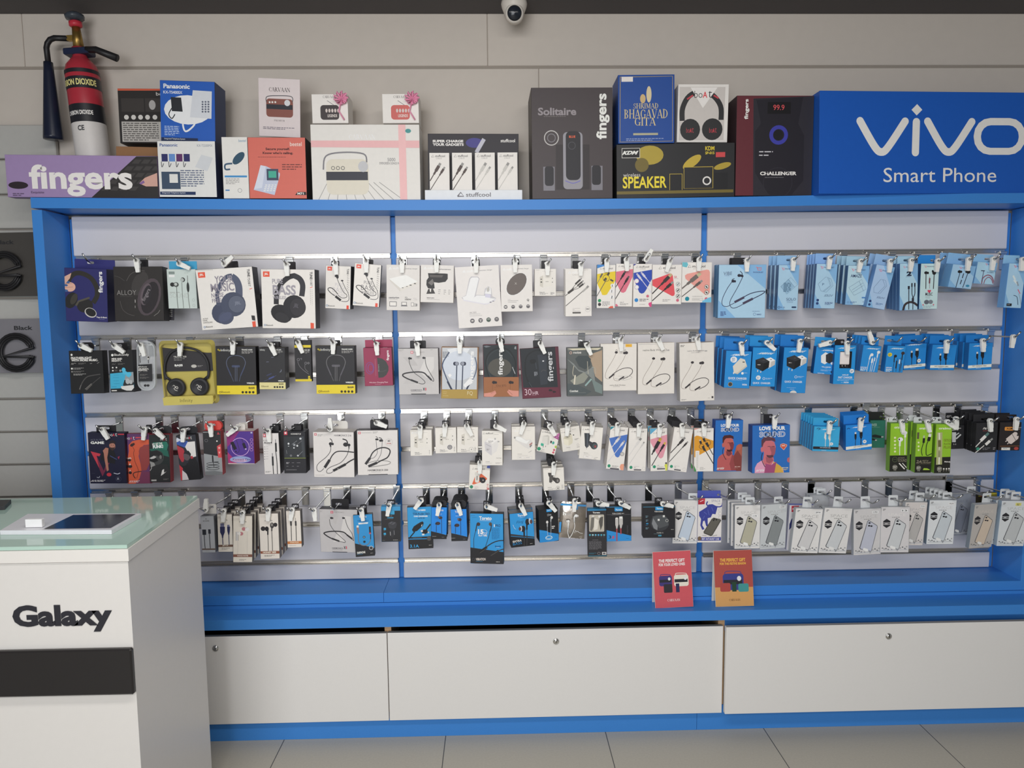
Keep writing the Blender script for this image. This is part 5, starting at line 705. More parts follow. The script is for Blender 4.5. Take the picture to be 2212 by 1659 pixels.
P('purple and orange box with one hanging dark earphone', (730, 425, 1130, 410, 1140, 1210, 790, 1220), [Pg('#c4563a', 800, 700, 795, 600, 850, 540, 960, 512, 1135, 515, 1135, 590, 1040, 600, 970, 660, 955, 780, 985, 900, 1000, 1010, 970, 1140, 920, 1220, 790, 1220, 765, 900), Pg('#8a3d3c', 955, 700, 975, 640, 1060, 600, 1135, 600, 1140, 870, 1080, 1000, 1000, 1010, 985, 900), Pg('#6d3550', 1000, 1010, 1140, 1030, 1140, 1215, 900, 1220, 970, 1130)]+boat(752, 465, 140, 48)+[R(905, 473, 95, 18, '#c4444a'), El(850, 600, 34, 26, '#3a2526', 30), El(875, 585, 20, 22, '#3a2526'), Ln('#5a2d26', 7, 860, 630, 885, 680, 875, 740, 900, 870, 950, 1000, 925, 1130), Ln('#4a2a26', 16, 1000, 1018, 900, 1035, 870, 1060, 880, 1100, 905, 1130), T('HD', 780, 800, 60, 28, '#e2dfda', 0, .04, .15), El(810, 840, 26, 24, '#2a2023'), El(818, 940, 38, 28, '#2a2023'), Pg('#e2dfda', 818, 885, 828, 920, 806, 920), El(822, 1040, 28, 26, '#2a2023'), Pg('#e2dfda', 820, 988, 828, 1015, 812, 1015), T('ROCKERZ', 812, 1166, 160, 30, '#d5c3c3', 0, .02, .2), T('R', 738, 1140, 34, 50, '#e2dfda', 0, .03, .2)],
  d=.025, c='#5a3560', side='#7a2d38', hk=(2, 1195, 1048, 345, -8), tab='k', tabx=.004, tabw=.022, Y=-.012, step=.03, rad=.004)
P('black box of a man in dark sunglasses printed FUNK!', (1110, 430, 1455, 430, 1460, 1185, 1140, 1205), [Pg('#1f6a58', 1180, 560, 1400, 545, 1425, 600, 1400, 700, 1340, 720, 1250, 650, 1190, 660), Pg('#1f5a4c', 1120, 670, 1250, 640, 1420, 690, 1440, 790, 1200, 720)]+boat(1298, 485, 105, 42)+[T('MY GET THE', 1172, 565, 165, 36, '#d5d2cd', 6, .03), T('FUNK!', 1180, 600, 170, 52, '#e6e3de', 4, .05), El(1240, 800, 120, 130, '#3a3b3b', -20), Pg('#1b1b1c', 1125, 780, 1150, 700, 1240, 680, 1330, 730, 1345, 830, 1300, 790, 1230, 760, 1130, 800), Pg('#b5b3b0', 1125, 810, 1200, 770, 1240, 790, 1180, 830), Pg('#101011', 1125, 830, 1230, 810, 1270, 850, 1200, 880, 1140, 850), Pg('#8b8a88', 1130, 860, 1200, 880, 1230, 940, 1160, 960), El(1305, 790, 20, 34, '#6d6c6a'), Pg('#262627', 1140, 960, 1230, 920, 1400, 900, 1450, 1000, 1455, 1180, 1145, 1190), Ln('#a5a4a2', 10, 1135, 1010, 1160, 970, 1150, 930), Pg('#c9c7c4', 1310, 1090, 1330, 1000, 1360, 980, 1360, 1040, 1400, 1020, 1340, 1070), R(1158, 1150, 85, 24, '#a5a3a0'), Gk(1350, 1135, 90, 2, 14, '#6d6c6a', 6)],
  d=.03, c='#1b2322', side='#8a2c34', hk=(2, 1445, 1225, 372, 46), tab='#1c1d1f', tabup=.010, Y=-.014, rad=.018)
P('red white and blue comic style box with a man in black', (1545, 450, 1860, 430, 1945, 1150, 1630, 1165), [Pg('#d5d2cf', 1650, 560, 1850, 540, 1870, 780, 1790, 800, 1700, 640), Pg('#3a57a0', 1548, 520, 1640, 500, 1740, 540, 1690, 640, 1560, 590), Pg('#c5c9d5', 1560, 480, 1640, 520, 1550, 560), Pg('#a5343e', 1555, 600, 1670, 660, 1700, 760, 1660, 900, 1600, 800), Pg('#b5353f', 1590, 900, 1660, 960, 1650, 1160, 1630, 1165), Pg('#c5bfc0', 1650, 1000, 1720, 1060, 1760, 1150, 1650, 1160), El(1725, 770, 56, 80, '#5a5054', -6), Pg('#26262a', 1670, 740, 1690, 690, 1750, 690, 1788, 740, 1780, 800, 1760, 760, 1710, 740), Pg('#1d1d20', 1760, 820, 1850, 800, 1900, 880, 1945, 1150, 1760, 1160, 1700, 1010, 1610, 920, 1640, 880, 1740, 890), El(1670, 900, 50, 34, '#2d2d31'), Pg('#a5343e', 1780, 780, 1810, 770, 1830, 810, 1790, 820)]+boat(1703, 462, 95, 44),
  d=.028, c='#2b2c33', side='#1a1b1f', hk=(2, 1845, 1668, 375, -6), tab='#1f1f23', tabup=.010, Y=-.03, rad=.02, yaw=.06)
Zm(430, 880, 7.373)
P('red backed box of a coiled black cable with round red top', (50, 370, 345, 370, 378, 1080, 95, 1080), [Pg('#8f9294', 70, 730, 300, 775, 370, 800, 378, 1080, 95, 1080), Pg('#232326', 50, 370, 345, 370, 355, 600, 290, 620, 298, 775, 68, 735), Pg('#c8464b', 285, 620, 345, 580, 360, 800, 305, 800), R(62, 390, 85, 14, '#8b8a8c'), Pg('#b5343e', 305, 385, 312, 410, 335, 430, 285, 432), Rg(115, 528, 26, 4, '#77767a'), El(285, 537, 13, 12, '#d5d2cd'), El(322, 645, 18, 17, '#dda5a0'), Pg('#dda5a0', 310, 705, 340, 705, 325, 745), Pg('#6d7072', 95, 1020, 250, 1010, 378, 1030, 378, 1080, 95, 1080), Sg('#232326', 24, 215, 765, 222, 870), Ln('#2a2a2d', 9, 225, 870, 240, 960), Rg(222, 895, 105, 8, '#2a2a2d', 24), Rg(222, 938, 105, 8, '#2a2a2d', 24), Rg(222, 975, 105, 8, '#2a2a2d', 24), Sg('#2a2a2d', 12, 240, 872, 310, 868)], d=.02, c='#2b2b2e', side='#a8383f', hk=(2, 270, 180, 292, 4), tab='#c9453f', rad=.02, tabup=.014, Y=-.03, stack=1, step=.024, yaw=.1)
P('purple neon box with glowing circle around two black plugs', (430, 380, 862, 380, 890, 905, 465, 900), [Pg('#8a2f72', 432, 385, 640, 385, 520, 560, 440, 640), Pg('#a5346a', 445, 700, 600, 870, 600, 890, 470, 890), El(660, 830, 170, 55, '#8f9cc8'), El(650, 845, 120, 30, '#c5aac8'), Rg(655, 630, 150, 9, '#c59fd0'), Sg('#241f2e', 55, 520, 550, 580, 670), Sg('#241f2e', 18, 585, 690, 590, 715), Ln('#3d2d55', 9, 590, 510, 620, 600, 640, 690, 600, 730), Ln('#3d2d55', 9, 680, 500, 710, 580), Sg('#241f2e', 44, 705, 570, 735, 650), Sg('#b5a5c0', 26, 740, 655, 750, 672)]+[Rg(836, y, 24, 5, '#c58fb8') for y in (518, 576, 630, 675)]+[T('Konnect One', 540, 812, 285, 34, '#3d2a55', 0, .0), Gk(510, 855, 300, 1, 12, '#7d3a6a'), T('ortronics', 475, 398, 110, 14, '#cfc5d5'), R(820, 390, 28, 24, '#b5b0c5'), Pg('#cfc5c0', 463, 888, 892, 892, 890, 905, 465, 900)], d=.03, c='#4f3487', side='#8f3440', top='#c9b8b5', hk=(2, 735, 585, 335, -52), tab='w', tabx=.006, tabw=.032, Y=-.03, stack=1, step=.034, yaw=.04)
P('tall white audio cable box printed AUX 4 with black side', (1005, 410, 1265, 410, 1300, 1065, 1045, 1065), [R(1018, 420, 45, 55, '#c4384a'), R(1028, 432, 24, 30, '#e2c5c8'), T('KONNECT', 1022, 518, 140, 20, '#55535a'), T('AUX 4', 1030, 547, 132, 33, '#3a383c', 0, .03)]+[x for y in (630, 663, 705, 742, 785, 825) for x in (El(1046, y, 7, 7, '#77757a'), Gk(1068, y-5, 50, 1, 9, '#77757a'))]+[Ln('#2a2a2d', 12, 1222, 700, 1240, 860, 1250, 1065), Sg('#2a2a2d', 28, 1222, 565, 1228, 705), Sg('#77757a', 11, 1217, 510, 1220, 565), Ln('#2a2a2d', 12, 1178, 920, 1188, 1065), Sg('#2a2a2d', 28, 1172, 780, 1178, 925), Sg('#77757a', 11, 1167, 728, 1170, 785), Gk(1060, 1018, 85, 2, 11, '#8b8987', 6)], d=.035, c='#d3cfcd', side='#222226', top='#222226', hk=(2, 1230, 1105, 375, 4), tab='k', tabx=.010, tabw=.032, Y=-.035, stack=1, step=.037, yaw=.05)
P('black earphone window box with small white icons', (1335, 385, 1690, 380, 1710, 1050, 1360, 1048), [R(1350, 378, 55, 62, '#c4384a'), R(1362, 392, 30, 32, '#e2c5c8'), T('KONNECT J5', 1462, 415, 160, 22, '#dedbd6', 0, .04), Pg('#2f3236', 1355, 465, 1665, 462, 1690, 795, 1370, 800), Pg('#3d4146', 1620, 465, 1665, 462, 1690, 795, 1650, 798), Sg('#a3b54a', 5, 1360, 808, 1700, 806), El(1615, 498, 18, 16, '#c5c8cb'), El(1425, 578, 15, 15, '#d5d8da'), Gk(1415, 615, 34, 1, 16, '#d5d8da'), R(1500, 580, 34, 34, '#8b8f94'), Sg('#8b8f94', 5, 1480, 590, 1560, 530), Sg('#77757a', 5, 1550, 600, 1640, 530), El(1565, 612, 14, 14, '#d5d8da'), El(1512, 645, 11, 11, '#d5d8da'), Sg('#8b8f94', 4, 1390, 680, 1400, 740), Sg('#8b8f94', 5, 1590, 760, 1650, 700), El(1575, 768, 16, 14, '#b5b8bb'), Rg(1465, 768, 14, 4, '#b5b8bb'), Gk(1390, 875, 50, 2, 14, '#a5a3a8', 8), Gk(1480, 880, 50, 1, 10, '#a5a3a8'), Gk(1560, 880, 75, 1, 10, '#a5a3a8'), Gk(1395, 935, 40, 1, 10, '#a5a3a8'), Gk(1482, 935, 45, 1, 10, '#a5a3a8'), Gk(1560, 935, 45, 1, 10, '#a5a3a8'), Gk(1392, 992, 238, 1, 9, '#b5b3b8')], d=.022, c='#242429', side='#1c1c20', hk=(2, 1620, 1455, 362, 0), tab='k', tabx=.012, tabw=.035, Y=-.035, stack=1, step=.03, lock=False)
Zm(660, 880, 7.373)
P('white box of hook-ear neckband cropped at its edge', (112, 388, 768, 395, 780, 1118, 140, 1108), [R(140, 412, 36, 36, '#c4485a'), R(150, 420, 16, 20, '#dcd8d5'), Gk(190, 432, 85, 2, 18, '#8b8987', 7), T('HARMONICS 216', 455, 432, 275, 28, '#55535a', 0, .01)]+bud(400, 580, 30, '#2c2b2e')+[Ln('#2c2b2e', 12, 425, 560, 415, 520, 388, 497), Ln('#2c2b2e', 22, 395, 600, 402, 630), Ln('#4a484b', 9, 402, 620, 395, 700, 330, 790, 220, 880, 180, 940, 190, 1005, 240, 1018, 295, 970), El(640, 592, 42, 34, '#2c2b2e'), El(692, 600, 24, 24, '#2c2b2e'), Ln('#2c2b2e', 18, 672, 575, 650, 525, 590, 502), Ln('#2c2b2e', 16, 690, 615, 692, 655), Ln('#4a484b', 9, 692, 650, 660, 760, 560, 880, 400, 950, 340, 1000, 345, 1045, 400, 1045, 440, 1020), Ln('#2c2b2e', 17, 385, 840, 430, 760, 500, 705, 620, 700, 770, 715), Sg('#2c2b2e', 44, 305, 960, 385, 835), Sg('#2c2b2e', 40, 440, 1010, 640, 905), Ln('#2c2b2e', 20, 630, 910, 700, 860, 775, 820), El(518, 978, 6, 6, W), Gk(160, 1076, 210, 1, 9, '#8b8987')], d=.07, c='#d5d1ce', side='#7d7b7c', top='#b9b4ae', hk=(2, 515, 395, 345, 180), tab='w', tabw=.07, tabx=.012, rad=.01, tabup=.016, Y=-.035, yaw=.05)
P('white box of teardrop looped neckband below dark header', (820, 370, 1470, 355, 1475, 1065, 832, 1085), [R(840, 390, 38, 36, '#c4485a'), R(850, 398, 18, 20, '#dcd8d5'), T('PORTRONICS', 892, 396, 160, 20, '#8b8987', 0, -.005), Gk(1070, 388, 85, 2, 16, '#8b8987', 7)]+bud(1130, 510, 20, '#2c2b2e')+bud(1195, 528, 24, '#2c2b2e')+[Ln('#2c2b2e', 9, 1145, 500, 1140, 475, 1118, 466), Ln('#2c2b2e', 11, 1220, 515, 1200, 490, 1165, 482), Ln('#55535a', 7, 1125, 530, 1135, 640, 1140, 730, 1090, 800, 1040, 810), Ln('#55535a', 7, 1220, 545, 1215, 640, 1200, 740, 1160, 820, 1125, 860), Rg(1328, 555, 60, 4, '#b5b2af'), T('60', 1308, 518, 40, 30, '#3a383c', 0, .02), T('HOURS', 1294, 568, 70, 16, '#a5383f', 0, .02), Ln('#8f8d8b', 11, 960, 900, 1100, 855, 1260, 850, 1350, 870, 1320, 905, 1180, 930, 1030, 950), Ln('#2c2b2e', 19, 1025, 810, 1070, 720, 1150, 660, 1250, 640, 1330, 665, 1345, 720, 1300, 800, 1200, 850, 1120, 895), Sg('#2c2b2e', 40, 955, 905, 1028, 805), Sg('#2c2b2e', 40, 1000, 940, 1140, 880), T('HARMONICS 250', 992, 988, 325, 28, '#3a383c', 0, .01), Gk(1050, 1030, 215, 1, 8, '#77757a'), R(1003, 1066, 308, 15, '#2c2b2e')], d=.05, c='#d5d1ce', side='#4b494d', top='#3d3b3f', hk=(2, 1175, 1130, 245, 68), tab='k', tabw=.066, tabx=.003, rad=.008, tabup=.009, Y=-.03)
# small white charger cartons
Zm(880, 880, 7.373)
def scs(x, y, w, h): return sc(x, y, w, h)
def charger(lab, q, hk, art, **kw):
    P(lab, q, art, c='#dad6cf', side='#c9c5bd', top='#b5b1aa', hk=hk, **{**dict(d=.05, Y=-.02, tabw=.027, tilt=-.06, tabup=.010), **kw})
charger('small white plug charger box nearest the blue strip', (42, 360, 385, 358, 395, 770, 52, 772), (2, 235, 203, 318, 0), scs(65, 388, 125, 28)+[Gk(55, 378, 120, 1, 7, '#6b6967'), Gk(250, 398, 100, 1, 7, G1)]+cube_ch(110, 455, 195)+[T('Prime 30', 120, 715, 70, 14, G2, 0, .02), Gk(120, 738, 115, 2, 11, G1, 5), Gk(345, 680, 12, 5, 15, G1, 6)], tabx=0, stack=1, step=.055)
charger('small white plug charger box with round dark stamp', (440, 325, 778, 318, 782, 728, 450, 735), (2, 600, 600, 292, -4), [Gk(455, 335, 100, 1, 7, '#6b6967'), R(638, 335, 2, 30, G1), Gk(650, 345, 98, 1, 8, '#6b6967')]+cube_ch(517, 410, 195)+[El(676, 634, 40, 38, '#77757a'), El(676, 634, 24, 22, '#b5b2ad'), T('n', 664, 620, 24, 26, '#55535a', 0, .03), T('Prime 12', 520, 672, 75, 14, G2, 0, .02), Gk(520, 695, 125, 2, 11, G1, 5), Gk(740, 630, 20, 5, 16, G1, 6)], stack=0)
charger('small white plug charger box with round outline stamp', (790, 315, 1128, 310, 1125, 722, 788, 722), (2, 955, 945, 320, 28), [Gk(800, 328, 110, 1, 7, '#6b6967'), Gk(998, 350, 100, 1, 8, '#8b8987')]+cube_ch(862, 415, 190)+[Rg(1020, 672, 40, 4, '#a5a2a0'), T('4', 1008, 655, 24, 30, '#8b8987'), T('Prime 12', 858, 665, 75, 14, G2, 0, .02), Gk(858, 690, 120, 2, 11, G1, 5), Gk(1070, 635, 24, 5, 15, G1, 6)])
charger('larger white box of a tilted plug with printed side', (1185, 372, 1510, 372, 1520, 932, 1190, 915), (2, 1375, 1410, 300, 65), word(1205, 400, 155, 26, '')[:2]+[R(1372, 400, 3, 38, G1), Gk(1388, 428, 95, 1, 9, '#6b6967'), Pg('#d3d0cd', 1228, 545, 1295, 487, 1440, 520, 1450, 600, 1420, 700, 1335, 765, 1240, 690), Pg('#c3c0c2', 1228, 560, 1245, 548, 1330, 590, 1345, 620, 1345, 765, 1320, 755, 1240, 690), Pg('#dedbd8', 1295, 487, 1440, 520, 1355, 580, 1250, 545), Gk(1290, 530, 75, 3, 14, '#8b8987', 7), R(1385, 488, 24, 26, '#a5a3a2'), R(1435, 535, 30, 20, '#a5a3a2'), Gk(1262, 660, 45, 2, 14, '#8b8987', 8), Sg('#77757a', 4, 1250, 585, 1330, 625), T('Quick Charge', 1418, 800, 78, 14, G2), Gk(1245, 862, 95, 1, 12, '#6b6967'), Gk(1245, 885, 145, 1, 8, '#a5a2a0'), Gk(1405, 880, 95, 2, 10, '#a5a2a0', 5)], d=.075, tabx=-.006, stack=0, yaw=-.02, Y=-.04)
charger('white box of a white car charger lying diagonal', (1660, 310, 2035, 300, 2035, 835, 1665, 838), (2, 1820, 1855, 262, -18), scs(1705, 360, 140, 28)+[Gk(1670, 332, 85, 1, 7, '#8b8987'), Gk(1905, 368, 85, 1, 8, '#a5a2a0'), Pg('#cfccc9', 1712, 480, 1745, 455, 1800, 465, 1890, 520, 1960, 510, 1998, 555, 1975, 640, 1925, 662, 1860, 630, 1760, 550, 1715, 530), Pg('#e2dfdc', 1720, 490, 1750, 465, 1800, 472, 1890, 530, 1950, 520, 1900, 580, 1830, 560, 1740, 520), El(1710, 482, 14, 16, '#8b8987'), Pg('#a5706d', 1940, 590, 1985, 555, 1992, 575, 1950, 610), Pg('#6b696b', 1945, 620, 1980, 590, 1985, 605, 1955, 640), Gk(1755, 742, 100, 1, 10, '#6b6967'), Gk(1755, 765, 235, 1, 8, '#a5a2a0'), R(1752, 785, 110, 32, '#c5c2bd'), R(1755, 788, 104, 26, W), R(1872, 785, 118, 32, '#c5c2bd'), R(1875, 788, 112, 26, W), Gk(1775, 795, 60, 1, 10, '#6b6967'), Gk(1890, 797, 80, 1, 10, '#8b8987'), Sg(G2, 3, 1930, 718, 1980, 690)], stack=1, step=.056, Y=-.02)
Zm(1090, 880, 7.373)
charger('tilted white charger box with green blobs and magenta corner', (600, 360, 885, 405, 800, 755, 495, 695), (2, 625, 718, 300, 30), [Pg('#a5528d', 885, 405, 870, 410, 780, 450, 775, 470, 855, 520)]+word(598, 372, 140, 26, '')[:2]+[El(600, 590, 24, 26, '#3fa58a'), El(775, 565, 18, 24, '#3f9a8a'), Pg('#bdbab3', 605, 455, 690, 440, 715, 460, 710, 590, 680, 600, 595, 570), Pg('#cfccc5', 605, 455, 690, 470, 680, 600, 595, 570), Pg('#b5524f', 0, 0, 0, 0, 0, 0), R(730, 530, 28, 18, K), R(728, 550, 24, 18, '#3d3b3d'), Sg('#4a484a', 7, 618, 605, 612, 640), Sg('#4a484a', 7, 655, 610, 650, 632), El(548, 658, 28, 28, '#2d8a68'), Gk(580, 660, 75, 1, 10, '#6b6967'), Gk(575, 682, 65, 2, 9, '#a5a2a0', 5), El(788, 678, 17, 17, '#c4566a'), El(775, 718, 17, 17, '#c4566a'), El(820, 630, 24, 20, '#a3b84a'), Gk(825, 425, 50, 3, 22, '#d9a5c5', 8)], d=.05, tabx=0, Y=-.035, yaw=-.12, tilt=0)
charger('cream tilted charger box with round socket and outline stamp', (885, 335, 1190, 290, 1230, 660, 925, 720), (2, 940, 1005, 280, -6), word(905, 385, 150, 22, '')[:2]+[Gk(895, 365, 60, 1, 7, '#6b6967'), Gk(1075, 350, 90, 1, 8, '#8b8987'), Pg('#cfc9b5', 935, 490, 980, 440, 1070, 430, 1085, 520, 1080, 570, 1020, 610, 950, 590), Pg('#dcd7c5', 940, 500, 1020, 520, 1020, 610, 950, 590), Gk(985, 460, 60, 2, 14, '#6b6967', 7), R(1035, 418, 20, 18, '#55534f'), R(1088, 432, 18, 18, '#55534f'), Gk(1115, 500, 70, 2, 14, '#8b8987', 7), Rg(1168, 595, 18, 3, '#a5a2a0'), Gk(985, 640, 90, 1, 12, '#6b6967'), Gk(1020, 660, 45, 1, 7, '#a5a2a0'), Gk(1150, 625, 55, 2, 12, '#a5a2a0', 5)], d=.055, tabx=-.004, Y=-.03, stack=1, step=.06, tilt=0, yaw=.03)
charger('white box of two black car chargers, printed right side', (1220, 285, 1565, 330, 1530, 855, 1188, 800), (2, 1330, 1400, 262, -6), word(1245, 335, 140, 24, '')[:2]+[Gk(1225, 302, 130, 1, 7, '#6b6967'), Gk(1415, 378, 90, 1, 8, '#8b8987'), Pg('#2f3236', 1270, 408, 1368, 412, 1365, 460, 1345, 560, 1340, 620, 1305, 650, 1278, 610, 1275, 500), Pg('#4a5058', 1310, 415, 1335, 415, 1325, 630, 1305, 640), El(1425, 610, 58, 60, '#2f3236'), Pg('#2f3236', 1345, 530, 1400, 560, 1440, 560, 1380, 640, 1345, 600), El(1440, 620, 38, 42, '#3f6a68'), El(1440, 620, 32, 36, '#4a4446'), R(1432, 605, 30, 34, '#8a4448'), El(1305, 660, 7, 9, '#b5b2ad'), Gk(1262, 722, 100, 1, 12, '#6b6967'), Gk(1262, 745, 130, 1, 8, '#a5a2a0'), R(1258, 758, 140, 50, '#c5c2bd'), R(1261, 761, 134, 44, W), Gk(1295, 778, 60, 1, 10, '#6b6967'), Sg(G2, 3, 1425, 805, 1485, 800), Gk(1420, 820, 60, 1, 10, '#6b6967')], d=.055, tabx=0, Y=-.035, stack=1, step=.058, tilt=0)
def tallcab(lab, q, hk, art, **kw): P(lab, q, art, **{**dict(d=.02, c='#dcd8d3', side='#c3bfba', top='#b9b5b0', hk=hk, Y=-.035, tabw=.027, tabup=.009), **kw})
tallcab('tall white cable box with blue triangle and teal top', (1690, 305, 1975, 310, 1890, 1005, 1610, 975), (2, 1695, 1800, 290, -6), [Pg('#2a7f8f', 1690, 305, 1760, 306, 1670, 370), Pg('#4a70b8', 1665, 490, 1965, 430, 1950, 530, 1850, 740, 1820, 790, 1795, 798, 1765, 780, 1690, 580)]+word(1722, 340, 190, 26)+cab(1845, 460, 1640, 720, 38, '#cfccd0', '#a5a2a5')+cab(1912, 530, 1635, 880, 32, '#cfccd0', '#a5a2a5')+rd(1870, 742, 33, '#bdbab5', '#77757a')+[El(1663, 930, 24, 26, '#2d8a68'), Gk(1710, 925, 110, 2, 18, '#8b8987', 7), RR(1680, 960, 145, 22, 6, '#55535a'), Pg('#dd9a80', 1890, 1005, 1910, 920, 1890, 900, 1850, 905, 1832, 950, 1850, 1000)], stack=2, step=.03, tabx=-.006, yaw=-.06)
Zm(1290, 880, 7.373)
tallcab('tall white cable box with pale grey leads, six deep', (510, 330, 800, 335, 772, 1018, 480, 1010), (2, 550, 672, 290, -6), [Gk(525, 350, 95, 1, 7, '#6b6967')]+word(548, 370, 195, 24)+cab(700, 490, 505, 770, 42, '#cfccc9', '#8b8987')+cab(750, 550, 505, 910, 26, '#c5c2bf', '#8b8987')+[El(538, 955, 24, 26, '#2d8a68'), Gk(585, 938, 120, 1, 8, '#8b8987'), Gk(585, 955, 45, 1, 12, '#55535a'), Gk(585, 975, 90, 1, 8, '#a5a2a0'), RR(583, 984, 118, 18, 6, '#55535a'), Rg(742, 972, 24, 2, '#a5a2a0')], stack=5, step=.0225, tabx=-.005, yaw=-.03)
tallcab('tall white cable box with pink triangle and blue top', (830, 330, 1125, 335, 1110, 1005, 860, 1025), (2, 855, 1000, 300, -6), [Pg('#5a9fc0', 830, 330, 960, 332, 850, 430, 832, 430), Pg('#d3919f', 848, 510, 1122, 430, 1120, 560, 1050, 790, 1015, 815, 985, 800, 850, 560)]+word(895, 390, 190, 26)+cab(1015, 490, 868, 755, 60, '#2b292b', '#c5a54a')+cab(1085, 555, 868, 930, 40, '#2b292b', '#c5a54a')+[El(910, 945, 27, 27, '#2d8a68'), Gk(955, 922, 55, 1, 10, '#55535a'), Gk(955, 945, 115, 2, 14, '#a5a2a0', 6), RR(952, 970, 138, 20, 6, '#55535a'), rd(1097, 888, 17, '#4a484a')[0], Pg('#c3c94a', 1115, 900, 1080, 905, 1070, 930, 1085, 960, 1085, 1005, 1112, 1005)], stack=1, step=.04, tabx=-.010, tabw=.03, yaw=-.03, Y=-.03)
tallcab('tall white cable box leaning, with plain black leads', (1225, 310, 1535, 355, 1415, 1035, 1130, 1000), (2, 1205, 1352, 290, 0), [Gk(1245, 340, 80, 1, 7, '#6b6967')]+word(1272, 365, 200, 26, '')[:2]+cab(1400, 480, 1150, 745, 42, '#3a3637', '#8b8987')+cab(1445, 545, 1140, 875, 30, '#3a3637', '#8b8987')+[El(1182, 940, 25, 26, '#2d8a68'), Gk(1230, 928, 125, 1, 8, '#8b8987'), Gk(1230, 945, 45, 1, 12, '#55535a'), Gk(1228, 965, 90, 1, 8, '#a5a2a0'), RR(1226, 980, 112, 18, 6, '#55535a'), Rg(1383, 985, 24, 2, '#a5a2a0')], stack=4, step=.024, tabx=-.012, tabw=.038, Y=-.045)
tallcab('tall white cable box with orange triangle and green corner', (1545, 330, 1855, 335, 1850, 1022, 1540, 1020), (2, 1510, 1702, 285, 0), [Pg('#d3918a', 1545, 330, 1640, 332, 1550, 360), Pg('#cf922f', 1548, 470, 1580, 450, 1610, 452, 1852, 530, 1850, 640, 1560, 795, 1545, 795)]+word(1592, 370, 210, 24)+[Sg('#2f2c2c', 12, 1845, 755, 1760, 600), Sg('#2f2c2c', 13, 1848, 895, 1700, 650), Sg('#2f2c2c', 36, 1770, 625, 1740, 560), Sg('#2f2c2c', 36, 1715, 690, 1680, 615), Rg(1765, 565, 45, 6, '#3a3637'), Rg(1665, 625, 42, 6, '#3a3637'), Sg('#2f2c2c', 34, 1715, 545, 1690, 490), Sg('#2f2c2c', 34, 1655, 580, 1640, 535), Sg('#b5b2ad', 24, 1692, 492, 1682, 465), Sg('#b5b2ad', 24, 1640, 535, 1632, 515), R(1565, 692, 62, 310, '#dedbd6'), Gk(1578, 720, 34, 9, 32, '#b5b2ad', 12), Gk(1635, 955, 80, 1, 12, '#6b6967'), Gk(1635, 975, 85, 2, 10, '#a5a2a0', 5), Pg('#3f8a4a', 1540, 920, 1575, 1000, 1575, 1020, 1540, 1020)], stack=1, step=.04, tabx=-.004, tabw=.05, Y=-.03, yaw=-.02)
# two small stacks hung from the middle slot
Zm(880, 880, 7.373)
charger('small box of two car chargers on an orange triangle, hung low', (995, 912, 1325, 920, 1300, 1310, 975, 1308), (2.5, 1130, 1155, 880, -2), [Pg('#4a5aa5', 1325, 925, 1270, 930, 1265, 965, 1320, 975), Pg('#d0623f', 1110, 1022, 1135, 1022, 1270, 1130, 1262, 1155, 1060, 1228, 1030, 1222)]+word(1035, 962, 200, 26, '')[:2]+[RR(1075, 1030, 90, 55, 18, '#c9c6bf'), RR(1080, 1070, 68, 130, 28, '#cfccc5'), R(1105, 1090, 12, 70, '#55534f'), El(1200, 1160, 48, 48, '#2b292b'), Pg('#2b292b', 1148, 1110, 1190, 1120, 1180, 1170, 1148, 1175), El(1205, 1160, 8, 10, '#c9c6bf'), El(1020, 1265, 27, 27, '#2d7f60'), Gk(1068, 1258, 85, 1, 10, '#c4768a'), Gk(1068, 1278, 65, 2, 10, '#a5a2a0', 5), Rg(1278, 1232, 13, 5, '#b5343e'), Rg(1276, 1275, 14, 5, '#b5343e'), Pg('#b5343e', 1300, 1285, 1250, 1305, 1300, 1310)], stack=1, step=.05, Y=-.02, tabx=-.006, tabw=.026)
Zm(1090, 880, 7.373)
charger('small white box of two black car chargers, hung low', (608, 970, 945, 955, 955, 1310, 630, 1330), (2.5, 720, 785, 905, -4), [Gk(618, 988, 115, 1, 9, '#6b6967'), Gk(820, 988, 100, 1, 8, '#8b8987'), Pg('#3a3736', 690, 1042, 780, 1045, 778, 1085, 765, 1110, 762, 1180, 742, 1200, 712, 1195, 712, 1110, 700, 1090), Pg('#55514f', 715, 1060, 760, 1062, 750, 1190, 730, 1190), El(838, 1165, 44, 46, '#3a3736'), Pg('#3a3736', 765, 1110, 830, 1125, 820, 1200, 765, 1160), El(845, 1168, 30, 34, '#55514f'), R(835, 1150, 20, 36, '#8b8783'), El(742, 1212, 6, 7, '#a5a2a0'), Gk(690, 1275, 85, 1, 12, '#55534f'), Gk(690, 1298, 120, 2, 9, '#a5a2a0', 5), Rg(848, 1285, 32, 3, '#55534f'), R(838, 1275, 8, 26, K), R(852, 1275, 8, 26, K), Gk(905, 1235, 30, 5, 14, '#a5a2a0', 6)], stack=2, step=.052, Y=-.03, tabx=-.004, tabw=.027)
Zm(1530, 870, 6.32)
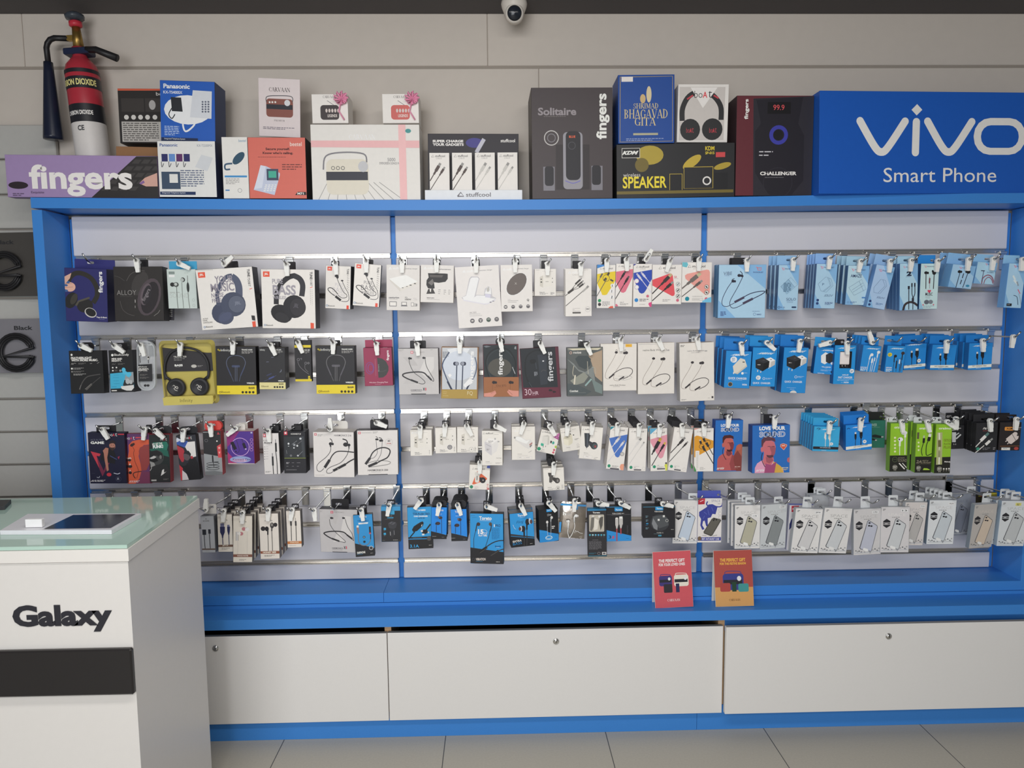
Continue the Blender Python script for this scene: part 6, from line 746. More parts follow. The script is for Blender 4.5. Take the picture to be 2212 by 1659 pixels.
def face_ad(x, y, s, skin, sh, shirt, shirt2, hair): # man with a fade haircut, head and shoulders
    f = lambda *p: [v*s+(x if i % 2 == 0 else y) for i, v in enumerate(p)]
    return [Pg(shirt, *f(-90, 330, -60, 270, 0, 230, 60, 215, 150, 225, 260, 300, 300, 340, 320, 420, 320, 520, -100, 520)), Pg(shirt2, *f(170, 240, 260, 300, 300, 340, 320, 520, 150, 520, 120, 400)), Pg(skin, *f(20, 240, 40, 100, 150, 120, 175, 220, 130, 300, 80, 310, 40, 280)), Pg(sh, *f(60, 180, 150, 190, 165, 230, 110, 270, 70, 250)), Pg(skin, *f(5, 20, 40, -50, 120, -60, 180, -30, 200, 40, 190, 130, 160, 185, 110, 195, 60, 160, 25, 100)), Pg(sh, *f(110, 30, 180, 25, 200, 60, 190, 130, 160, 185, 120, 190, 140, 120)), Pg(hair, *f(0, 30, 0, -55, 30, -95, 130, -105, 190, -80, 195, -30, 150, -50, 60, -45, 30, -10, 15, 40)), Pg(skin, *f(-10, 50, 15, 40, 25, 90, 10, 120, -8, 95)), Pg(hair, *f(70, 150, 110, 155, 165, 150, 165, 180, 115, 195, 75, 175)), Sg(hair, 7*s, *f(85, 35, 120, 30)), Sg(hair, 7*s, *f(150, 32, 185, 32)), Sg(sh, 8*s, *f(140, 60, 150, 105)), Ln('#2f2028', 9*s, *f(15, 120, 0, 200, 30, 280, 60, 330))]
def sound(x, y, w): return [T('LOVE YOUR', x, y, w, w*.155, '#e9e5e2', 0, .05), T('SOUND', x, y+w*.205, w, w*.225, '#e2dfe0', 0, .05), T('SOUND', x+w*.015, y+w*.225, w*.97, w*.185, '#3a64a5', 0, .0), T('OU', x+w*.22, y+w*.225, w*.38, w*.185, '#26242a', 0, .0)]
P('blue LOVE YOUR SOUND box of a man raising his hand', (105, 240, 475, 235, 455, 930, 70, 945), face_ad(195, 520, .78, '#b9615a', '#7d3a40', '#b05a5a', '#8f4648', '#4a2526')+[Pg('#a35a4a', 385, 590, 430, 560, 465, 570, 455, 760, 400, 800, 350, 720), Pg('#7d3f3c', 350, 720, 400, 650, 460, 740, 455, 930, 380, 930, 345, 790), El(415, 610, 32, 40, '#b0604f')]+sound(172, 290, 245)+[T('artis', 120, 878, 95, 32, '#dcd3cf', 0, .02, .2), T('BE110M', 362, 866, 70, 14, '#dcb9b0', 0, .02), Gk(350, 890, 75, 1, 7, '#b58a80')], d=.035, c='#2b6ab5', side='#274d96', hk=(2, 225, 282, 195, -6), tabx=.002, tabw=.034, Y=-.025, yaw=-.04)
P('larger blue LOVE YOUR SOUND box of a man in pink and yellow', (610, 310, 1110, 300, 1115, 950, 590, 965), face_ad(725, 565, .98, '#c06a72', '#9a5560', '#d39ab5', '#c9a04a', '#5a3a45')+[Pg('#9a4a70', 770, 930, 780, 830, 860, 850, 930, 800, 900, 960, 760, 965), El(1100, 780, 26, 34, '#b0606a'), Pg('#d9a59a', 980, 600, 985, 565, 1025, 553, 1075, 570, 1075, 590, 1030, 648), Pg('#c9563f', 988, 600, 992, 570, 1025, 560, 1066, 574, 1066, 590, 1028, 638), T('ANC', 1000, 575, 50, 20, '#f0d9d0', 0, .03)]+sound(697, 325, 345)+[T('artis', 655, 905, 108, 34, '#e6dde2', 0, .02, .2), T('BE910M', 1005, 880, 82, 16, '#e6d5b5', 0, .02), Gk(1000, 905, 85, 2, 10, '#d9c090', 5)], d=.045, c='#2a68b2', side='#244a92', hk=(2, 790, 908, 205, -2), tab='k', tabx=-.012, tabw=.034, Y=-.03, yaw=-.03)
Zm(1530, 870, 6.32)
P('cyan cable box with white leads and black band', (1440, 320, 1810, 330, 1765, 668, 1425, 660), amb(1560, 355, 165, 16)+plugv(1600, 405, 90, 26, '#d9d6d0', '#c5c2bd', 90)+plugv(1658, 405, 100, 32, '#d3cfc5', '#c5c2bd', 80)+[Ln('#23405f', 7, 1480, 360, 1500, 345, 1530, 355, 1500, 370), El(1680, 562, 25, 22, '#e2e4e6'), T('2A', 1667, 553, 26, 16, '#3a5a80', 0, .03), Pg('#26262c', 1430, 595, 1785, 605, 1768, 640, 1428, 632), T('FAST CHARGING CABLE', 1525, 605, 150, 13, '#b5c5d5', 0, .03), Gk(1545, 648, 95, 1, 9, '#d9e6f0')], d=.02, c='#3aa0cf', side='#2a80b8', hk=(2, 1400, 1662, 278, -6), tab='#359acb', stack=5, step=.0225, yaw=-.1, tilt=.04, tabup=.014, Y=-.045)
Zm(1860, 870, 6.284)
P('blue cable box with black leads and white band, beside the green box', (-205, 300, 145, 290, 148, 625, -210, 660), amb(-110, 328, 165, 16)+plugv(-75, 400, 90, 28, '#1f2126', '#cfcdca', 80)+plugv(0, 372, 100, 40, '#1f2126', '#d9d6d0', 90)+[Ln('#1a3a6a', 7, -190, 360, -170, 345, -150, 355), El(48, 526, 25, 24, '#e2e4e6'), T('2A', 36, 516, 24, 18, '#3a5a80', 0, .03), Pg('#e2dfd6', -208, 600, 160, 555, 160, 588, -208, 640), T('FAST CHARGING CABLE', -100, 585, 190, 13, '#4a4a4c', 7, .03), Gk(-70, 625, 95, 1, 9, '#cfdcea')], d=.022, c='#2481d0', side='#1f68b0', hk=(2, -60, 205-205, 235, -4), tab='#2478c8', stack=4, step=.0245, yaw=-.04, tilt=.03, tabup=.016, Y=-.035)
P('dark green cable box half hidden between blue and lime boxes', (125, 238, 335, 238, 318, 610, 110, 612), [T('OWER', 118, 282, 98, 38, '#bdd0c5', 0, -.01), Sg('#7aa592', 3, 145, 335, 255, 332), Pg('#23282a', 150, 440, 190, 430, 300, 455, 305, 475, 250, 480, 150, 470), Pg('#23282a', 150, 480, 215, 495, 215, 515, 150, 510), R(275, 455, 28, 18, '#a5a8a5'), R(190, 500, 24, 16, '#b5b8b5')], d=.02, c='#2f6b5a', side='#24503f', hk=(2, 110, 372, 265, 4), tab='#222423', tabup=.02, Y=.03)
GR, GRS = '#8ab82f', '#6d9a2a'
def orb(q): return [Pg('#23231f', q[6]-4, q[7]-218, q[4]+14, q[5]-222, q[4]+2, q[5], q[6], q[7])]
def seal(x, y): return [Rg(x, y, 32, 6, '#8d8b80'), El(x, y, 24, 22, '#77756b'), R(x-34, y-6, 68, 13, '#4a4942'), Gk(x-24, y-14, 48, 3, 10, '#c5c3ba', 5), Pg('#8d8b80', x-14, y+28, x-4, y+28, x-6, y+46, x-14, y+46), Pg('#8d8b80', x+4, y+28, x+14, y+28, x+14, y+46, x+6, y+46)]
_q = (415, 285, 632, 270, 628, 935, 370, 935)
P('lime and black box of white wired earbuds', _q, orb(_q)+[T('oraimo', 452, 318, 130, 32, '#e2e6d5', 0, .02), El(585, 408, 38, 26, '#e6e5df'), Sg('#e6e5df', 24, 602, 400, 598, 470), Ln('#e6e5df', 9, 597, 470, 596, 705), El(535, 498, 32, 28, '#e6e5df'), El(518, 498, 9, 12, '#3a3a36'), Sg('#e6e5df', 22, 528, 510, 524, 590), Ln('#e6e5df', 8, 524, 590, 524, 710)]+[El(460, y, 13, 13, '#dce6b5') for y in (475, 520, 570, 615, 662)]+[T('SOUND', 502, 765, 108, 36, '#8d8672', 0, .0), T('EXTREME', 505, 740, 78, 18, '#8d8672'), Rg(458, 770, 34, 4, '#5f6b4a'), R(428, 762, 60, 14, '#3a3f30'), Sg('#dedcd6', 14, 515, 820, 590, 900), Sg('#dedcd6', 9, 560, 820, 615, 880)]+seal(458, 875), d=.03, c=GR, side=GRS, hk=(2, 320, 552, 258, 8), tab='c', tabw=.03, tabx=-.014, Y=-.03, yaw=-.12)
_q = (760, 290, 980, 285, 950, 950, 720, 950)
P('lime and black cable box printed 2A FAST AND STRONGER', _q, orb(_q)+[T('oraimo', 792, 332, 130, 30, '#e2e6d5', 0, .02), Ln('#1d1f1b', 10, 850, 540, 830, 600, 820, 660, 832, 718), Ln('#1d1f1b', 11, 915, 510, 890, 570, 882, 650, 892, 715, 960, 690), Sg('#1d1f1b', 30, 855, 480, 848, 545), R(845, 445, 18, 34, '#b5b8ab'), Sg('#1d1f1b', 40, 928, 465, 915, 520), Sg('#e2e2da', 36, 938, 418, 930, 462), R(762, 402, 28, 88, '#5a5540'), T('2A', 752, 780, 75, 40, '#8d8672', 0, .02, .15), T('FAST &', 832, 778, 80, 18, '#8d8672', 0, .02, .2), T('STRONGER', 832, 803, 112, 18, '#8d8672', 0, .02, .2), Sg('#5f5a48', 4, 752, 832, 940, 830), Pg('#a3c93f', 838, 912, 850, 888, 895, 890, 930, 905, 930, 912)]+[El(780, y, 12, 13, '#dce6b5') for y in (540, 592, 642)]+seal(780, 885), d=.03, c=GR, side=GRS, hk=(2, 575, 900, 258, 14), tab='c', tabw=.03, tabx=-.012, stack=1, step=.036, Y=-.035, yaw=-.1)
_q = (1030, 290, 1230, 290, 1215, 955, 975, 960)
P('lime and black box printed GOLD PLATED PLUG with long clear window', _q, orb(_q)+[T('oraimo', 1058, 332, 150, 30, '#e2e6d5', 0, .02), Pg('#a5a878', 1030, 405, 1105, 402, 1098, 838, 1018, 842), Sg('#d9d8c9', 18, 1062, 410, 1064, 500), Sg('#6b6440', 36, 1064, 510, 1066, 600), Sg('#c9c8b5', 12, 1064, 600, 1060, 640), Sg('#8d8a6a', 26, 1062, 655, 1060, 740), Sg('#d9d8c9', 16, 1060, 740, 1058, 835), T('GOLD', 1125, 490, 90, 38, '#7a8a2a', 0, .04), T('PLATED', 1125, 545, 92, 28, '#7a8a2a', 0, .04), T('PLUG', 1122, 585, 92, 38, '#7a8a2a', 0, .04), T('Melody', 1132, 790, 75, 26, '#dedcd6', 0, .02), El(1122, 897, 10, 10, '#dedcd6'), El(1158, 897, 10, 10, '#dedcd6'), El(1192, 895, 10, 10, '#dedcd6'), Gk(1112, 915, 20, 2, 9, '#8d8b80', 5), Gk(1148, 915, 20, 2, 9, '#8d8b80', 5), Gk(1182, 913, 20, 2, 9, '#8d8b80', 5)]+seal(1062, 898), d=.03, c=GR, side=GRS, hk=(2, 805, 1170, 258, 52), tab='c', tabw=.034, tabx=-.014, Y=-.04, yaw=-.12)
BKD = '#28282b'
P('black cable box half hidden right of the lime boxes', (1215, 310, 1405, 300, 1390, 625, 1210, 628), [Gk(1235, 345, 125, 2, 22, '#c5c2bd', 10), Pg('#c9cacb', 1235, 400, 1290, 400, 1285, 535, 1235, 535), Sg('#b5b8bb', 16, 1285, 440, 1330, 410), Sg('#c9cacb', 20, 1290, 490, 1355, 430), T('3.0', 1250, 555, 42, 18, '#c9c6c1'), Gk(1230, 600, 65, 1, 7, '#6d6b6b')], d=.035, c=BKD, side='#1c1c1e', hk=(2, 1075, 1290, 218, 4), tab='#232326', Y=.02, tabup=.014)
P('black cable box with large white plugs and pale mark', (1565, 275, 1870, 265, 1830, 665, 1550, 685), [Sg('#dedbd6', 9, 1655, 362, 1672, 335, 1690, 362), Sg('#dedbd6', 8, 1680, 362, 1696, 335, 1702, 362), T('QM', 1712, 334, 60, 28, '#dedbd6', 0, .02), Gk(1655, 380, 130, 1, 12, '#b5524f'), Sg('#d5d3ce', 14, 1555, 600, 1650, 500), Sg('#d9d6d2', 46, 1625, 515, 1690, 450), Sg('#5a7a75', 36, 1690, 450, 1732, 410), Sg('#cfcdc8', 13, 1550, 680, 1670, 580), Sg('#d9d6d2', 40, 1690, 570, 1750, 515), Sg('#8b8d8b', 26, 1755, 510, 1785, 485), El(1585, 625, 24, 22, '#3a8a72'), Gk(1650, 612, 110, 2, 20, '#77757a', 8), Gk(1790, 608, 34, 2, 20, '#8b898d', 9)], d=.024, c=BKD, side='#1c1c1e', hk=(2, 1370, 1752, 252, 6), tab='#29292c', stack=4, step=.026, Y=-.045, yaw=-.12, tabup=.018)
P('black charger box with orange badge and white plug', (1890, 270, 2185, 260, 2145, 650, 1860, 645), [RR(1952, 328, 130, 48, 12, '#d08a3f'), T('AGM', 1975, 338, 85, 26, '#3a2a1c', 0, .03), Gk(2105, 332, 75, 2, 20, '#b5b2ad', 9), Pg('#cfc3bd', 1965, 490, 2085, 395, 2115, 400, 2140, 460, 2130, 490, 2040, 560, 2015, 555), Sg('#3a3638', 6, 2050, 425, 2100, 510), El(2125, 440, 12, 14, '#3a3638'), Sg('#cfc3bd', 12, 1990, 500, 1960, 530), Sg('#cfc3bd', 12, 2005, 540, 1985, 560), Sg('#a5683a', 4, 1885, 590, 2150, 585), R(1905, 608, 120, 34, '#d5d2cd'), Gk(1925, 618, 85, 1, 14, '#5a8a9a'), El(2105, 620, 32, 22, '#a5453f')], d=.03, c='#2a2526', side='#1c191a', hk=(2, 1740, 2112, 225, -4), tab='#262224', stack=1, step=.04, Y=-.045, yaw=-.08, tabup=.012)
# ---------- bottom row ----------
Zm(430, 1040, 7.373)
TP = '#8d867f'
def acc(x, y, w): return [Pg('#4a484a', x+w*.35, y-26, x+w*.5, y-4, x+w*.65, y-26, x+w*.5, y-16), T('accede', x, y, w, 26, '#4a484a', 0, .0)]
def band(q, y, h, c): return [Pg(c, q[6]-30, y, q[4]+5, y-2, q[4]+5, y+h-2, q[6]-30, y+h)]
P('pale grey cable box beside the counter edge', (20, 550, 232, 550, 265, 1135, 50, 1130), acc(60, 612, 100)+[R(55, 740, 52, 28, '#b5b8bb'), R(50, 766, 60, 85, '#33353d'), Ln('#33353d', 11, 80, 840, 88, 950, 98, 1068), R(150, 740, 26, 22, '#b5b8bb'), R(145, 762, 38, 70, '#33353d'), Ln('#33353d', 11, 165, 830, 172, 950, 180, 1065)]+[Pg('#6d5f57', 45, 1068, 262, 1065, 264, 1090, 46, 1092), Gk(110, 1105, 90, 1, 8, '#77757a')], d=.03, c='#b3b6bb', side='#6d6f75', hk=(3, 320, 108, 450, 175), tab='w', tabw=.04, Y=-.03)
P('cream cable box with navy plugs and brown band', (285, 525, 525, 520, 545, 1125, 310, 1120), acc(358, 600, 95)+[R(338, 668, 60, 55, '#6d6f8d'), Pg('#2d2f52', 332, 722, 412, 720, 410, 810, 390, 860, 385, 900, 365, 900, 360, 860, 335, 810), Ln('#2d2f52', 13, 375, 890, 380, 1005), R(448, 690, 38, 30, '#6d6f8d'), Pg('#2d2f52', 446, 720, 495, 718, 492, 790, 482, 850, 466, 850, 450, 790), Ln('#2d2f52', 12, 474, 840, 480, 1005), Pg('#6d5548', 302, 1010, 545, 1005, 545, 1040, 304, 1045), T('JET-X', 372, 1012, 95, 22, '#dcd3c5', 0, .03), Gk(360, 1060, 130, 2, 20, '#8b8680', 7)], d=.022, c='#d5cfc5', side='#77726c', top=TP, hk=(3, 550, 395, 470, -6), tab='k', tabw=.026, Y=-.03, stack=2, step=.04, yaw=.08)
P('cream earphone box with pink tipped silver buds', (543, 548, 845, 548, 852, 1290, 540, 1285), acc(640, 625, 112)+[El(712, 757, 32, 30, '#b5787d'), El(765, 762, 32, 34, '#dcd8d3'), Sg('#b5b0ab', 9, 740, 740, 765, 735), El(672, 832, 32, 30, '#b5787d'), R(585, 802, 42, 140, '#a5a3a2'), R(600, 802, 12, 140, '#dedbd8'), El(640, 830, 24, 28, '#dcd8d3'), Ln('#c5bfb8', 7, 768, 800, 768, 980, 765, 1160), Ln('#c5bfb8', 7, 618, 940, 620, 1050, 615, 1160)]+[Pg('#7f5548', 540, 1160, 850, 1160, 850, 1203, 540, 1203), T('VOICE NOTE', 605, 1172, 175, 22, '#dcd0c5', 0, .03), Gk(640, 1240, 110, 2, 14, '#8b8680', 6)], d=.03, c='#d8d1c5', side='#6d655d', top=TP, hk=(3, 835, 695, 498, -4), tab='k', tabw=.028, Y=-.035, stack=3, step=.038, yaw=.12)
P('cream earphone box with black buds printed on the front', (950, 512, 1255, 510, 1290, 1232, 980, 1235), acc(1042, 610, 122)+[El(1020, 752, 38, 38, '#2d2a2c'), El(1080, 755, 30, 40, '#232123'), El(1215, 690, 32, 34, '#2d2a2c'), El(1162, 700, 32, 48, '#3a3736'), El(1160, 690, 16, 26, '#8d8883'), Sg('#2d2a2c', 22, 1095, 770, 1095, 850), Ln('#2d2a2c', 9, 1095, 840, 1102, 980, 1105, 1108), Sg('#2d2a2c', 18, 1160, 740, 1158, 790), Ln('#2d2a2c', 9, 1158, 790, 1165, 950, 1170, 1105)]+[Pg('#8a5540', 970, 1112, 1280, 1105, 1282, 1148, 972, 1150), T('HONEY BEE', 1018, 1118, 208, 26, '#e6d9c9', 0, .04), Gk(1042, 1172, 160, 2, 18, '#77726c', 7)], d=.03, c='#d8d1c8', side='#6d655d', top=TP, hk=(3, 1230, 1105, 455, -4), tab='k', tabw=.026, Y=-.035, stack=2, step=.04, yaw=.1)
P('small cream audio cable box with orange band', (1382, 470, 1610, 460, 1640, 1052, 1410, 1052), [Gk(1490, 535, 55, 1, 16, '#77726c'), Sg('#8d8883', 9, 1458, 580, 1462, 640), Sg('#2d2a2c', 26, 1462, 635, 1466, 705), Ln('#2d2a2c', 11, 1466, 700, 1472, 945), Sg('#8d8883', 9, 1536, 580, 1538, 635), Sg('#2d2a2c', 26, 1538, 630, 1542, 705), Ln('#2d2a2c', 11, 1542, 700, 1550, 945), Pg('#b5713f', 1400, 955, 1640, 948, 1640, 990, 1402, 998), T('STAND PLUG', 1450, 964, 135, 18, '#e6d5bd', 0, .03), Gk(1435, 1020, 160, 1, 9, '#77726c')], d=.03, c='#d5cec5', side='#55504a', top=TP, hk=(3, 1590, 1485, 472, -10), tab='k', tabw=.026, Y=-.03, yaw=.05)
free_hook(3, 1945, 1835, 455, 4, 'empty chrome peg hook with hanging white lock, left of the silver neckband box', -.035)
Zm(660, 1040, 7.373)
P('silver grey neckband box overlapped by a bright blue box', (205, 435, 825, 450, 850, 1140, 250, 1118), [Pg('#b5b2b1', 420, 560, 530, 545, 480, 690, 440, 640), Pg('#cbc8c6', 610, 550, 720, 560, 740, 880, 560, 800), Pg('#c9c6c4', 440, 960, 520, 780, 640, 960), R(398, 470, 42, 38, '#c9566a'), R(410, 480, 18, 20, '#bdbab9'), T('PORTRONICS', 455, 480, 160, 20, '#8b8887')]+bud(410, 582, 20, '#2e2d30')+bud(600, 582, 18, '#2e2d30')+[Ln('#4a484a', 8, 380, 600, 400, 700, 470, 800, 570, 890, 632, 950, 625, 972, 590, 965, 535, 955), Ln('#4a484a', 8, 632, 600, 670, 720, 740, 830, 768, 940, 745, 920), Ln('#2e2d30', 18, 535, 950, 400, 900, 305, 840, 305, 815, 400, 795, 540, 795, 620, 815, 680, 870, 745, 920), Sg('#2e2d30', 26, 420, 908, 540, 952), Sg('#2e2d30', 24, 660, 850, 745, 915), T('HARMONICS', 425, 1050, 172, 22, '#55535a', 0, .01), T('X', 607, 1032, 34, 42, '#3a3a40', 0, .05), T('1', 645, 1032, 14, 42, '#c9475a', 0, .05), Gk(428, 1085, 235, 1, 10, '#77747a'), R(430, 1115, 240, 14, '#2e2d30'), Gk(230, 462, 35, 2, 14, '#a5a2a0', 6)], d=.035, c='#b9b6b6', side='#3a393d', top='#333236', hk=(3, 575, 478, 455, 0), tab='k', tabw=.066, tabx=.006, tabup=.020, Y=-.02, lock=False, rad=.006)
TB_, TK = '#2f8ac5', '#232326'
def tor(x, y, w, h, c='#e6eaee'): return [T('Toreto', x, y, w, h, c, 0, .03)]
def slant(q, y0, y1, c=TK): return [Pg(c, q[6]-20, y0, q[4]+25, y1, q[4]+20, q[5]+10, q[6]-10, q[7]+10)]
q = (755, 540, 1062, 515, 1105, 1180, 800, 1208)
P('blue and black box with curved phone cable, overlapping a silver box', q, slant(q, 985, 1065)+tor(848, 550, 120, 32)+[T('TYPE CONNECT', 825, 622, 180, 26, '#1d4a7d', -3, .02), Pg('#e2e6ea', 840, 660, 998, 650, 990, 672, 845, 685), R(812, 702, 34, 32, '#dcd8d3'), Pg('#8b6f6b', 810, 735, 848, 733, 855, 830, 825, 832), Ln('#6d6f75', 13, 840, 830, 848, 960, 900, 1015, 980, 1010, 1030, 950, 1035, 860), R(1008, 720, 30, 105, '#2d2d33'), R(1010, 815, 32, 22, '#b5454f'), Sg('#2d2d33', 14, 1036, 840, 1036, 920), El(932, 885, 20, 19, '#24262a'), El(938, 960, 20, 19, '#24262a'), El(932, 886, 8, 8, '#c5d0da'), Rg(1045, 1058, 34, 8, '#c5c2bd'), El(1045, 1058, 24, 22, '#3a3a3d'), T('EARPHONE', 822, 1118, 130, 36, '#e2dfda', 2, .03), Gk(825, 1160, 125, 1, 10, '#3f8ab5'), Gk(1035, 1140, 55, 1, 10, '#c5c2bd')], d=.025, c=TB_, side='#232529', top='#2d2d30', hk=(3, 975, 890, 455, 8), tab='k', tabw=.024, Y=-.035, yaw=.04)
P('black car charger box with blue header over the blue strip', (1200, 400, 1510, 400, 1520, 958, 1210, 965), [Pg('#3a8fc0', 1195, 395, 1515, 395, 1515, 465, 1195, 470), RR(1282, 470, 134, 58, 8, '#3a9ac5'), Gk(1280, 548, 140, 1, 14, '#a5a3a0'), R(1300, 570, 100, 18, '#3a8ab0'), Gk(1265, 600, 180, 1, 7, '#77757a'), Pg('#3a3b40', 1312, 670, 1370, 635, 1440, 650, 1455, 680, 1440, 735, 1390, 760, 1330, 740), Pg('#55565c', 1320, 665, 1370, 640, 1438, 655, 1395, 690), Sg('#1c1d20', 9, 1365, 670, 1400, 655), Pg('#2f3034', 1340, 750, 1430, 750, 1420, 850, 1385, 900, 1350, 870), Sg('#a5a5a8', 9, 1348, 800, 1355, 860), Sg('#77777b', 9, 1410, 780, 1415, 850), R(1245, 740, 36, 34, '#3a9ac5'), R(1245, 818, 36, 34, '#3a9ac5'), Gk(1248, 785, 30, 1, 10, '#8b898d'), Gk(1250, 862, 28, 1, 10, '#8b898d'), Gk(1395, 930, 110, 1, 12, '#c5c2bd'), Gk(1228, 935, 55, 1, 10, '#77757a')], d=.03, c='#28282b', side='#2a6a98', top='#3a8fc0', hk=(3, 1385, 1335, 415, -12), tab='k', tabw=.03, Y=-.02, yaw=.05)
Zm(860, 1040, 7.373)
q = (150, 410, 530, 400, 568, 1055, 158, 1088)
P('blue and black box of a black car charger printed 3.1A', q, [Pg(TK, 150, 890, 575, 870, 570, 1060, 155, 1095), Pg('#2f8ac5', 160, 912, 470, 905, 470, 918, 162, 925)]+tor(285, 440, 145, 34)+[T('TOR-PLUSH TRIO', 232, 505, 258, 36, '#1f3f66', -2, .03), T('CAR CHARGER', 250, 548, 215, 22, '#dce4ea', -2, .05), T('AUTO ID', 310, 578, 110, 18, '#1f3f66', -2, .05), Pg('#1d1e21', 220, 770, 250, 715, 350, 650, 390, 635, 408, 660, 395, 705, 300, 790, 240, 805), Sg('#e2dfda', 9, 370, 715, 382, 685), Sg('#3a3b3f', 6, 290, 690, 340, 660), Ln('#1d1e21', 18, 265, 800, 215, 860, 170, 915), El(425, 800, 48, 36, '#1d1e21'), Sg('#1d1e21', 22, 440, 780, 515, 680), R(362, 775, 30, 30, '#dcd8d3'), R(380, 832, 36, 26, '#dcd8d3'), R(470, 798, 24, 26, '#b5b2ad'), Rg(495, 905, 38, 8, '#4a4a4d'), El(495, 905, 28, 30, '#55504d'), Gk(240, 896, 190, 1, 9, '#8b898d'), T('3.1A', 188, 1008, 138, 50, '#3a9ad0', -2, .02), Gk(490, 1012, 62, 1, 14, '#c5c2bd')], d=.028, c='#3191cb', side='#2a2a2d', top='#2f2f32', hk=(3, 390, 368, 300, -38), tab='k', tabw=.026, Y=-.02)
def tblue(lab, q, hk, n, st, txt):
    x0, y0, x1, y1 = q[0], q[1], q[4], q[5]; w = q[2]-q[0]
    P(lab, q, [Pg(TK, q[6]-20, q[7]-135, x1+20, y1-62, x1+5, y1+5, q[6]-5, q[7]+5), T('VIBE', x0+28, y0+105, w*.78, 110, '#2a80d0', 0, -.015), T('0013', x0+25, y0+255, w*.82, 120, '#2a80d0', 0, -.015)]+tor(x0+w*.28, y0+28, w*.5, 34)+[Gk(x0+85, y0+80, 85, 1, 14, '#1f4a8d'), Sg('#dce4ea', 4, x0+85, y0+110, x0+170, y0+108), El(x0+150, y0+168, 32, 26, '#3a2f33'), El(x0+125, y0+160, 14, 18, '#6d5f5f'), El(x0+108, y0+258, 40, 28, '#3a2f33'), El(x0+80, y0+262, 14, 20, '#26262a'), Ln('#26283a', 8, x0+165, y0+185, x0+168, y0+300, x0+170, y0+425), Ln('#26283a', 9, x0+85, y0+285, x0+82, y0+420), Sg('#3a8fd5', 5, q[6], q[7]-138, x1, y1-65), Gk(x0+20, y1-44, 90, 1, 13, '#a5a3a0'), Gk(x1-70, y1-30, 58, 1, 11, '#8b898d')], d=.018, c='#2583d8', side='#1d1d21', top='#1d1d20', hk=hk, tab='#242427', tabw=.04, rad=.016, tabup=.012, Y=-.025, stack=n, step=st)
tblue('blue earphone box with round black header, three deep', (525, 410, 785, 410, 765, 915, 525, 922), (3, 675, 655, 375, -12), 2, .03, 'a')
tblue('blue earphone box with round black header, five deep', (830, 440, 1090, 440, 1105, 945, 850, 955), (3, 965, 948, 375, 18), 4, .0225, 'b')
q = (1140, 515, 1675, 510, 1680, 1330, 1155, 1295)
P('large blue and black neckband box printed 15 hrs PLAY TIME', q, [Pg(TK, 1148, 1050, 1680, 1125, 1682, 1335, 1150, 1300), Pg('#2a2b2e', 1148, 1050, 1680, 1125, 1680, 1135, 1148, 1065)]+tor(1290, 555, 200, 55)+[Sg('#dce4ea', 4, 1298, 620, 1480, 628), Gk(1160, 540, 90, 1, 9, '#2a5a80'), Gk(1180, 570, 110, 1, 9, '#2a5a80'), El(1278, 680, 30, 30, '#3a2f2f'), El(1470, 680, 26, 30, '#55453a'), Ln('#26282d', 15, 1255, 680, 1245, 740, 1235, 790), Ln('#26282d', 8, 1238, 780, 1205, 920, 1210, 1120), Ln('#26282d', 15, 1488, 690, 1475, 760, 1460, 800), Ln('#26282d', 8, 1465, 790, 1430, 920, 1395, 1030), Ln('#26282d', 16, 1395, 1050, 1500, 980, 1600, 945, 1680, 940), Sg('#1b1c1f', 42, 1295, 1130, 1415, 1045), Sg('#6d6458', 4, 1300, 1140, 1420, 1055), Ln('#3a3a3d', 16, 1475, 1180, 1560, 1120, 1680, 1075), Sg('#26282d', 34, 1480, 1175, 1600, 1100), Sg('#6d6458', 4, 1480, 1180, 1600, 1105), T('15', 1272, 760, 88, 76, '#e6eaee', 0, .05), T('hrs', 1362, 800, 52, 34, '#e6eaee', 0, .0), Rg(1372, 808, 48, 4, '#dce4ea', 44), T('PLAY TIME', 1282, 845, 135, 28, '#e6eaee', 0, .03), T('PRO', 1548, 682, 82, 38, '#2a2f4a', 0, .0), R(1525, 682, 16, 40, '#dce4ea'), Gk(1490, 745, 125, 11, 16, '#2877ad', 8), T('SNAPS', 1542, 1022, 95, 20, '#1f4a7d', 0, .03), Gk(1565, 1048, 70, 1, 9, '#dce4ea'), T('VIBRATION', 1238, 1215, 158, 40, '#cfc5bd', 2, .03), Gk(1240, 1268, 155, 1, 12, '#3f7a9d'), Rg(1200, 1240, 24, 4, '#55565c'), Gk(1560, 1275, 85, 1, 18, '#c5c2bd')], d=.03, c='#2f8fcd', side='#263f4a', top='#2a2a2d', hk=(3, 1415, 1412, 398, 70), tab='k', tabw=.03, Y=-.025, tabx=0)
q = (1780, 525, 2150, 470, 2178, 1010, 1795, 1065)
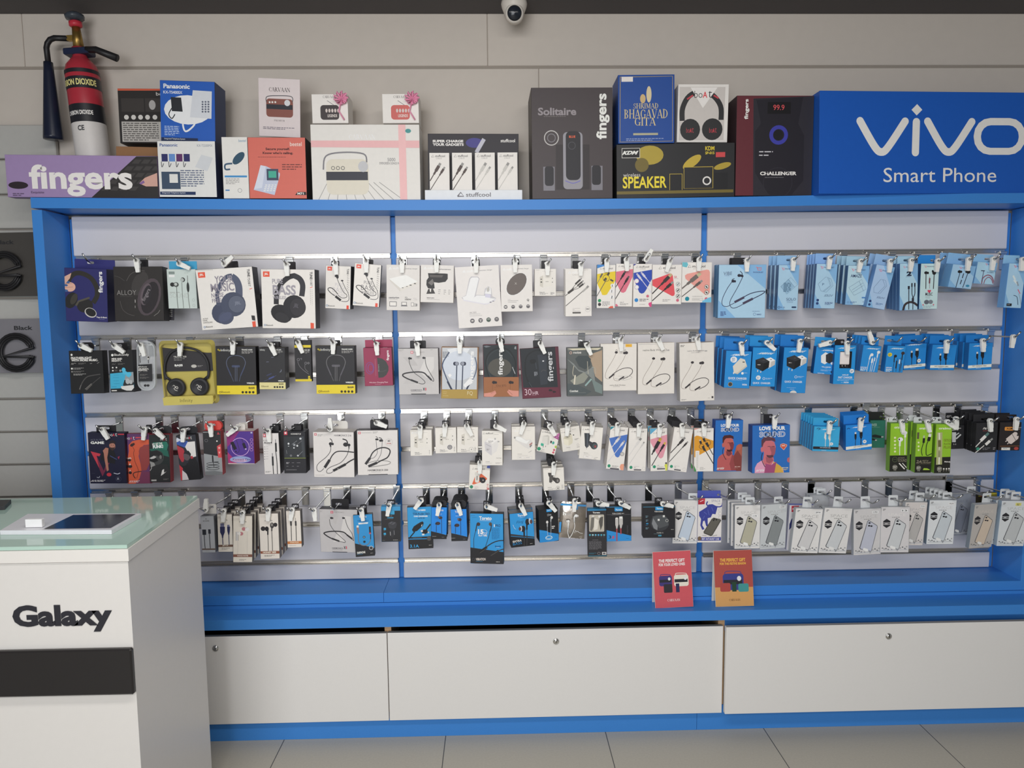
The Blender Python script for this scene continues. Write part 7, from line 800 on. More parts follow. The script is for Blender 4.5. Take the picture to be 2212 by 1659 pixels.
P('tilted blue and black box of two black earbuds printed EXTRA BASS', q, [Pg(TK, 1788, 870, 2180, 905, 2180, 1015, 1795, 1070), Pg('#3a3b3f', 1788, 835, 1990, 860, 2180, 880, 2178, 905, 1790, 870), Sg('#2f8fcd', 7, 1788, 872, 2180, 903)]+tor(1900, 528, 132, 36)+[Sg('#dce4ea', 3, 1935, 578, 2020, 565), T('Fling', 1885, 628, 108, 55, '#1f3a5a', 5, -.01, .2), El(2060, 645, 34, 52, '#26262a'), El(2098, 630, 18, 48, '#c5cad0'), El(2118, 640, 22, 34, '#55454a'), Sg('#26262a', 24, 2050, 680, 2050, 770), Ln('#3a3a3d', 12, 2050, 760, 2052, 900, 2050, 1020), El(1990, 755, 36, 50, '#26262a'), El(1958, 750, 16, 44, '#c5cad0'), El(1940, 755, 20, 30, '#55454a'), Sg('#26262a', 24, 2005, 790, 2008, 880), Ln('#3a3a3d', 12, 2008, 870, 2010, 950, 2008, 1030), Ln('#c5d5e0', 5, 1830, 690, 1850, 740, 1875, 760), T('EXTRA', 1825, 940, 140, 32, '#cfc9c2', 5, .04), T('BASS', 1828, 975, 140, 40, '#2f7fb5', 5, .0), Gk(2100, 988, 55, 1, 12, '#c5c2bd')], d=.045, c='#3390cf', side='#1f2023', top='#6d6f72', hk=(3, 1895, 1955, 385, 26), tab='k', tabw=.03, Y=-.03, yaw=-.08, stack=1, step=.05, tabx=0)
Zm(1090, 1040, 7.373)
q = (545, 465, 855, 415, 855, 930, 555, 992)
P('black and blue box of slim white earbuds, printed side', q, [Pg('#2c86c9', 552, 772, 680, 790, 700, 810, 860, 835, 860, 935, 552, 998), Sg('#3a9ad5', 5, 552, 800, 690, 812), RR(665, 432, 86, 58, 6, '#2f8fcd'), T('Toreto', 675, 450, 60, 18, '#e6eaee', 5, .03), T('Olive', 678, 515, 66, 36, '#c5c8cb', 6, -.01), El(678, 648, 18, 24, '#d5d3d0'), El(748, 575, 20, 24, '#d5d3d0'), Sg('#b5b8bb', 14, 680, 660, 680, 720), Sg('#b5b8bb', 14, 738, 570, 736, 640), Ln('#b5b8bb', 6, 680, 720, 682, 800, 688, 865), Ln('#b5b8bb', 6, 736, 640, 738, 740, 735, 850), Rg(706, 895, 58, 9, '#c9dcea', 34), Rg(706, 888, 44, 6, '#c9dcea', 24), Gk(750, 710, 55, 2, 28, '#d5d3d0', 14), Gk(805, 885, 38, 1, 9, '#2a5a80')], d=.055, c='#232427', side='#1b1c1f', top='#1d1d20', hk=(3, 635, 705, 345, 40), tab='k', tabw=.03, Y=-.03, yaw=-.15, tabx=0)
q = (893, 325, 1305, 340, 1275, 935, 858, 890)
SILV = M('#a8a098', .18, .85, ref=1, var=.35, scale=22, bump=1.0)
def pouch(k, mb):
    n = 14; vs = []; fs = []; rr = random.Random(3)
    for s in (0, 1):
        for i in range(n+1):
            for j in range(n+1):
                x = (i/n-.5)*k.w; z = j/n*k.h; b = .008*math.sin(math.pi*i/n)**.5*math.sin(math.pi*j/n)**.5; vs.append((x, (b*.6 if s else -b)+.008+rr.uniform(-.0007, .0007)*(0 < i < n), z))
    m = (n+1)**2
    for i in range(n):
        for j in range(n):
            a = i*(n+1)+j; fs += [(a, a+n+1, a+n+2, a+1), (m+a, m+a+1, m+a+n+2, m+a+n+1)]
    mb.add(vs, fs, SILV, None, True)
_t, _k5, _w = P('shiny silver foil pouch with white earbuds hanging in front', q, [], d=.016, hk=(3, 1050, 1118, 335, -4), tab='k', tabw=.05, Y=-.03, bodyfn=pouch, name='foil_pouch', rad=.01)
flat_card(_k5, _t, 'printed_film', (893, 352, 1300, 375, 1298, 402, 890, 380), '#3a8fc9', [T('h', 930, 482, 52, 52, '#e2dfda', 0, .05), T('ear', 985, 500, 75, 36, '#b5b0aa', 0, .03), Pg('#3a90d0', 868, 645, 905, 645, 892, 810, 862, 805), Gk(1190, 880, 60, 1, 12, '#c5c2bd'), Ln('#e6e3de', 5, 1115, 820, 1130, 780, 1145, 800, 1165, 790, 1190, 815, 1245, 825), Pg('#3a7fb5', 1100, 360, 1300, 372, 1298, 400, 1170, 392, 1165, 450, 1110, 440)], y=-.0008)
_t['label'] = 'shiny silver foil pouch printed with white lettering'
eb = thing('earbud_pair', 'white wired earbuds in front of the silver foil pouch', 'earphones', mw=_k5.mw); WM = M('#e6e2dc', .35)
def lp(x, y): a = _k5.pt(*zp(x, y)); return a
for (bx, by), pts, s in (((1140, 540), ((1130, 520), (1108, 560), (1110, 640), (1115, 720), (1080, 820), (1032, 900)), 1), ((1015, 630), ((1020, 620), (1015, 680), (1012, 740), (1005, 800), (1015, 850), (1032, 905)), -1)):
    b = lp(bx, by); m = MB().lathe([(.0005, -.005), (.005, -.004), (.0062, 0), (.005, .003), (.0005, .004)], WM, 18, Matrix.Translation((b[0], -.006, b[1])) @ Matrix.Rotation(math.radians(90), 4, 'X'))
    m.lathe([(.0034, 0), (.0045, .002), (.0045, .005), (.002, .006)], M('#c9c6c2', .3), 14, Matrix.Translation((b[0]+s*.003, -.006, b[1])) @ Matrix.Rotation(math.radians(90*s), 4, 'Y'))
    P3 = [lp(*p) for p in pts]; m.tube([(P3[0][0], -.006, P3[0][1]), (P3[1][0], -.006, P3[1][1]), (P3[2][0], -.006, P3[2][1])], .0028, WM); sm = smooth(P3[1:], 5); m.tube([(x, -.0045, z) for x, z in sm], .0014, WM, 6); m.obj('earbud', eb)
q = (1315, 440, 1620, 440, 1630, 1198, 1330, 1198)
P('tall black box with rounded silver window and six blue dots', q, [Pg('#2c7fae', 1315, 440, 1620, 432, 1620, 460, 1315, 470), RR(1345, 530, 240, 272, 16, '#b3ada0'), Pg('#6d6a63', 1380, 580, 1430, 560, 1420, 720, 1390, 790, 1360, 780), Pg('#55524d', 1520, 570, 1570, 560, 1560, 700, 1530, 780, 1500, 640), Pg('#d5d0c5', 1430, 580, 1500, 620, 1480, 760, 1420, 780), El(1410, 555, 20, 18, '#c9c6bf'), El(1510, 560, 20, 20, '#d5d2cc'), T('Toreto', 1402, 484, 118, 26, '#e2dfda', 0, .03)]+[El(1360+45*i, 852, 15, 14, c) for i, c in enumerate(('#4aa0b0', '#9ac5d0', '#5aa5c5', '#4a9ac5', '#4aa0b8', '#6a9aa5'))]+[Gk(1348+45*i, 878, 26, 1, 9, '#77757a') for i in range(6)]+[Gk(1400, 930, 130, 1, 12, '#8b898d'), Gk(1345, 955, 200, 9, 15, '#6d6b6f', 7), Gk(1345, 1138, 120, 2, 12, '#3f7a8d', 6), Rg(1502, 1145, 24, 5, '#8b898d'), R(1552, 1122, 68, 46, '#c5c2bd'), R(1566, 1132, 40, 26, '#55535a'), R(1335, 1182, 300, 7, '#3f8aa5')], d=.025, c='#2c2b2e', side='#1d1d20', top='#2c7fae', hk=(3, 1350, 1490, 352, 82), tab='k', tabw=.024, Y=-.025)
q = (1615, 400, 2015, 390, 2020, 948, 1625, 955)
P('black box of pale connectors on red braided leads', q, [Pg('#2c86c9', 1620, 775, 1780, 810, 2025, 865, 2025, 955, 1620, 960), Sg('#3a9ad5', 7, 1620, 410, 2012, 402), RR(1752, 418, 128, 58, 6, '#2f8fcd'), T('Toreto', 1768, 440, 102, 24, '#e6eaee', 0, .03), T('TOR-CORD', 1712, 503, 145, 22, '#c5c2bd', 0, .02), Gk(1865, 506, 58, 1, 18, '#c5c2bd'), Sg('#77757a', 3, 1620, 530, 2010, 525), Gk(1700, 538, 235, 1, 6, '#77757a'), RR(1762, 578, 48, 130, 14, '#b9b6b2'), R(1770, 575, 32, 20, '#dcd8d3'), Pg('#b9b6b2', 1768, 700, 1808, 700, 1796, 752, 1778, 752), RR(1822, 575, 60, 115, 12, '#b9b6b2'), R(1826, 558, 52, 34, '#e2dfda'), Pg('#b9b6b2', 1830, 685, 1876, 685, 1862, 745, 1842, 745), Sg('#a5444f', 19, 1787, 752, 1788, 948), Sg('#a5444f', 18, 1850, 745, 1852, 838), T('3', 1655, 862, 42, 48, '#1d2a44', 0, .0), T('.8', 1698, 866, 50, 44, '#c4465a', 0, .02), Gk(1938, 905, 62, 1, 10, '#1d4a7d'), Gk(1945, 700, 24, 8, 17, '#4a484d', 8)], d=.03, c='#222225', side='#1b1b1e', top='#2b2b2e', hk=(3, 1695, 1848, 345, 62), tab='k', tabw=.026, Y=-.02, tabx=0)
Zm(1360, 1040, 5.927)
q = (170, 310, 585, 315, 585, 720, 175, 725)
P('wide black box with round clear window on a cable coil', q, [Sg('#3a7a98', 7, 172, 328, 585, 322), RR(330, 325, 102, 44, 4, '#2f8fc9'), T('Toreto', 345, 336, 78, 20, '#e2dfda', 0, .03), T('TOR-CORD', 318, 378, 110, 16, '#d5d2cd', 0, .03), El(387, 528, 122, 112, '#34363a'), Pg('#7a7d80', 300, 470, 330, 500, 360, 570, 355, 625, 310, 600, 285, 540), Pg('#4a4d50', 290, 450, 420, 430, 480, 470, 500, 560, 380, 600), R(360, 480, 25, 24, '#d5d5d2'), R(425, 432, 26, 26, '#c9c9c5'), Rg(478, 500, 20, 6, '#a5a5a2'), Gk(205, 440, 38, 2, 16, '#6d8a95', 7), Gk(208, 490, 36, 2, 16, '#6d8a95', 7), R(212, 532, 28, 16, '#2f7fae'), Gk(205, 560, 42, 1, 8, '#2f7fae'), Gk(205, 590, 40, 2, 14, '#6d8a95', 7), T('TYPE C', 345, 650, 88, 14, '#b5b2ad', 0, .02), Gk(310, 670, 140, 1, 8, '#6d8a95'), RR(365, 684, 44, 18, 6, '#3f8aa5'), Gk(530, 612, 48, 1, 10, '#c5c2bd')], d=.04, c='#222226', side='#19191c', top='#242428', hk=(3, 260, 425, 285, 75), tab='k', tabw=.028, Y=-.04, tabx=-.002)
def case(lab, q, hk, tint, tag=None, word='#a9a8a8', cam='#2a2a30', c='#d3d1cf', side='#a5a8ab', art=(), **kw):
    def f():
        A = [T('SPACE', 24, 14, 62, 6, word, 0, -.018), Gk(38, 22, 40, 1, 2, '#8b8a8a', 1.4), Pg('#2d2d31', 8, 31, 20, 26, 33, 31, 33, 41, 20, 46, 8, 41), R(9, 34.5, 24, 1.2, c), R(9, 38, 24, 1.0, c), Gk(15, 36, 12, 1, 2, c, 1.2)]
        A += [Pg('#55565c', 50, 27, 55, 24.5, 86, 37, 88, 41, 66, 92, 62, 94, 24, 87, 21, 84)] if kw.get('heavy', 1) else []
        A += [Pg(tint, 51.5, 28, 55.5, 26, 85, 38, 86, 41, 64.5, 91.5, 62, 92.5, 26, 86, 24, 84), El(58, 31, 4.2, 3, cam), El(56.5, 37, 4.2, 3, cam), El(65, 38, 4.2, 3, cam), Pg('#e2e0dd', 33, 88, 37, 84.5, 52, 87.5, 54, 92.5, 44, 92)]
        for i, (a, b) in enumerate(((8, 90), (14, 92), (20, 91), (28, 93), (70, 90), (78, 88), (86, 91), (92, 87), (40, 94), (60, 95), (90, 93))): A.append(Pg(('#77787c', '#9a9b9d', '#5f6066')[i % 3], a-3, b+1, a-1, b-1.5, a+3, b-.5, a+2, b+1.6))
        A += [Pg('#b9bcc0', 4, 94.5, 96, 93, 96, 94.5, 4, 96), Gk(6, 4, 9, 2, 2.4, '#8b8a8a', 1.6)]
        if tag: A += [R(tag[0], tag[1], 22, 6, '#e6e4e0'), T(tag[2], tag[0]+3, tag[1]+1.4, 16, 3.2, '#3a3a3d', 0, .02)]
        return A
    kw.pop('heavy', 0)
    P(lab, q, u(f)+list(art), d=kw.pop('d', .018), c=c, side=side, top='#b0b2b5', hk=hk, tab=kw.pop('tab', 'c'), tabw=.035, tabup=.014, **{**dict(Y=-.03, lock=False, group='phone case boxes on the bottom pegs', cat='phone case box', name='phone_case_box'), **kw})
case('phone case box with pale blue case beside the wide black box', (570, 240, 893, 240, 862, 795, 548, 795), (3, 650, 855, 235), '#b9c5d3', Y=-.005)
q = (870, 215, 1195, 215, 1165, 785, 875, 780)
BUL = '#38408f'
P('white box printed with a dark blue bull and BEST ANTI-BURST CASE', q, [Pg('#b5303f', 870, 215, 968, 215, 960, 292, 872, 296), Sg('#e2c5c8', 9, 900, 260, 945, 240), T('SPACE', 1048, 233, 120, 30, '#8b8ba0', 0, .0), Gk(1130, 285, 50, 1, 10, '#55535a'), Ln(BUL, 16, 1010, 320, 985, 290, 1000, 255), Ln(BUL, 16, 1100, 320, 1150, 325, 1180, 310, 1190, 270), Pg(BUL, 985, 330, 1010, 295, 1060, 290, 1100, 310, 1125, 330, 1100, 420, 1060, 415, 1040, 460, 1000, 470, 1000, 540, 1010, 590, 980, 570, 960, 500, 940, 510, 930, 560, 960, 610, 930, 620, 905, 560, 915, 480, 890, 440, 890, 390, 930, 365), Sg('#6d78c0', 4, 950, 390, 990, 420), Sg('#6d78c0', 4, 1050, 330, 1070, 380), Sg('#6d78c0', 4, 960, 440, 940, 480), Sg('#6d78c0', 4, 1000, 360, 1020, 430)]+[x for y in (365, 412, 458) for x in (R(1142, y-16, 32, 32, '#8b8b9a'), R(1145, y-13, 26, 26, W))]+[Pg('#4a4844', 1050, 480, 1075, 462, 1165, 485, 1172, 500, 1060, 690, 1040, 700, 950, 665, 945, 645), Pg('#5d5b54', 1055, 488, 1075, 470, 1160, 492, 1050, 685, 955, 655), El(1082, 480, 12, 9, K), El(1075, 497, 12, 9, K), El(1110, 490, 12, 9, K), Sg('#55535a', 4, 930, 690, 985, 695), Sg('#55535a', 4, 1060, 700, 1120, 685), Pg(BUL, 870, 715, 1168, 712, 1166, 755, 872, 758), T('BEST ANTI-BURST CASE', 925, 722, 235, 26, '#d5d3dc', 0, .02), El(895, 730, 26, 30, '#6d5a48')], d=.02, c='#d5d1cf', side='#a9a8b5', top='#4a55a5', hk=(3, 1000, 1210, 230), tab='#4a55a5', tabw=.04, tabup=.016, Y=-.015, lock=False, group='phone case boxes on the bottom pegs', cat='phone case box', name='phone_case_box')
Zm(1560, 1040, 6.506)
case('phone case box with beige case and small paper tag', (172, 340, 545, 325, 520, 945, 180, 945), (3, 175, 440, 305), '#aba895', (68, 22, '11 PX'), stack=2, step=.03)
case('phone case box with dark grey green case and tag on top', (555, 330, 922, 310, 880, 925, 530, 965), (3, 555, 850, 298), '#84898a', (70, 4, '12 PX'), c='#bfc3c5', Y=-.028)
case('phone case box with clear case in front of a blue header', (1040, 385, 1425, 380, 1335, 1012, 960, 998), (3, 945, 1250, 295), '#c9c8c8', (72, 5, 'pro'), word='#8f8e8e', c='#d9d7d5', Y=-.045, yaw=-.06)
case('phone case box with near white case and printed side', (1450, 375, 1835, 375, 1740, 1012, 1350, 1005), (3, 1320, 1692, 290), '#c6c9cb', word='#8f8e8e', c='#d9d7d5', Y=-.045, yaw=-.06)
P('white and red box with blue header, half hidden behind a case box', (950, 335, 1300, 330, 1245, 960, 900, 965), [Pg('#b5303f', 975, 345, 1080, 340, 1075, 425, 975, 430), T('K', 990, 372, 24, 30, '#e6d5d5', 0, .04), Pg('#2f3568', 945, 600, 975, 525, 1010, 510, 1000, 620, 960, 660, 940, 685), Gk(905, 480, 20, 16, 24, '#9a98a5', 8)], d=.02, c='#cfcdd0', side='#a5a5b5', top='#5f69b0', tab=None, Y=.0, group='phone case boxes on the bottom pegs', cat='phone case box', name='phone_case_box', yaw=-.04)
case('tall phone case box with lilac grey case and paper tag', (1845, 395, 2236, 373, 2226, 1020, 1850, 1040), (3, 1700, 2080, 292), '#b5b8c5', (68, 5, '12 PRO'), c='#c5c3c3', Y=-.04)
case('hidden grey case box hung back behind the clear and white cases', (1235, 200, 1500, 190, 1490, 800, 1220, 800), (3, 1320, 1440, 170), '#a5a7aa', c='#a9abae', Y=.04, stack=1, step=.024)
Zm(1860, 1040, 6.284)
case('phone case box with silver lettering and pale case', (275, 345, 665, 345, 645, 965, 258, 965), (3, 135, 505, 265), '#c2c5c7', (70, 5, '13'), word='#dedbd8', c='#cbc8c9', Y=-.045)
case('phone case box with dark lined case, tucked between two others', (600, 285, 915, 280, 825, 865, 545, 870), (3, 465, 880, 225), '#b3b0ad', (68, 6, '12 pro'), c='#cfc9c6', Y=-.03, stack=1, step=.03)
case('phone case box with bright white front and blue grey side', (935, 255, 1300, 250, 1250, 850, 880, 855), (3, 840, 1250, 220), '#bfc6cb', (70, 5, '14 pro'), word='#b9b3b3', c='#d5d8da', side='#6d7a88', stack=4, step=.021, Y=-.03, yaw=-.08)
case('shaded grey phone case box set far back on its peg', (1200, 190, 1515, 155, 1440, 730, 1185, 735), (3, 1295, 1600, 205), '#777c88', word='#6d7380', c='#868b96', side='#5f6570', Y=.035, lock=False)
case('phone case box with warm beige case standing alone by the panel edge', (1550, 325, 1860, 290, 1765, 885, 1460, 915), (3, 1297, 1790, 232), '#cbbba9', word='#c9c0b8', c='#b5b0ab', side='#7f8890', Y=-.04, yaw=-.1)
case('phone case box with small yellow sticker at the frame edge', (1920, 270, 2280, 258, 2210, 880, 1830, 875), (3, 1690, 2190, 212), '#b9bcbd', word='#a5a5a2', c='#ccd0d2', side='#8fa0b0', stack=2, step=.024, Y=-.045, yaw=-.1, art=[RR(2098, 290, 75, 38, 4, '#d5cf7a'), Gk(2112, 302, 45, 2, 13, '#55503a', 7)])
P('dark box with yellow edge behind the last two case boxes', (1590, 160, 1850, 150, 1840, 300, 1590, 310), [R(1585, 150, 270, 38, '#b5a93a'), Sg('#b5a93a', 9, 1590, 200, 1850, 190), R(1620, 190, 26, 14, '#c44a3a')], d=.015, c='#3a3320', tab=None, Y=.06, group='phone case boxes on the bottom pegs', cat='box')
Zm(0, 1040, 4.608)
for i, x in enumerate((980, 1240, 1480, 1720)): free_hook(3, x, x-150, 260, 0, ['plain chrome hook nearest the left blue panel, behind the glass counter top', 'second plain chrome hook behind the glass counter top', 'third plain chrome hook behind the glass counter top', 'fourth plain chrome hook, at the back corner of the glass counter top'][i], -.01, False)
# ---------- boxes on the top board ----------
Zm()
TOPG = 'boxes standing on the blue top board'
def S(label, q, art=(), d=.1, Y=.006, name='product_box', cat='box', base=None, **kw):
    th, k, _ = P(label, q, art, d=d, Y=Y, tab=None, name=name, cat=cat, group=TOPG, free=.35, **kw)
    if base is not None: th.matrix_world = Matrix.Translation((0, 0, base+.002-th.matrix_world.translation.z)) @ th.matrix_world
    return th, k
Zm(0, 0, 3.77)
S('long purple keyboard box printed with big white fingers lettering', (30, 1258, 1275, 1275, 1300, 1615, 70, 1605), [Pg('#2b2828', 1110, 1275, 1285, 1275, 1305, 1620, 735, 1620)]+[Pg('#3d3a39', 1100-i*62+j*75, 1300+i*55, 1155-i*62+j*75, 1302+i*55, 1128-i*62+j*75, 1335+i*55, 1072-i*62+j*75, 1333+i*55) for i in range(5) for j in range(-0, 4)]+[T('fingers', 230, 1340, 845, 262, '#e2dbd8', 0, .03), Pg('#c49a8d', 1135, 1495, 1180, 1450, 1280, 1410, 1285, 1520, 1190, 1520), Pg('#7a5a8f', 1135, 1495, 1170, 1470, 1180, 1490, 1150, 1505), El(150, 1510, 80, 30, '#2a2228'), T('Exquisite', 255, 1558, 105, 24, '#4a3a55'), Gk(105, 1575, 95, 2, 14, '#5a4a66', 7)], d=.045, c='#957fa8', side='#7d6590', base=1.9905)
S('black camera box with orange flap on a brown carton', (950, 720, 1330, 722, 1340, 1168, 985, 1165), [Pg('#c0583f', 950, 720, 1330, 720, 1330, 738, 950, 738), R(985, 800, 190, 110, '#3a3634'), R(1180, 800, 140, 110, '#3a3634'), El(1240, 855, 28, 40, '#a5a2a0'), T('be', 1270, 750, 50, 28, '#d5d2cd'), R(990, 990, 330, 165, '#b5b1ac'), Gk(1000, 1000, 300, 9, 17, '#55524f', 8)]+[El(x, 955, 20, 20, '#c9c6c1') for x in (1030, 1088, 1145, 1202, 1262)], d=.06, Y=.10, c='#2b2827')
S('plain brown carton under the black camera box', (946, 1172, 1290, 1172, 1290, 1615, 946, 1615), d=.08, Y=.09, c='#8f6a4a', base=1.990)
S('blue telephone box picturing a black and a white phone', (1300, 650, 1748, 668, 1755, 1158, 1312, 1148), [T('Panasonic', 1330, 680, 215, 38, '#e2e0dc', 0, .03), T('KX-TS400SX', 1330, 737, 155, 24, '#d5d8e0', 0, .02), El(1530, 895, 195, 118, '#dcdde0'), Pg('#26282d', 1390, 790, 1475, 795, 1488, 910, 1400, 905), Ln('#26282d', 8, 1400, 880, 1375, 930, 1400, 965, 1425, 930), Pg('#c9ccd2', 1570, 735, 1725, 745, 1722, 968, 1548, 955), Ln('#dcdde0', 14, 1540, 900, 1490, 980, 1510, 1070, 1580, 1020, 1590, 960)]+[El(1650+i*24, 830+j*20, 8, 7, '#5a6070') for i in range(3) for j in range(5)]+[Gk(1340, 1025, 120, 6, 14, '#b5c5e0', 6), R(1315, 1118, 300, 28, '#1d2a4a'), T('Integrated Telephone System', 1340, 1122, 170, 16, '#d5d8e0')], d=.10, c='#2457ad', side='#24365f', Y=.012)
S('white telephone box with four small coloured wall phones', (1280, 1160, 1750, 1165, 1770, 1620, 1300, 1620), [T('Panasonic', 1300, 1182, 145, 26, '#3a5590', 0, .02), T('KX-TS500MX', 1605, 1190, 125, 20, '#7d8594')]+[R(1315+i*60, 1268, 50, 62, c) for i, c in enumerate(('#2b2d5f', '#5f86c0', '#5a2d5f', '#2b2d60'))]+[Ln('#3a3a44', 5, 1315+i*60, 1330, 1320+i*60, 1375, 1335+i*60, 1345) for i in range(4)]+[Pg('#c5c8cc', 1640, 1275, 1735, 1300, 1690, 1410, 1590, 1375), R(1315, 1413, 152, 142, '#3a4a5f'), R(1380, 1432, 68, 72, '#d5d5d2'), Gk(1470, 1400, 190, 8, 18, '#55607a', 8), R(1305, 1575, 290, 26, '#1f2f55'), T('Integrated Telephone System', 1322, 1578, 190, 16, '#d5d8e0')], d=.10, c='#d5d5d3', side='#27304f', base=1.9895)
Zm(460, 140, 4.424)
S('narrow white box picturing one teal wall phone', (80, 697, 326, 697, 348, 1283, 105, 1285), [El(245, 900, 75, 38, '#2a4a5f', 45), Ln('#33506a', 16, 185, 950, 120, 960, 120, 1005, 165, 1005), T('beetel', 245, 720, 70, 24, '#5a86a5'), R(112, 1065, 215, 18, '#3a86bd'), Gk(122, 1095, 130, 4, 15, '#8b8987', 6), Rg(258, 1208, 20, 3, '#77757a'), R(120, 1200, 40, 12, '#3a76b0')], d=.08, c='#d8d6d2', base=1.984)
S('orange telephone box printed Secure yourself. Know who is calling.', (330, 697, 880, 700, 900, 1285, 352, 1283), [T('beetel', 735, 742, 112, 40, '#ecd9d0'), T('Secure yourself.', 502, 797, 232, 30, '#4a1f20', 0, .04), T("Know who's calling.", 475, 835, 290, 30, '#4a1f20', 0, .04), Gk(430, 885, 380, 1, 10, '#6d3030'), Gk(660, 955, 190, 3, 22, '#5a2a2a', 8), Pg('#b5bccf', 460, 965, 510, 975, 640, 1040, 640, 1060, 590, 1250, 390, 1200), R(512, 1000, 112, 110, '#3a4258'), R(530, 1020, 75, 65, '#3fa08a'), Pg('#c9cedb', 455, 965, 505, 975, 470, 1180, 395, 1195), Pg('#2a2022', 785, 1250, 810, 1220, 890, 1220, 895, 1250), T('M71', 808, 1225, 60, 22, '#e2dfda', 0, .03)]+[R(500+i*30-j*5, 1150+j*18, 20, 9, '#e2e5ea') for i in range(4) for j in range(4)], d=.10, c='#c9675a', side='#262224', base=1.9825)
S('pale tent card of a brown retro radio', (440, 130, 835, 132, 832, 690, 433, 687), [T('CARVAAN', 535, 212, 200, 42, '#3a3034', 0, 0, 0, True), RR(508, 320, 255, 175, 30, '#7d4a40'), R(510, 375, 250, 45, '#26262e'), El(710, 365, 28, 28, '#c9c9cc'), Ln('#4a4a50', 7, 512, 360, 515, 305, 620, 295, 750, 305, 760, 360)]+[El(x, 357, 9, 9, '#d5d2cd') for x in (542, 568, 596)]+[T('PREMIUM', 585, 523, 100, 16, '#6d6568', 0, 0, 0, True), Gk(480, 590, 300, 2, 14, '#77707a', 7)], d=.004, Y=.03, c='#cfc4c4', tilt=.1, name='tent_card')
for lb, q, c in (('small white box of a black mini radio with pink bow', (940, 280, 1285, 280, 1295, 557, 952, 560), '#3a3335'), ('small white box of a red mini radio with pink bow', (1615, 275, 1960, 280, 1972, 555, 1625, 560), '#c0605a')):
    th, k = S(lb, q, [T('CARVAAN', q[0]+110, 293, 120, 26, '#4a4446', 0, 0, 0, True), RR(q[0]+85, 385, 178, 142, 30, c), T('LEGENDS', q[0]+155, 473, 92, 28, '#d9d0ca', 0, .02), Sg('#77757a', 5, q[0]+150, 342, q[0]+215, 385)]+[El(q[0]+145+i*28, 438, 10, 18, '#c9bdb8') for i in range(5)], d=.09, Y=.03)
    m = MB(); b = k.pt(*zp(q[0]+290, 335))
    for i in range(9):
        a = i*.7; m.tube([(b[0], -.006, b[1]), (b[0]+.026*math.cos(a), -.016, b[1]+.022*math.sin(a)+.004), (b[0]+.020*math.cos(a+.5), -.008, b[1]+.018*math.sin(a+.5)), (b[0], -.006, b[1])], .0035, M('#d98aa8', .3), 6)
    m.tube([(b[0], -.006, b[1]), (b[0]-.01, -.008, b[1]-.04), (b[0]+.008, -.006, b[1]-.07)], .0025, M('#d98aa8', .3), 6); m.obj('ribbon_bow', th)
S('large white radio box wrapped with pink ribbon', (928, 568, 1970, 568, 1985, 1288, 955, 1288), [Ln('#8b8987', 5, 1100+i*90, 1290, 1150+i*55, 1120) for i in range(-1, 9)]+[RR(1080, 900, 405, 340, 60, '#cfc9ba'), R(1082, 1020, 400, 82, '#2d2e38'), El(1435, 970, 48, 52, '#b5b5b8'), Ln('#77757a', 14, 1055, 1000, 1080, 870, 1240, 835, 1440, 850, 1470, 930)]+[Rg(x, 985, 18, 5, '#3a3a3e') for x in (1148, 1195, 1242)]+[T('CARVAAN', 1300, 662, 250, 50, '#f3f0ec', 0, 0, 0, True), T('5000', 1668, 888, 75, 32, '#77757a'), T('EVERGREEN SONGS INSIDE', 1592, 928, 230, 22, '#77757a'), Pg('#dbaaab', 930, 722, 1972, 722, 1973, 792, 931, 785), Pg('#dfb0b0', 1770, 568, 1838, 568, 1858, 1290, 1790, 1290), El(1865, 630, 28, 20, '#3f8a8a')], d=.12, c='#d5d2cd', base=1.9765)
Zm(900, 140, 4.809)
S('dark cable display stand with white tray', (118, 685, 1058, 685, 1058, 1395, 118, 1395), [T('SUPER CHARGE', 165, 748, 318, 28, '#dcd9d6', 0, .05), T('YOUR GADGETS', 165, 783, 322, 28, '#dcd9d6', 0, .05), El(600, 780, 90, 50, '#3d3a80'), Sg('#b5b5c0', 40, 620, 880, 700, 740), T('stuffcool', 872, 740, 150, 34, '#dcd9d6', 0, .02)], d=.006, Y=.06, c='#26232a', name='display_stand', base=1.975)
for i, (x, c) in enumerate(((132, '#4a3d3a'), (367, '#4a3d3a'), (605, '#bdbab5'), (840, '#bdbab5'))):
    S(('first', 'second', 'third', 'fourth')[i]+' white cable box in the tray, counted from the pink ribboned box', (x, 897, x+205, 897, x+213, 1396, x+6, 1396), word(x+22, 918, 140, 24)+cab(x+115, 1005, x+6, 1190, 32, c)+cab(x+160, 1045, x+6, 1290, 24, c), d=.02, Y=.03, c='#dcd8d3', base=1.9752)
S('white front lip of the cable display tray', (92, 1300, 1090, 1298, 1105, 1400, 80, 1403), [T('stuffcool', 512, 1325, 255, 46, '#77757a', 0, .02), Sg('#77757a', 14, 425, 1365, 458, 1325, 490, 1365, 425, 1365)], d=.006, Y=.012, c='#d5d8dc', name='display_tray', base=1.9752)
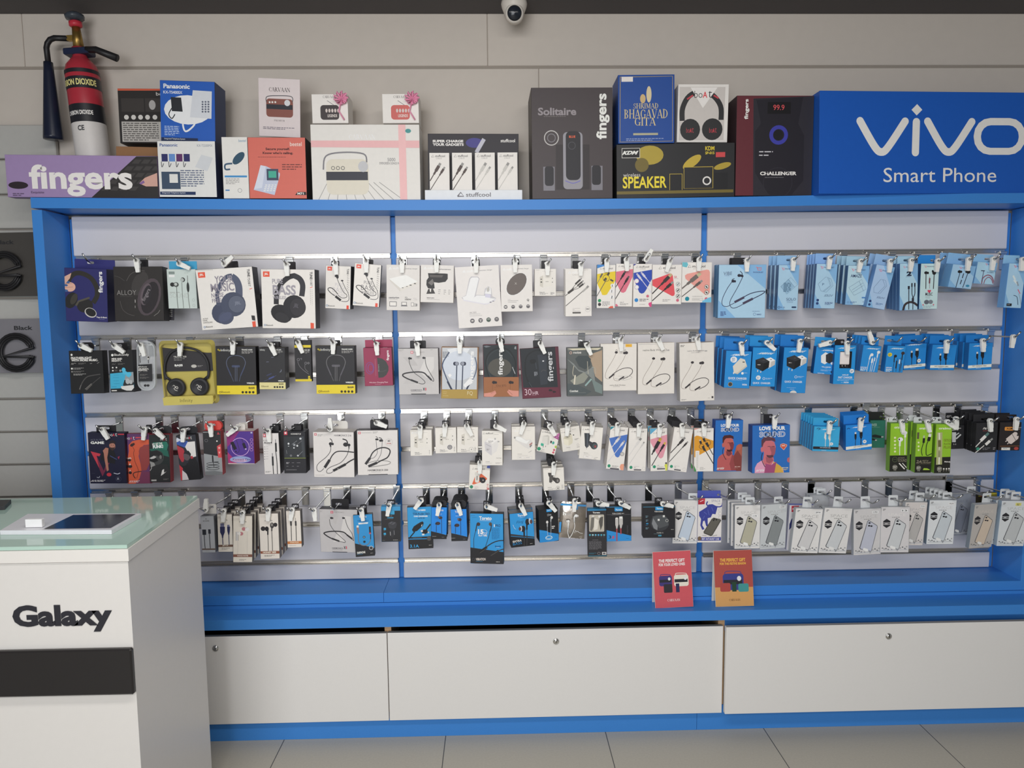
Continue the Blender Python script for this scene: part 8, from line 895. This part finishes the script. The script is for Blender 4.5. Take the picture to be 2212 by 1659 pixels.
S('tall dark brown speaker box with white sideways lettering', (1185, 238, 2035, 235, 2035, 1390, 1205, 1392), [T('Solitaire', 1260, 445, 400, 80, '#8d868a', 0, .03), Gk(1320, 535, 335, 1, 12, '#77706f'), T('fingers', 1865, 298, 140, 472, '#e2dfda', 90, .03), Rg(1400, 760, 78, 10, '#b5b2b0'), Rg(1400, 760, 45, 8, '#77757a'), R(1445, 830, 355, 470, '#322d2f'), RR(1520, 700, 205, 595, 40, '#8d8b92'), RR(1548, 690, 155, 510, 50, '#26252a'), T('BLUE', 1583, 735, 66, 24, '#d9603f', 0, .03), Rg(1612, 840, 40, 6, '#4a4a50'), Ln('#6a66b0', 8, 1545, 1205, 1625, 1230, 1700, 1205), R(1315, 1060, 120, 250, '#77757c'), RR(1330, 1055, 95, 205, 30, '#26252a'), R(1815, 1050, 118, 255, '#77757c'), RR(1820, 1045, 95, 205, 30, '#26252a')], d=.17, Y=.004, c='#433c3e', side='#38322f', base=1.9756)
Zm(1310, 140, 4.706)
S('royal blue religious audio box with gold border', (120, 105, 690, 95, 692, 795, 118, 800), [Sg('#b59a4a', 5, 140, 125, 672, 115, 672, 775, 138, 785, 140, 125), R(153, 122, 115, 50, '#dcd5d0'), El(432, 300, 26, 80, '#cfbf9a'), El(370, 345, 28, 45, '#c4a878'), T('SHRIMAD', 275, 392, 250, 55, '#cbb98a', 0, 0, 0, True), T('BHAGAVAD', 180, 455, 440, 92, '#cbb98a', 0, 0, 0, True), T('GITA', 288, 538, 215, 82, '#cbb98a', 0, 0, 0, True), R(272, 695, 252, 22, '#a5a28a'), Gk(200, 750, 380, 2, 16, '#8d9abd', 7)], d=.12, Y=.01, c='#1f478f')
th, k = S('white window box of black and red headphones', (735, 200, 1248, 195, 1225, 785, 712, 790), [Pg('#bfb9b4', 745, 225, 1210, 225, 1190, 765, 735, 770), Ln('#2b2b2c', 52, 770, 570, 775, 440, 840, 320, 960, 270, 1080, 310, 1160, 420, 1165, 560), Ln('#b5404a', 16, 820, 350, 880, 310), Ln('#b5404a', 16, 1090, 310, 1140, 340), El(850, 660, 102, 108, '#2a2a2b'), El(1075, 655, 105, 108, '#2a2a2b'), Pg('#dcd8d4', 855, 230, 1130, 230, 980, 440)]+boat(895, 265, 180, 70, '#3a383a')+boat(812, 640, 75, 50, '#b5404a')+boat(1045, 640, 75, 50, '#b5404a'), d=.07, Y=.02, c='#d9d5d0')
S('black and yellow speaker box printed wireless SPEAKER', (103, 815, 1305, 790, 1300, 1340, 103, 1360), [El(440, 920, 140, 95, '#a5913a'), El(360, 1020, 70, 70, '#6d6030'), El(870, 990, 110, 45, '#b59d3f', 35), El(1180, 1030, 90, 30, '#a5903a', 15), R(105, 1290, 1190, 30, '#6d6030'), R(155, 850, 185, 100, '#c5c2bd'), R(160, 855, 175, 90, '#1d1d1f'), T('KDM', 170, 878, 145, 38, '#e2dfda', 0, .05, .15), T('KDM', 1005, 830, 92, 42, '#d9c23a', 0, .02), T('SP-015', 1005, 884, 92, 28, '#d9c23a', 0, .02), R(1112, 890, 95, 50, '#c0484a'), T('wireless', 170, 1105, 175, 36, '#c9c6c1'), T('SPEAKER', 165, 1140, 448, 120, '#dcc83a', 0, .02), R(640, 1110, 132, 165, '#b59d3f'), R(645, 1115, 122, 160, '#222224'), R(785, 1040, 300, 220, '#b59d3f'), R(790, 1046, 290, 212, '#2a2a2c'), Rg(1020, 1180, 44, 14, '#d5d2cd'), R(1095, 1100, 138, 160, '#222224')], d=.14, Y=.004, c='#28282a', base=1.9778)
S('maroon and black speaker box with blue ring and red 99.9 display', (1330, 310, 2110, 320, 2085, 1325, 1305, 1338), [Pg('#2e2c33', 1495, 345, 2110, 320, 2090, 1330, 1490, 1335), Pg('#25232a', 1525, 360, 2000, 330, 1950, 600, 2010, 720, 2000, 1180, 1880, 1325, 1650, 1325, 1510, 1100, 1510, 680, 1570, 600), T('fingers', 1405, 350, 50, 205, '#e2dfda', 90, .03), R(1640, 380, 235, 120, '#19181b'), T('99.9', 1697, 408, 112, 54, '#d9555a', 0, .0), Rg(1750, 715, 95, 38, '#3d3f9a'), El(1745, 715, 48, 50, '#1d1c20'), T('CHALLENGER', 1562, 1088, 372, 38, '#dedbd8', 0, .04), Gk(1612, 1145, 270, 1, 10, '#8b898d'), Rg(1740, 1200, 150, 6, '#302e36'), Gk(1552, 880, 140, 2, 36, '#b5b3b8', 12)], d=.15, Y=.006, c='#5f2c33', side='#3a2c30', base=1.9825)
Zm(1740, 140, 4.686)
WS = '#dcdad6'
S('bright blue signboard box with rounded white lettering', (155, 258, 2600, 292, 2590, 1295, 125, 1312), [Ln(WS, 72, 552, 570, 700, 830, 770, 885, 840, 830, 1008, 575), Sg(WS, 72, 1122, 580, 1112, 890), Pg(WS, 1130, 400, 1182, 458, 1125, 515, 1073, 458), Ln(WS, 72, 1236, 575, 1380, 830, 1450, 885, 1520, 830, 1683, 580)]+[El(x, y, 36, 36, WS) for x, y in ((552, 570), (1008, 575), (1122, 580), (1112, 890), (1236, 575), (1683, 580))]+[RR(1706, 540, 530, 384, 165, WS), RR(1778, 614, 386, 236, 100, '#1c55ad'), T('Smart Phone', 790, 1045, 1140, 150, WS, 0, .0)], d=.06, Y=-.004, c='#1c55ad', name='sign_box', cat='sign', base=1.9845)
# ---------- fire extinguisher ----------
fe = thing('fire_extinguisher', 'red fire extinguisher with black horn behind the long purple box', 'fire extinguisher', (at(214, 430, .115)[0], .115, 1.998)); fe.rotation_euler = (0, math.radians(-4), 0); fe.scale = (.9, .9, .9)
RED = M('#a3303c', .3); r = .062; z0 = 0
MB().lathe([(.05, 0), (r, .01), (r, .50), (.055, .53), (.035, .555), (.026, .565), (.026, .60)], RED, 36).obj('cylinder', fe)
lb = MB()
for a, b, c in ((.02, .07, '#26262b'), (.07, .30, '#c9c5c2'), (.30, .37, '#232328'), (.43, .475, '#232328'), (.49, .505, '#232328')): lb.lathe([(r+.0006, a), (r+.0006, b)], M(c, .35), 36, None, False)
def wrap(s, zc, h, wd, c):
    vs, fs = text_mesh(s, .03); lb.add([((r+.0013)*math.sin((x-.5)*wd/r), -(r+.0013)*math.cos((x-.5)*wd/r), zc+(y-.5)*h) for x, y in vs], fs, M(c, .4))
wrap('CARBON DIOXIDE', .452, .024, .155, '#d9cf8a'); wrap('CARBON DIOXIDE', .335, .017, .10, '#dedbd8'); wrap('CE', .275, .02, .025, '#3a3a3e'); lb.obj('label_sleeve', fe)
MB().box((-.05, -.03, .57), (.05, .03, .595), M('#1f2740', .35), .004).obj('clamp', fe)
MB().lathe([(.02, .60), (.018, .64), (.015, .68)], M('#8f7440', .35, .8), 20).box((-.04, -.01, .63), (.0, .01, .65), M('#b59550', .3, .8), .002).obj('valve', fe)
MB().lathe([(.017, .68), (.024, .685), (.024, .70), (.015, .705)], M('#b5303f', .35), 20).obj('safety_collar', fe)
MB().lathe([(.01, .705), (.034, .712), (.036, .725), (.022, .735)], M('#3a4048', .3), 10).obj('hand_wheel', fe)
MB().tube([(-.035, 0, .64), (-.09, 0, .646), (-.108, 0, .641), (-.121, 0, .627), (-.127, 0, .61), (-.128, 0, .54)], .011, BLK, 10).obj('hose', fe)
MB().lathe([(.017, 0), (.019, .04), (.036, .29), (.036, .30), (.02, .302)], M('#1d2233', .25), 24, Matrix.Translation((-.128, 0, .555)) @ Matrix.Rotation(math.radians(184), 4, 'Y')).obj('horn', fe)
MB().tube([(.04, -.02, .585), (.08, -.025, .58), (.16, -.03, .54)], [.012, .013, .015], BLK, 10).obj('handle', fe)
# ---------- dome camera ----------
p = at(1111, 20, .07); dc = thing('dome_camera', 'white dome security camera under the dark ceiling', 'security camera', (p[0], .09, CEIL))
MB().lathe([(.045, 0), (.047, -.012), (.045, -.022), (.036, -.045), (.02, -.055)], M('#c9c3bb', .4), 32).obj('housing', dc)
T9 = Matrix.Translation((0, -.018, -.052)) @ Matrix.Rotation(math.radians(105), 4, 'X'); MB().lathe([(.034, -.02), (.033, .012), (.027, .02)], M('#c9c3bb', .4), 28, T9).lathe([(.0265, .0195), (.02, .023), (.0001, .025)], M('#1b2028', .15), 28, T9).obj('lens_ball', dc)
# ---------- glass topped counter ----------
ZC_ = 1.0; a, b, c, d = [atz(*q, ZC_) for q in ((276, 1178), (430, 1070), (0, 1072), (0, 1183))]; fy, by = a[1], b[1]; xl = -2.3
ct = thing('display_counter', 'white counter with green glass top and black band, nearest the camera', 'counter', (a[0], fy, 0))
def slab(z0, z1, ins, mat, nm): 
    q = [(xl, fy+ins), (a[0]-ins, fy+ins), (b[0]-ins, by-ins), (xl, by-ins)]; vs = [(x-a[0], y-fy, z) for z in (z0, z1) for x, y in q]
    return MB().add(vs, [(3, 2, 1, 0), (4, 5, 6, 7), (0, 1, 5, 4), (1, 2, 6, 5), (2, 3, 7, 6), (3, 0, 4, 7)], mat).obj(nm, ct)
slab(0, .957, .004, M('#cfccc8', .4, var=.015), 'body'); slab(.959, .990, 0, M('#d6d3ce', .4, var=.015), 'top_panel'); slab(.991, 1.0, .004, M('#a9c4b8', .06, var=.0, spec=.6), 'glass_top')
def front(x, y): q = at(x, y, fy+.003); return q[0]-a[0], q[2]
x1, z1 = front(289, 1397); _, z0 = front(289, 1495); MB().box((xl-a[0], -.012, z0), (x1, .004, z1), M('#262424', .35), .004).obj('band', ct)
x0, zt = front(25, 1308); x1, _ = front(244, 1350); _, zb = front(25, 1368); vs, fs = text_mesh('Galaxy', .045)
MB().add([(x0+(x1-x0)*x, .0025, zb+(zt-zb)*y) for x, y in vs], fs, M('#2a2a30', .4)).obj('lettering', ct)
def flat(label, name, cat, q, z, h, mat, art=None, z0=1.0):
    P4 = [atz(x, y, z0+h) for x, y in q]; o = thing(name, label, cat, (P4[0][0], P4[0][1], z0)); L = [(p[0]-P4[0][0], p[1]-P4[0][1]) for p in P4]
    MB().add([(x, y, zz) for zz in (0.0005, h) for x, y in L], [(3, 2, 1, 0), (4, 5, 6, 7), (0, 1, 5, 4), (1, 2, 6, 5), (2, 3, 7, 6), (3, 0, 4, 7)], mat).obj('base', o); return o, P4
o, P4 = flat('white and black tablet display stand lying on the glass counter', 'tablet_stand', 'display stand', [(0, 1146), (241, 1145), (305, 1109), (60, 1110)], 1.0, .012, M('#d5d5da', .3))
Q = [atz(x, y, 1.0131) for x, y in ((95, 1142), (239, 1140), (293, 1110), (158, 1112))]; MB().add([(q[0]-P4[0][0], q[1]-P4[0][1], .0128) for q in Q], [(0, 1, 2, 3)], M('#1f2027', .12)).obj('screen', o)
bx = atz(76, 1138, 1.0135); pc = thing('price_block', 'small white block standing on the tablet stand', 'price block', (bx[0], bx[1], 1.0135)); MB().box((-.022, -.006, 0), (.022, .006, .022), M('#e6e4e0', .4), .001).obj('block', pc)
flat('dark phone lying at the back of the glass counter, cut by the frame', 'phone', 'phone', [(-60, 1098), (10, 1093), (24, 1079), (-40, 1080)], 1.0, .012, BLK)
# ---------- tent cards on the ledge ----------
def tent(label, q, c, art, Y):
    th, k, _ = P(label, q, art, d=.002, c=c, side='#d0ccc4', tab=None, Y=Y, name='tent_card', cat='tent card', group='tent cards on the blue ledge', tilt=-.12, free=.4)
    th.matrix_world = Matrix.Translation((0, 0, Z3+.001-th.matrix_world.translation.z)) @ th.matrix_world
    MB().add([(-k.w/2, .0025, k.h), (k.w/2, .0025, k.h), (k.w/2, .055, .008), (-k.w/2, .055, .008)], [(0, 1, 2, 3)], M('#cfcbc3', .5)).obj('back_leg', th)
Zm(1360, 1040, 5.927)
def radio(x, y, s, c): return [RR(x, y, s, s*.8, s*.15, c), R(x+s*.05, y+s*.3, s*.9, s*.22, '#26262e'), El(x+s*.8, y+s*.22, s*.1, s*.12, '#d5d5d8'), Ln(c, 8, x+s*.1, y, x+s*.2, y-s*.12, x+s*.8, y-s*.12, x+s*.9, y)]
tent('red tent card printed FOR YOUR LOVED ONES', (290, 905, 778, 885, 820, 1608, 330, 1628), '#c0525a', [T('THE PERFECT GIFT', 372, 1003, 332, 42, '#f0e2dc', 0, .03), T('FOR YOUR LOVED ONES', 372, 1055, 335, 36, '#f0e2dc', 0, .03)]+radio(375, 1215, 165, '#3d3470')+radio(565, 1200, 185, '#d9d3c5')+[RR(435, 1320, 110, 110, 14, '#2d2a30'), R(590, 1310, 45, 112, '#2b2b50'), T('CARVAAN', 485, 1508, 160, 32, '#f0d9d5', 0, 0, 0, True)], -.055)
tent('orange and red tent card printed FOR THIS FESTIVE SEASON', (1070, 870, 1560, 865, 1598, 1585, 1105, 1590), '#c6945a', [Pg('#a34a42', 1065, 865, 1565, 860, 1585, 1335, 1090, 1345), T('THE PERFECT GIFT', 1155, 975, 325, 42, '#e6b04a', 0, .03), T('FOR THIS FESTIVE SEASON', 1155, 1028, 332, 30, '#e6b04a', 0, .03)]+radio(1190, 1170, 265, '#363c80')+[RR(1158, 1290, 132, 110, 20, '#a3443f'), R(1310, 1275, 55, 122, '#22402f'), RR(1390, 1295, 132, 105, 20, '#3f8a8a'), T('CARVAAN', 1275, 1490, 140, 28, '#5a3a20', 0, 0, 0, True)], -.055)
# ---------- grey slotted panel and bagged cables at the edge ----------
gp = thing('grey_slotted_panel', 'grey slotted panel beyond the blue frame on the picture edge', 'display panel', (-1.95, .17, .5)); m = MB(); SGM = M('#a9a8a4', .45)
for i in range(14): m.box((-.45, 0, i*.128), (.287, .02, i*.128+.121), SGM, .003)
m.obj('slat', gp)
for lb, q, c in (('black coiled cable in a clear bag, upper of two', (-60, 505, 78, 500, 84, 640, -55, 640), '#45423f'), ('black coiled cable in a silver bag, lower of two', (-20, 690, 88, 688, 94, 805, -15, 806), '#77757a')):
    Zm(); th, k, _ = P(lb, q, [T('Black', q[0]+50, q[1]+14, 40, 9, '#2a2a2c', 0, .03)], d=.008, c=c, tab=None, Y=.145, name='cable_bag', cat='cable'); cx, cz = k.pt((q[0]+q[2])/2+6, (q[1]+q[5])/2+14)
    m = MB()
    for r9 in (.07, .062, .054): m.tube([(cx+r9*math.cos(i*.2618), -.014, cz+r9*math.sin(i*.2618)), ][:1]+[(cx+r9*math.cos(i*.2618), -.014, cz+r9*math.sin(i*.2618)) for i in range(1, 24)], .005, BLK, 6, True)
    m.obj('coiled_cable', th)
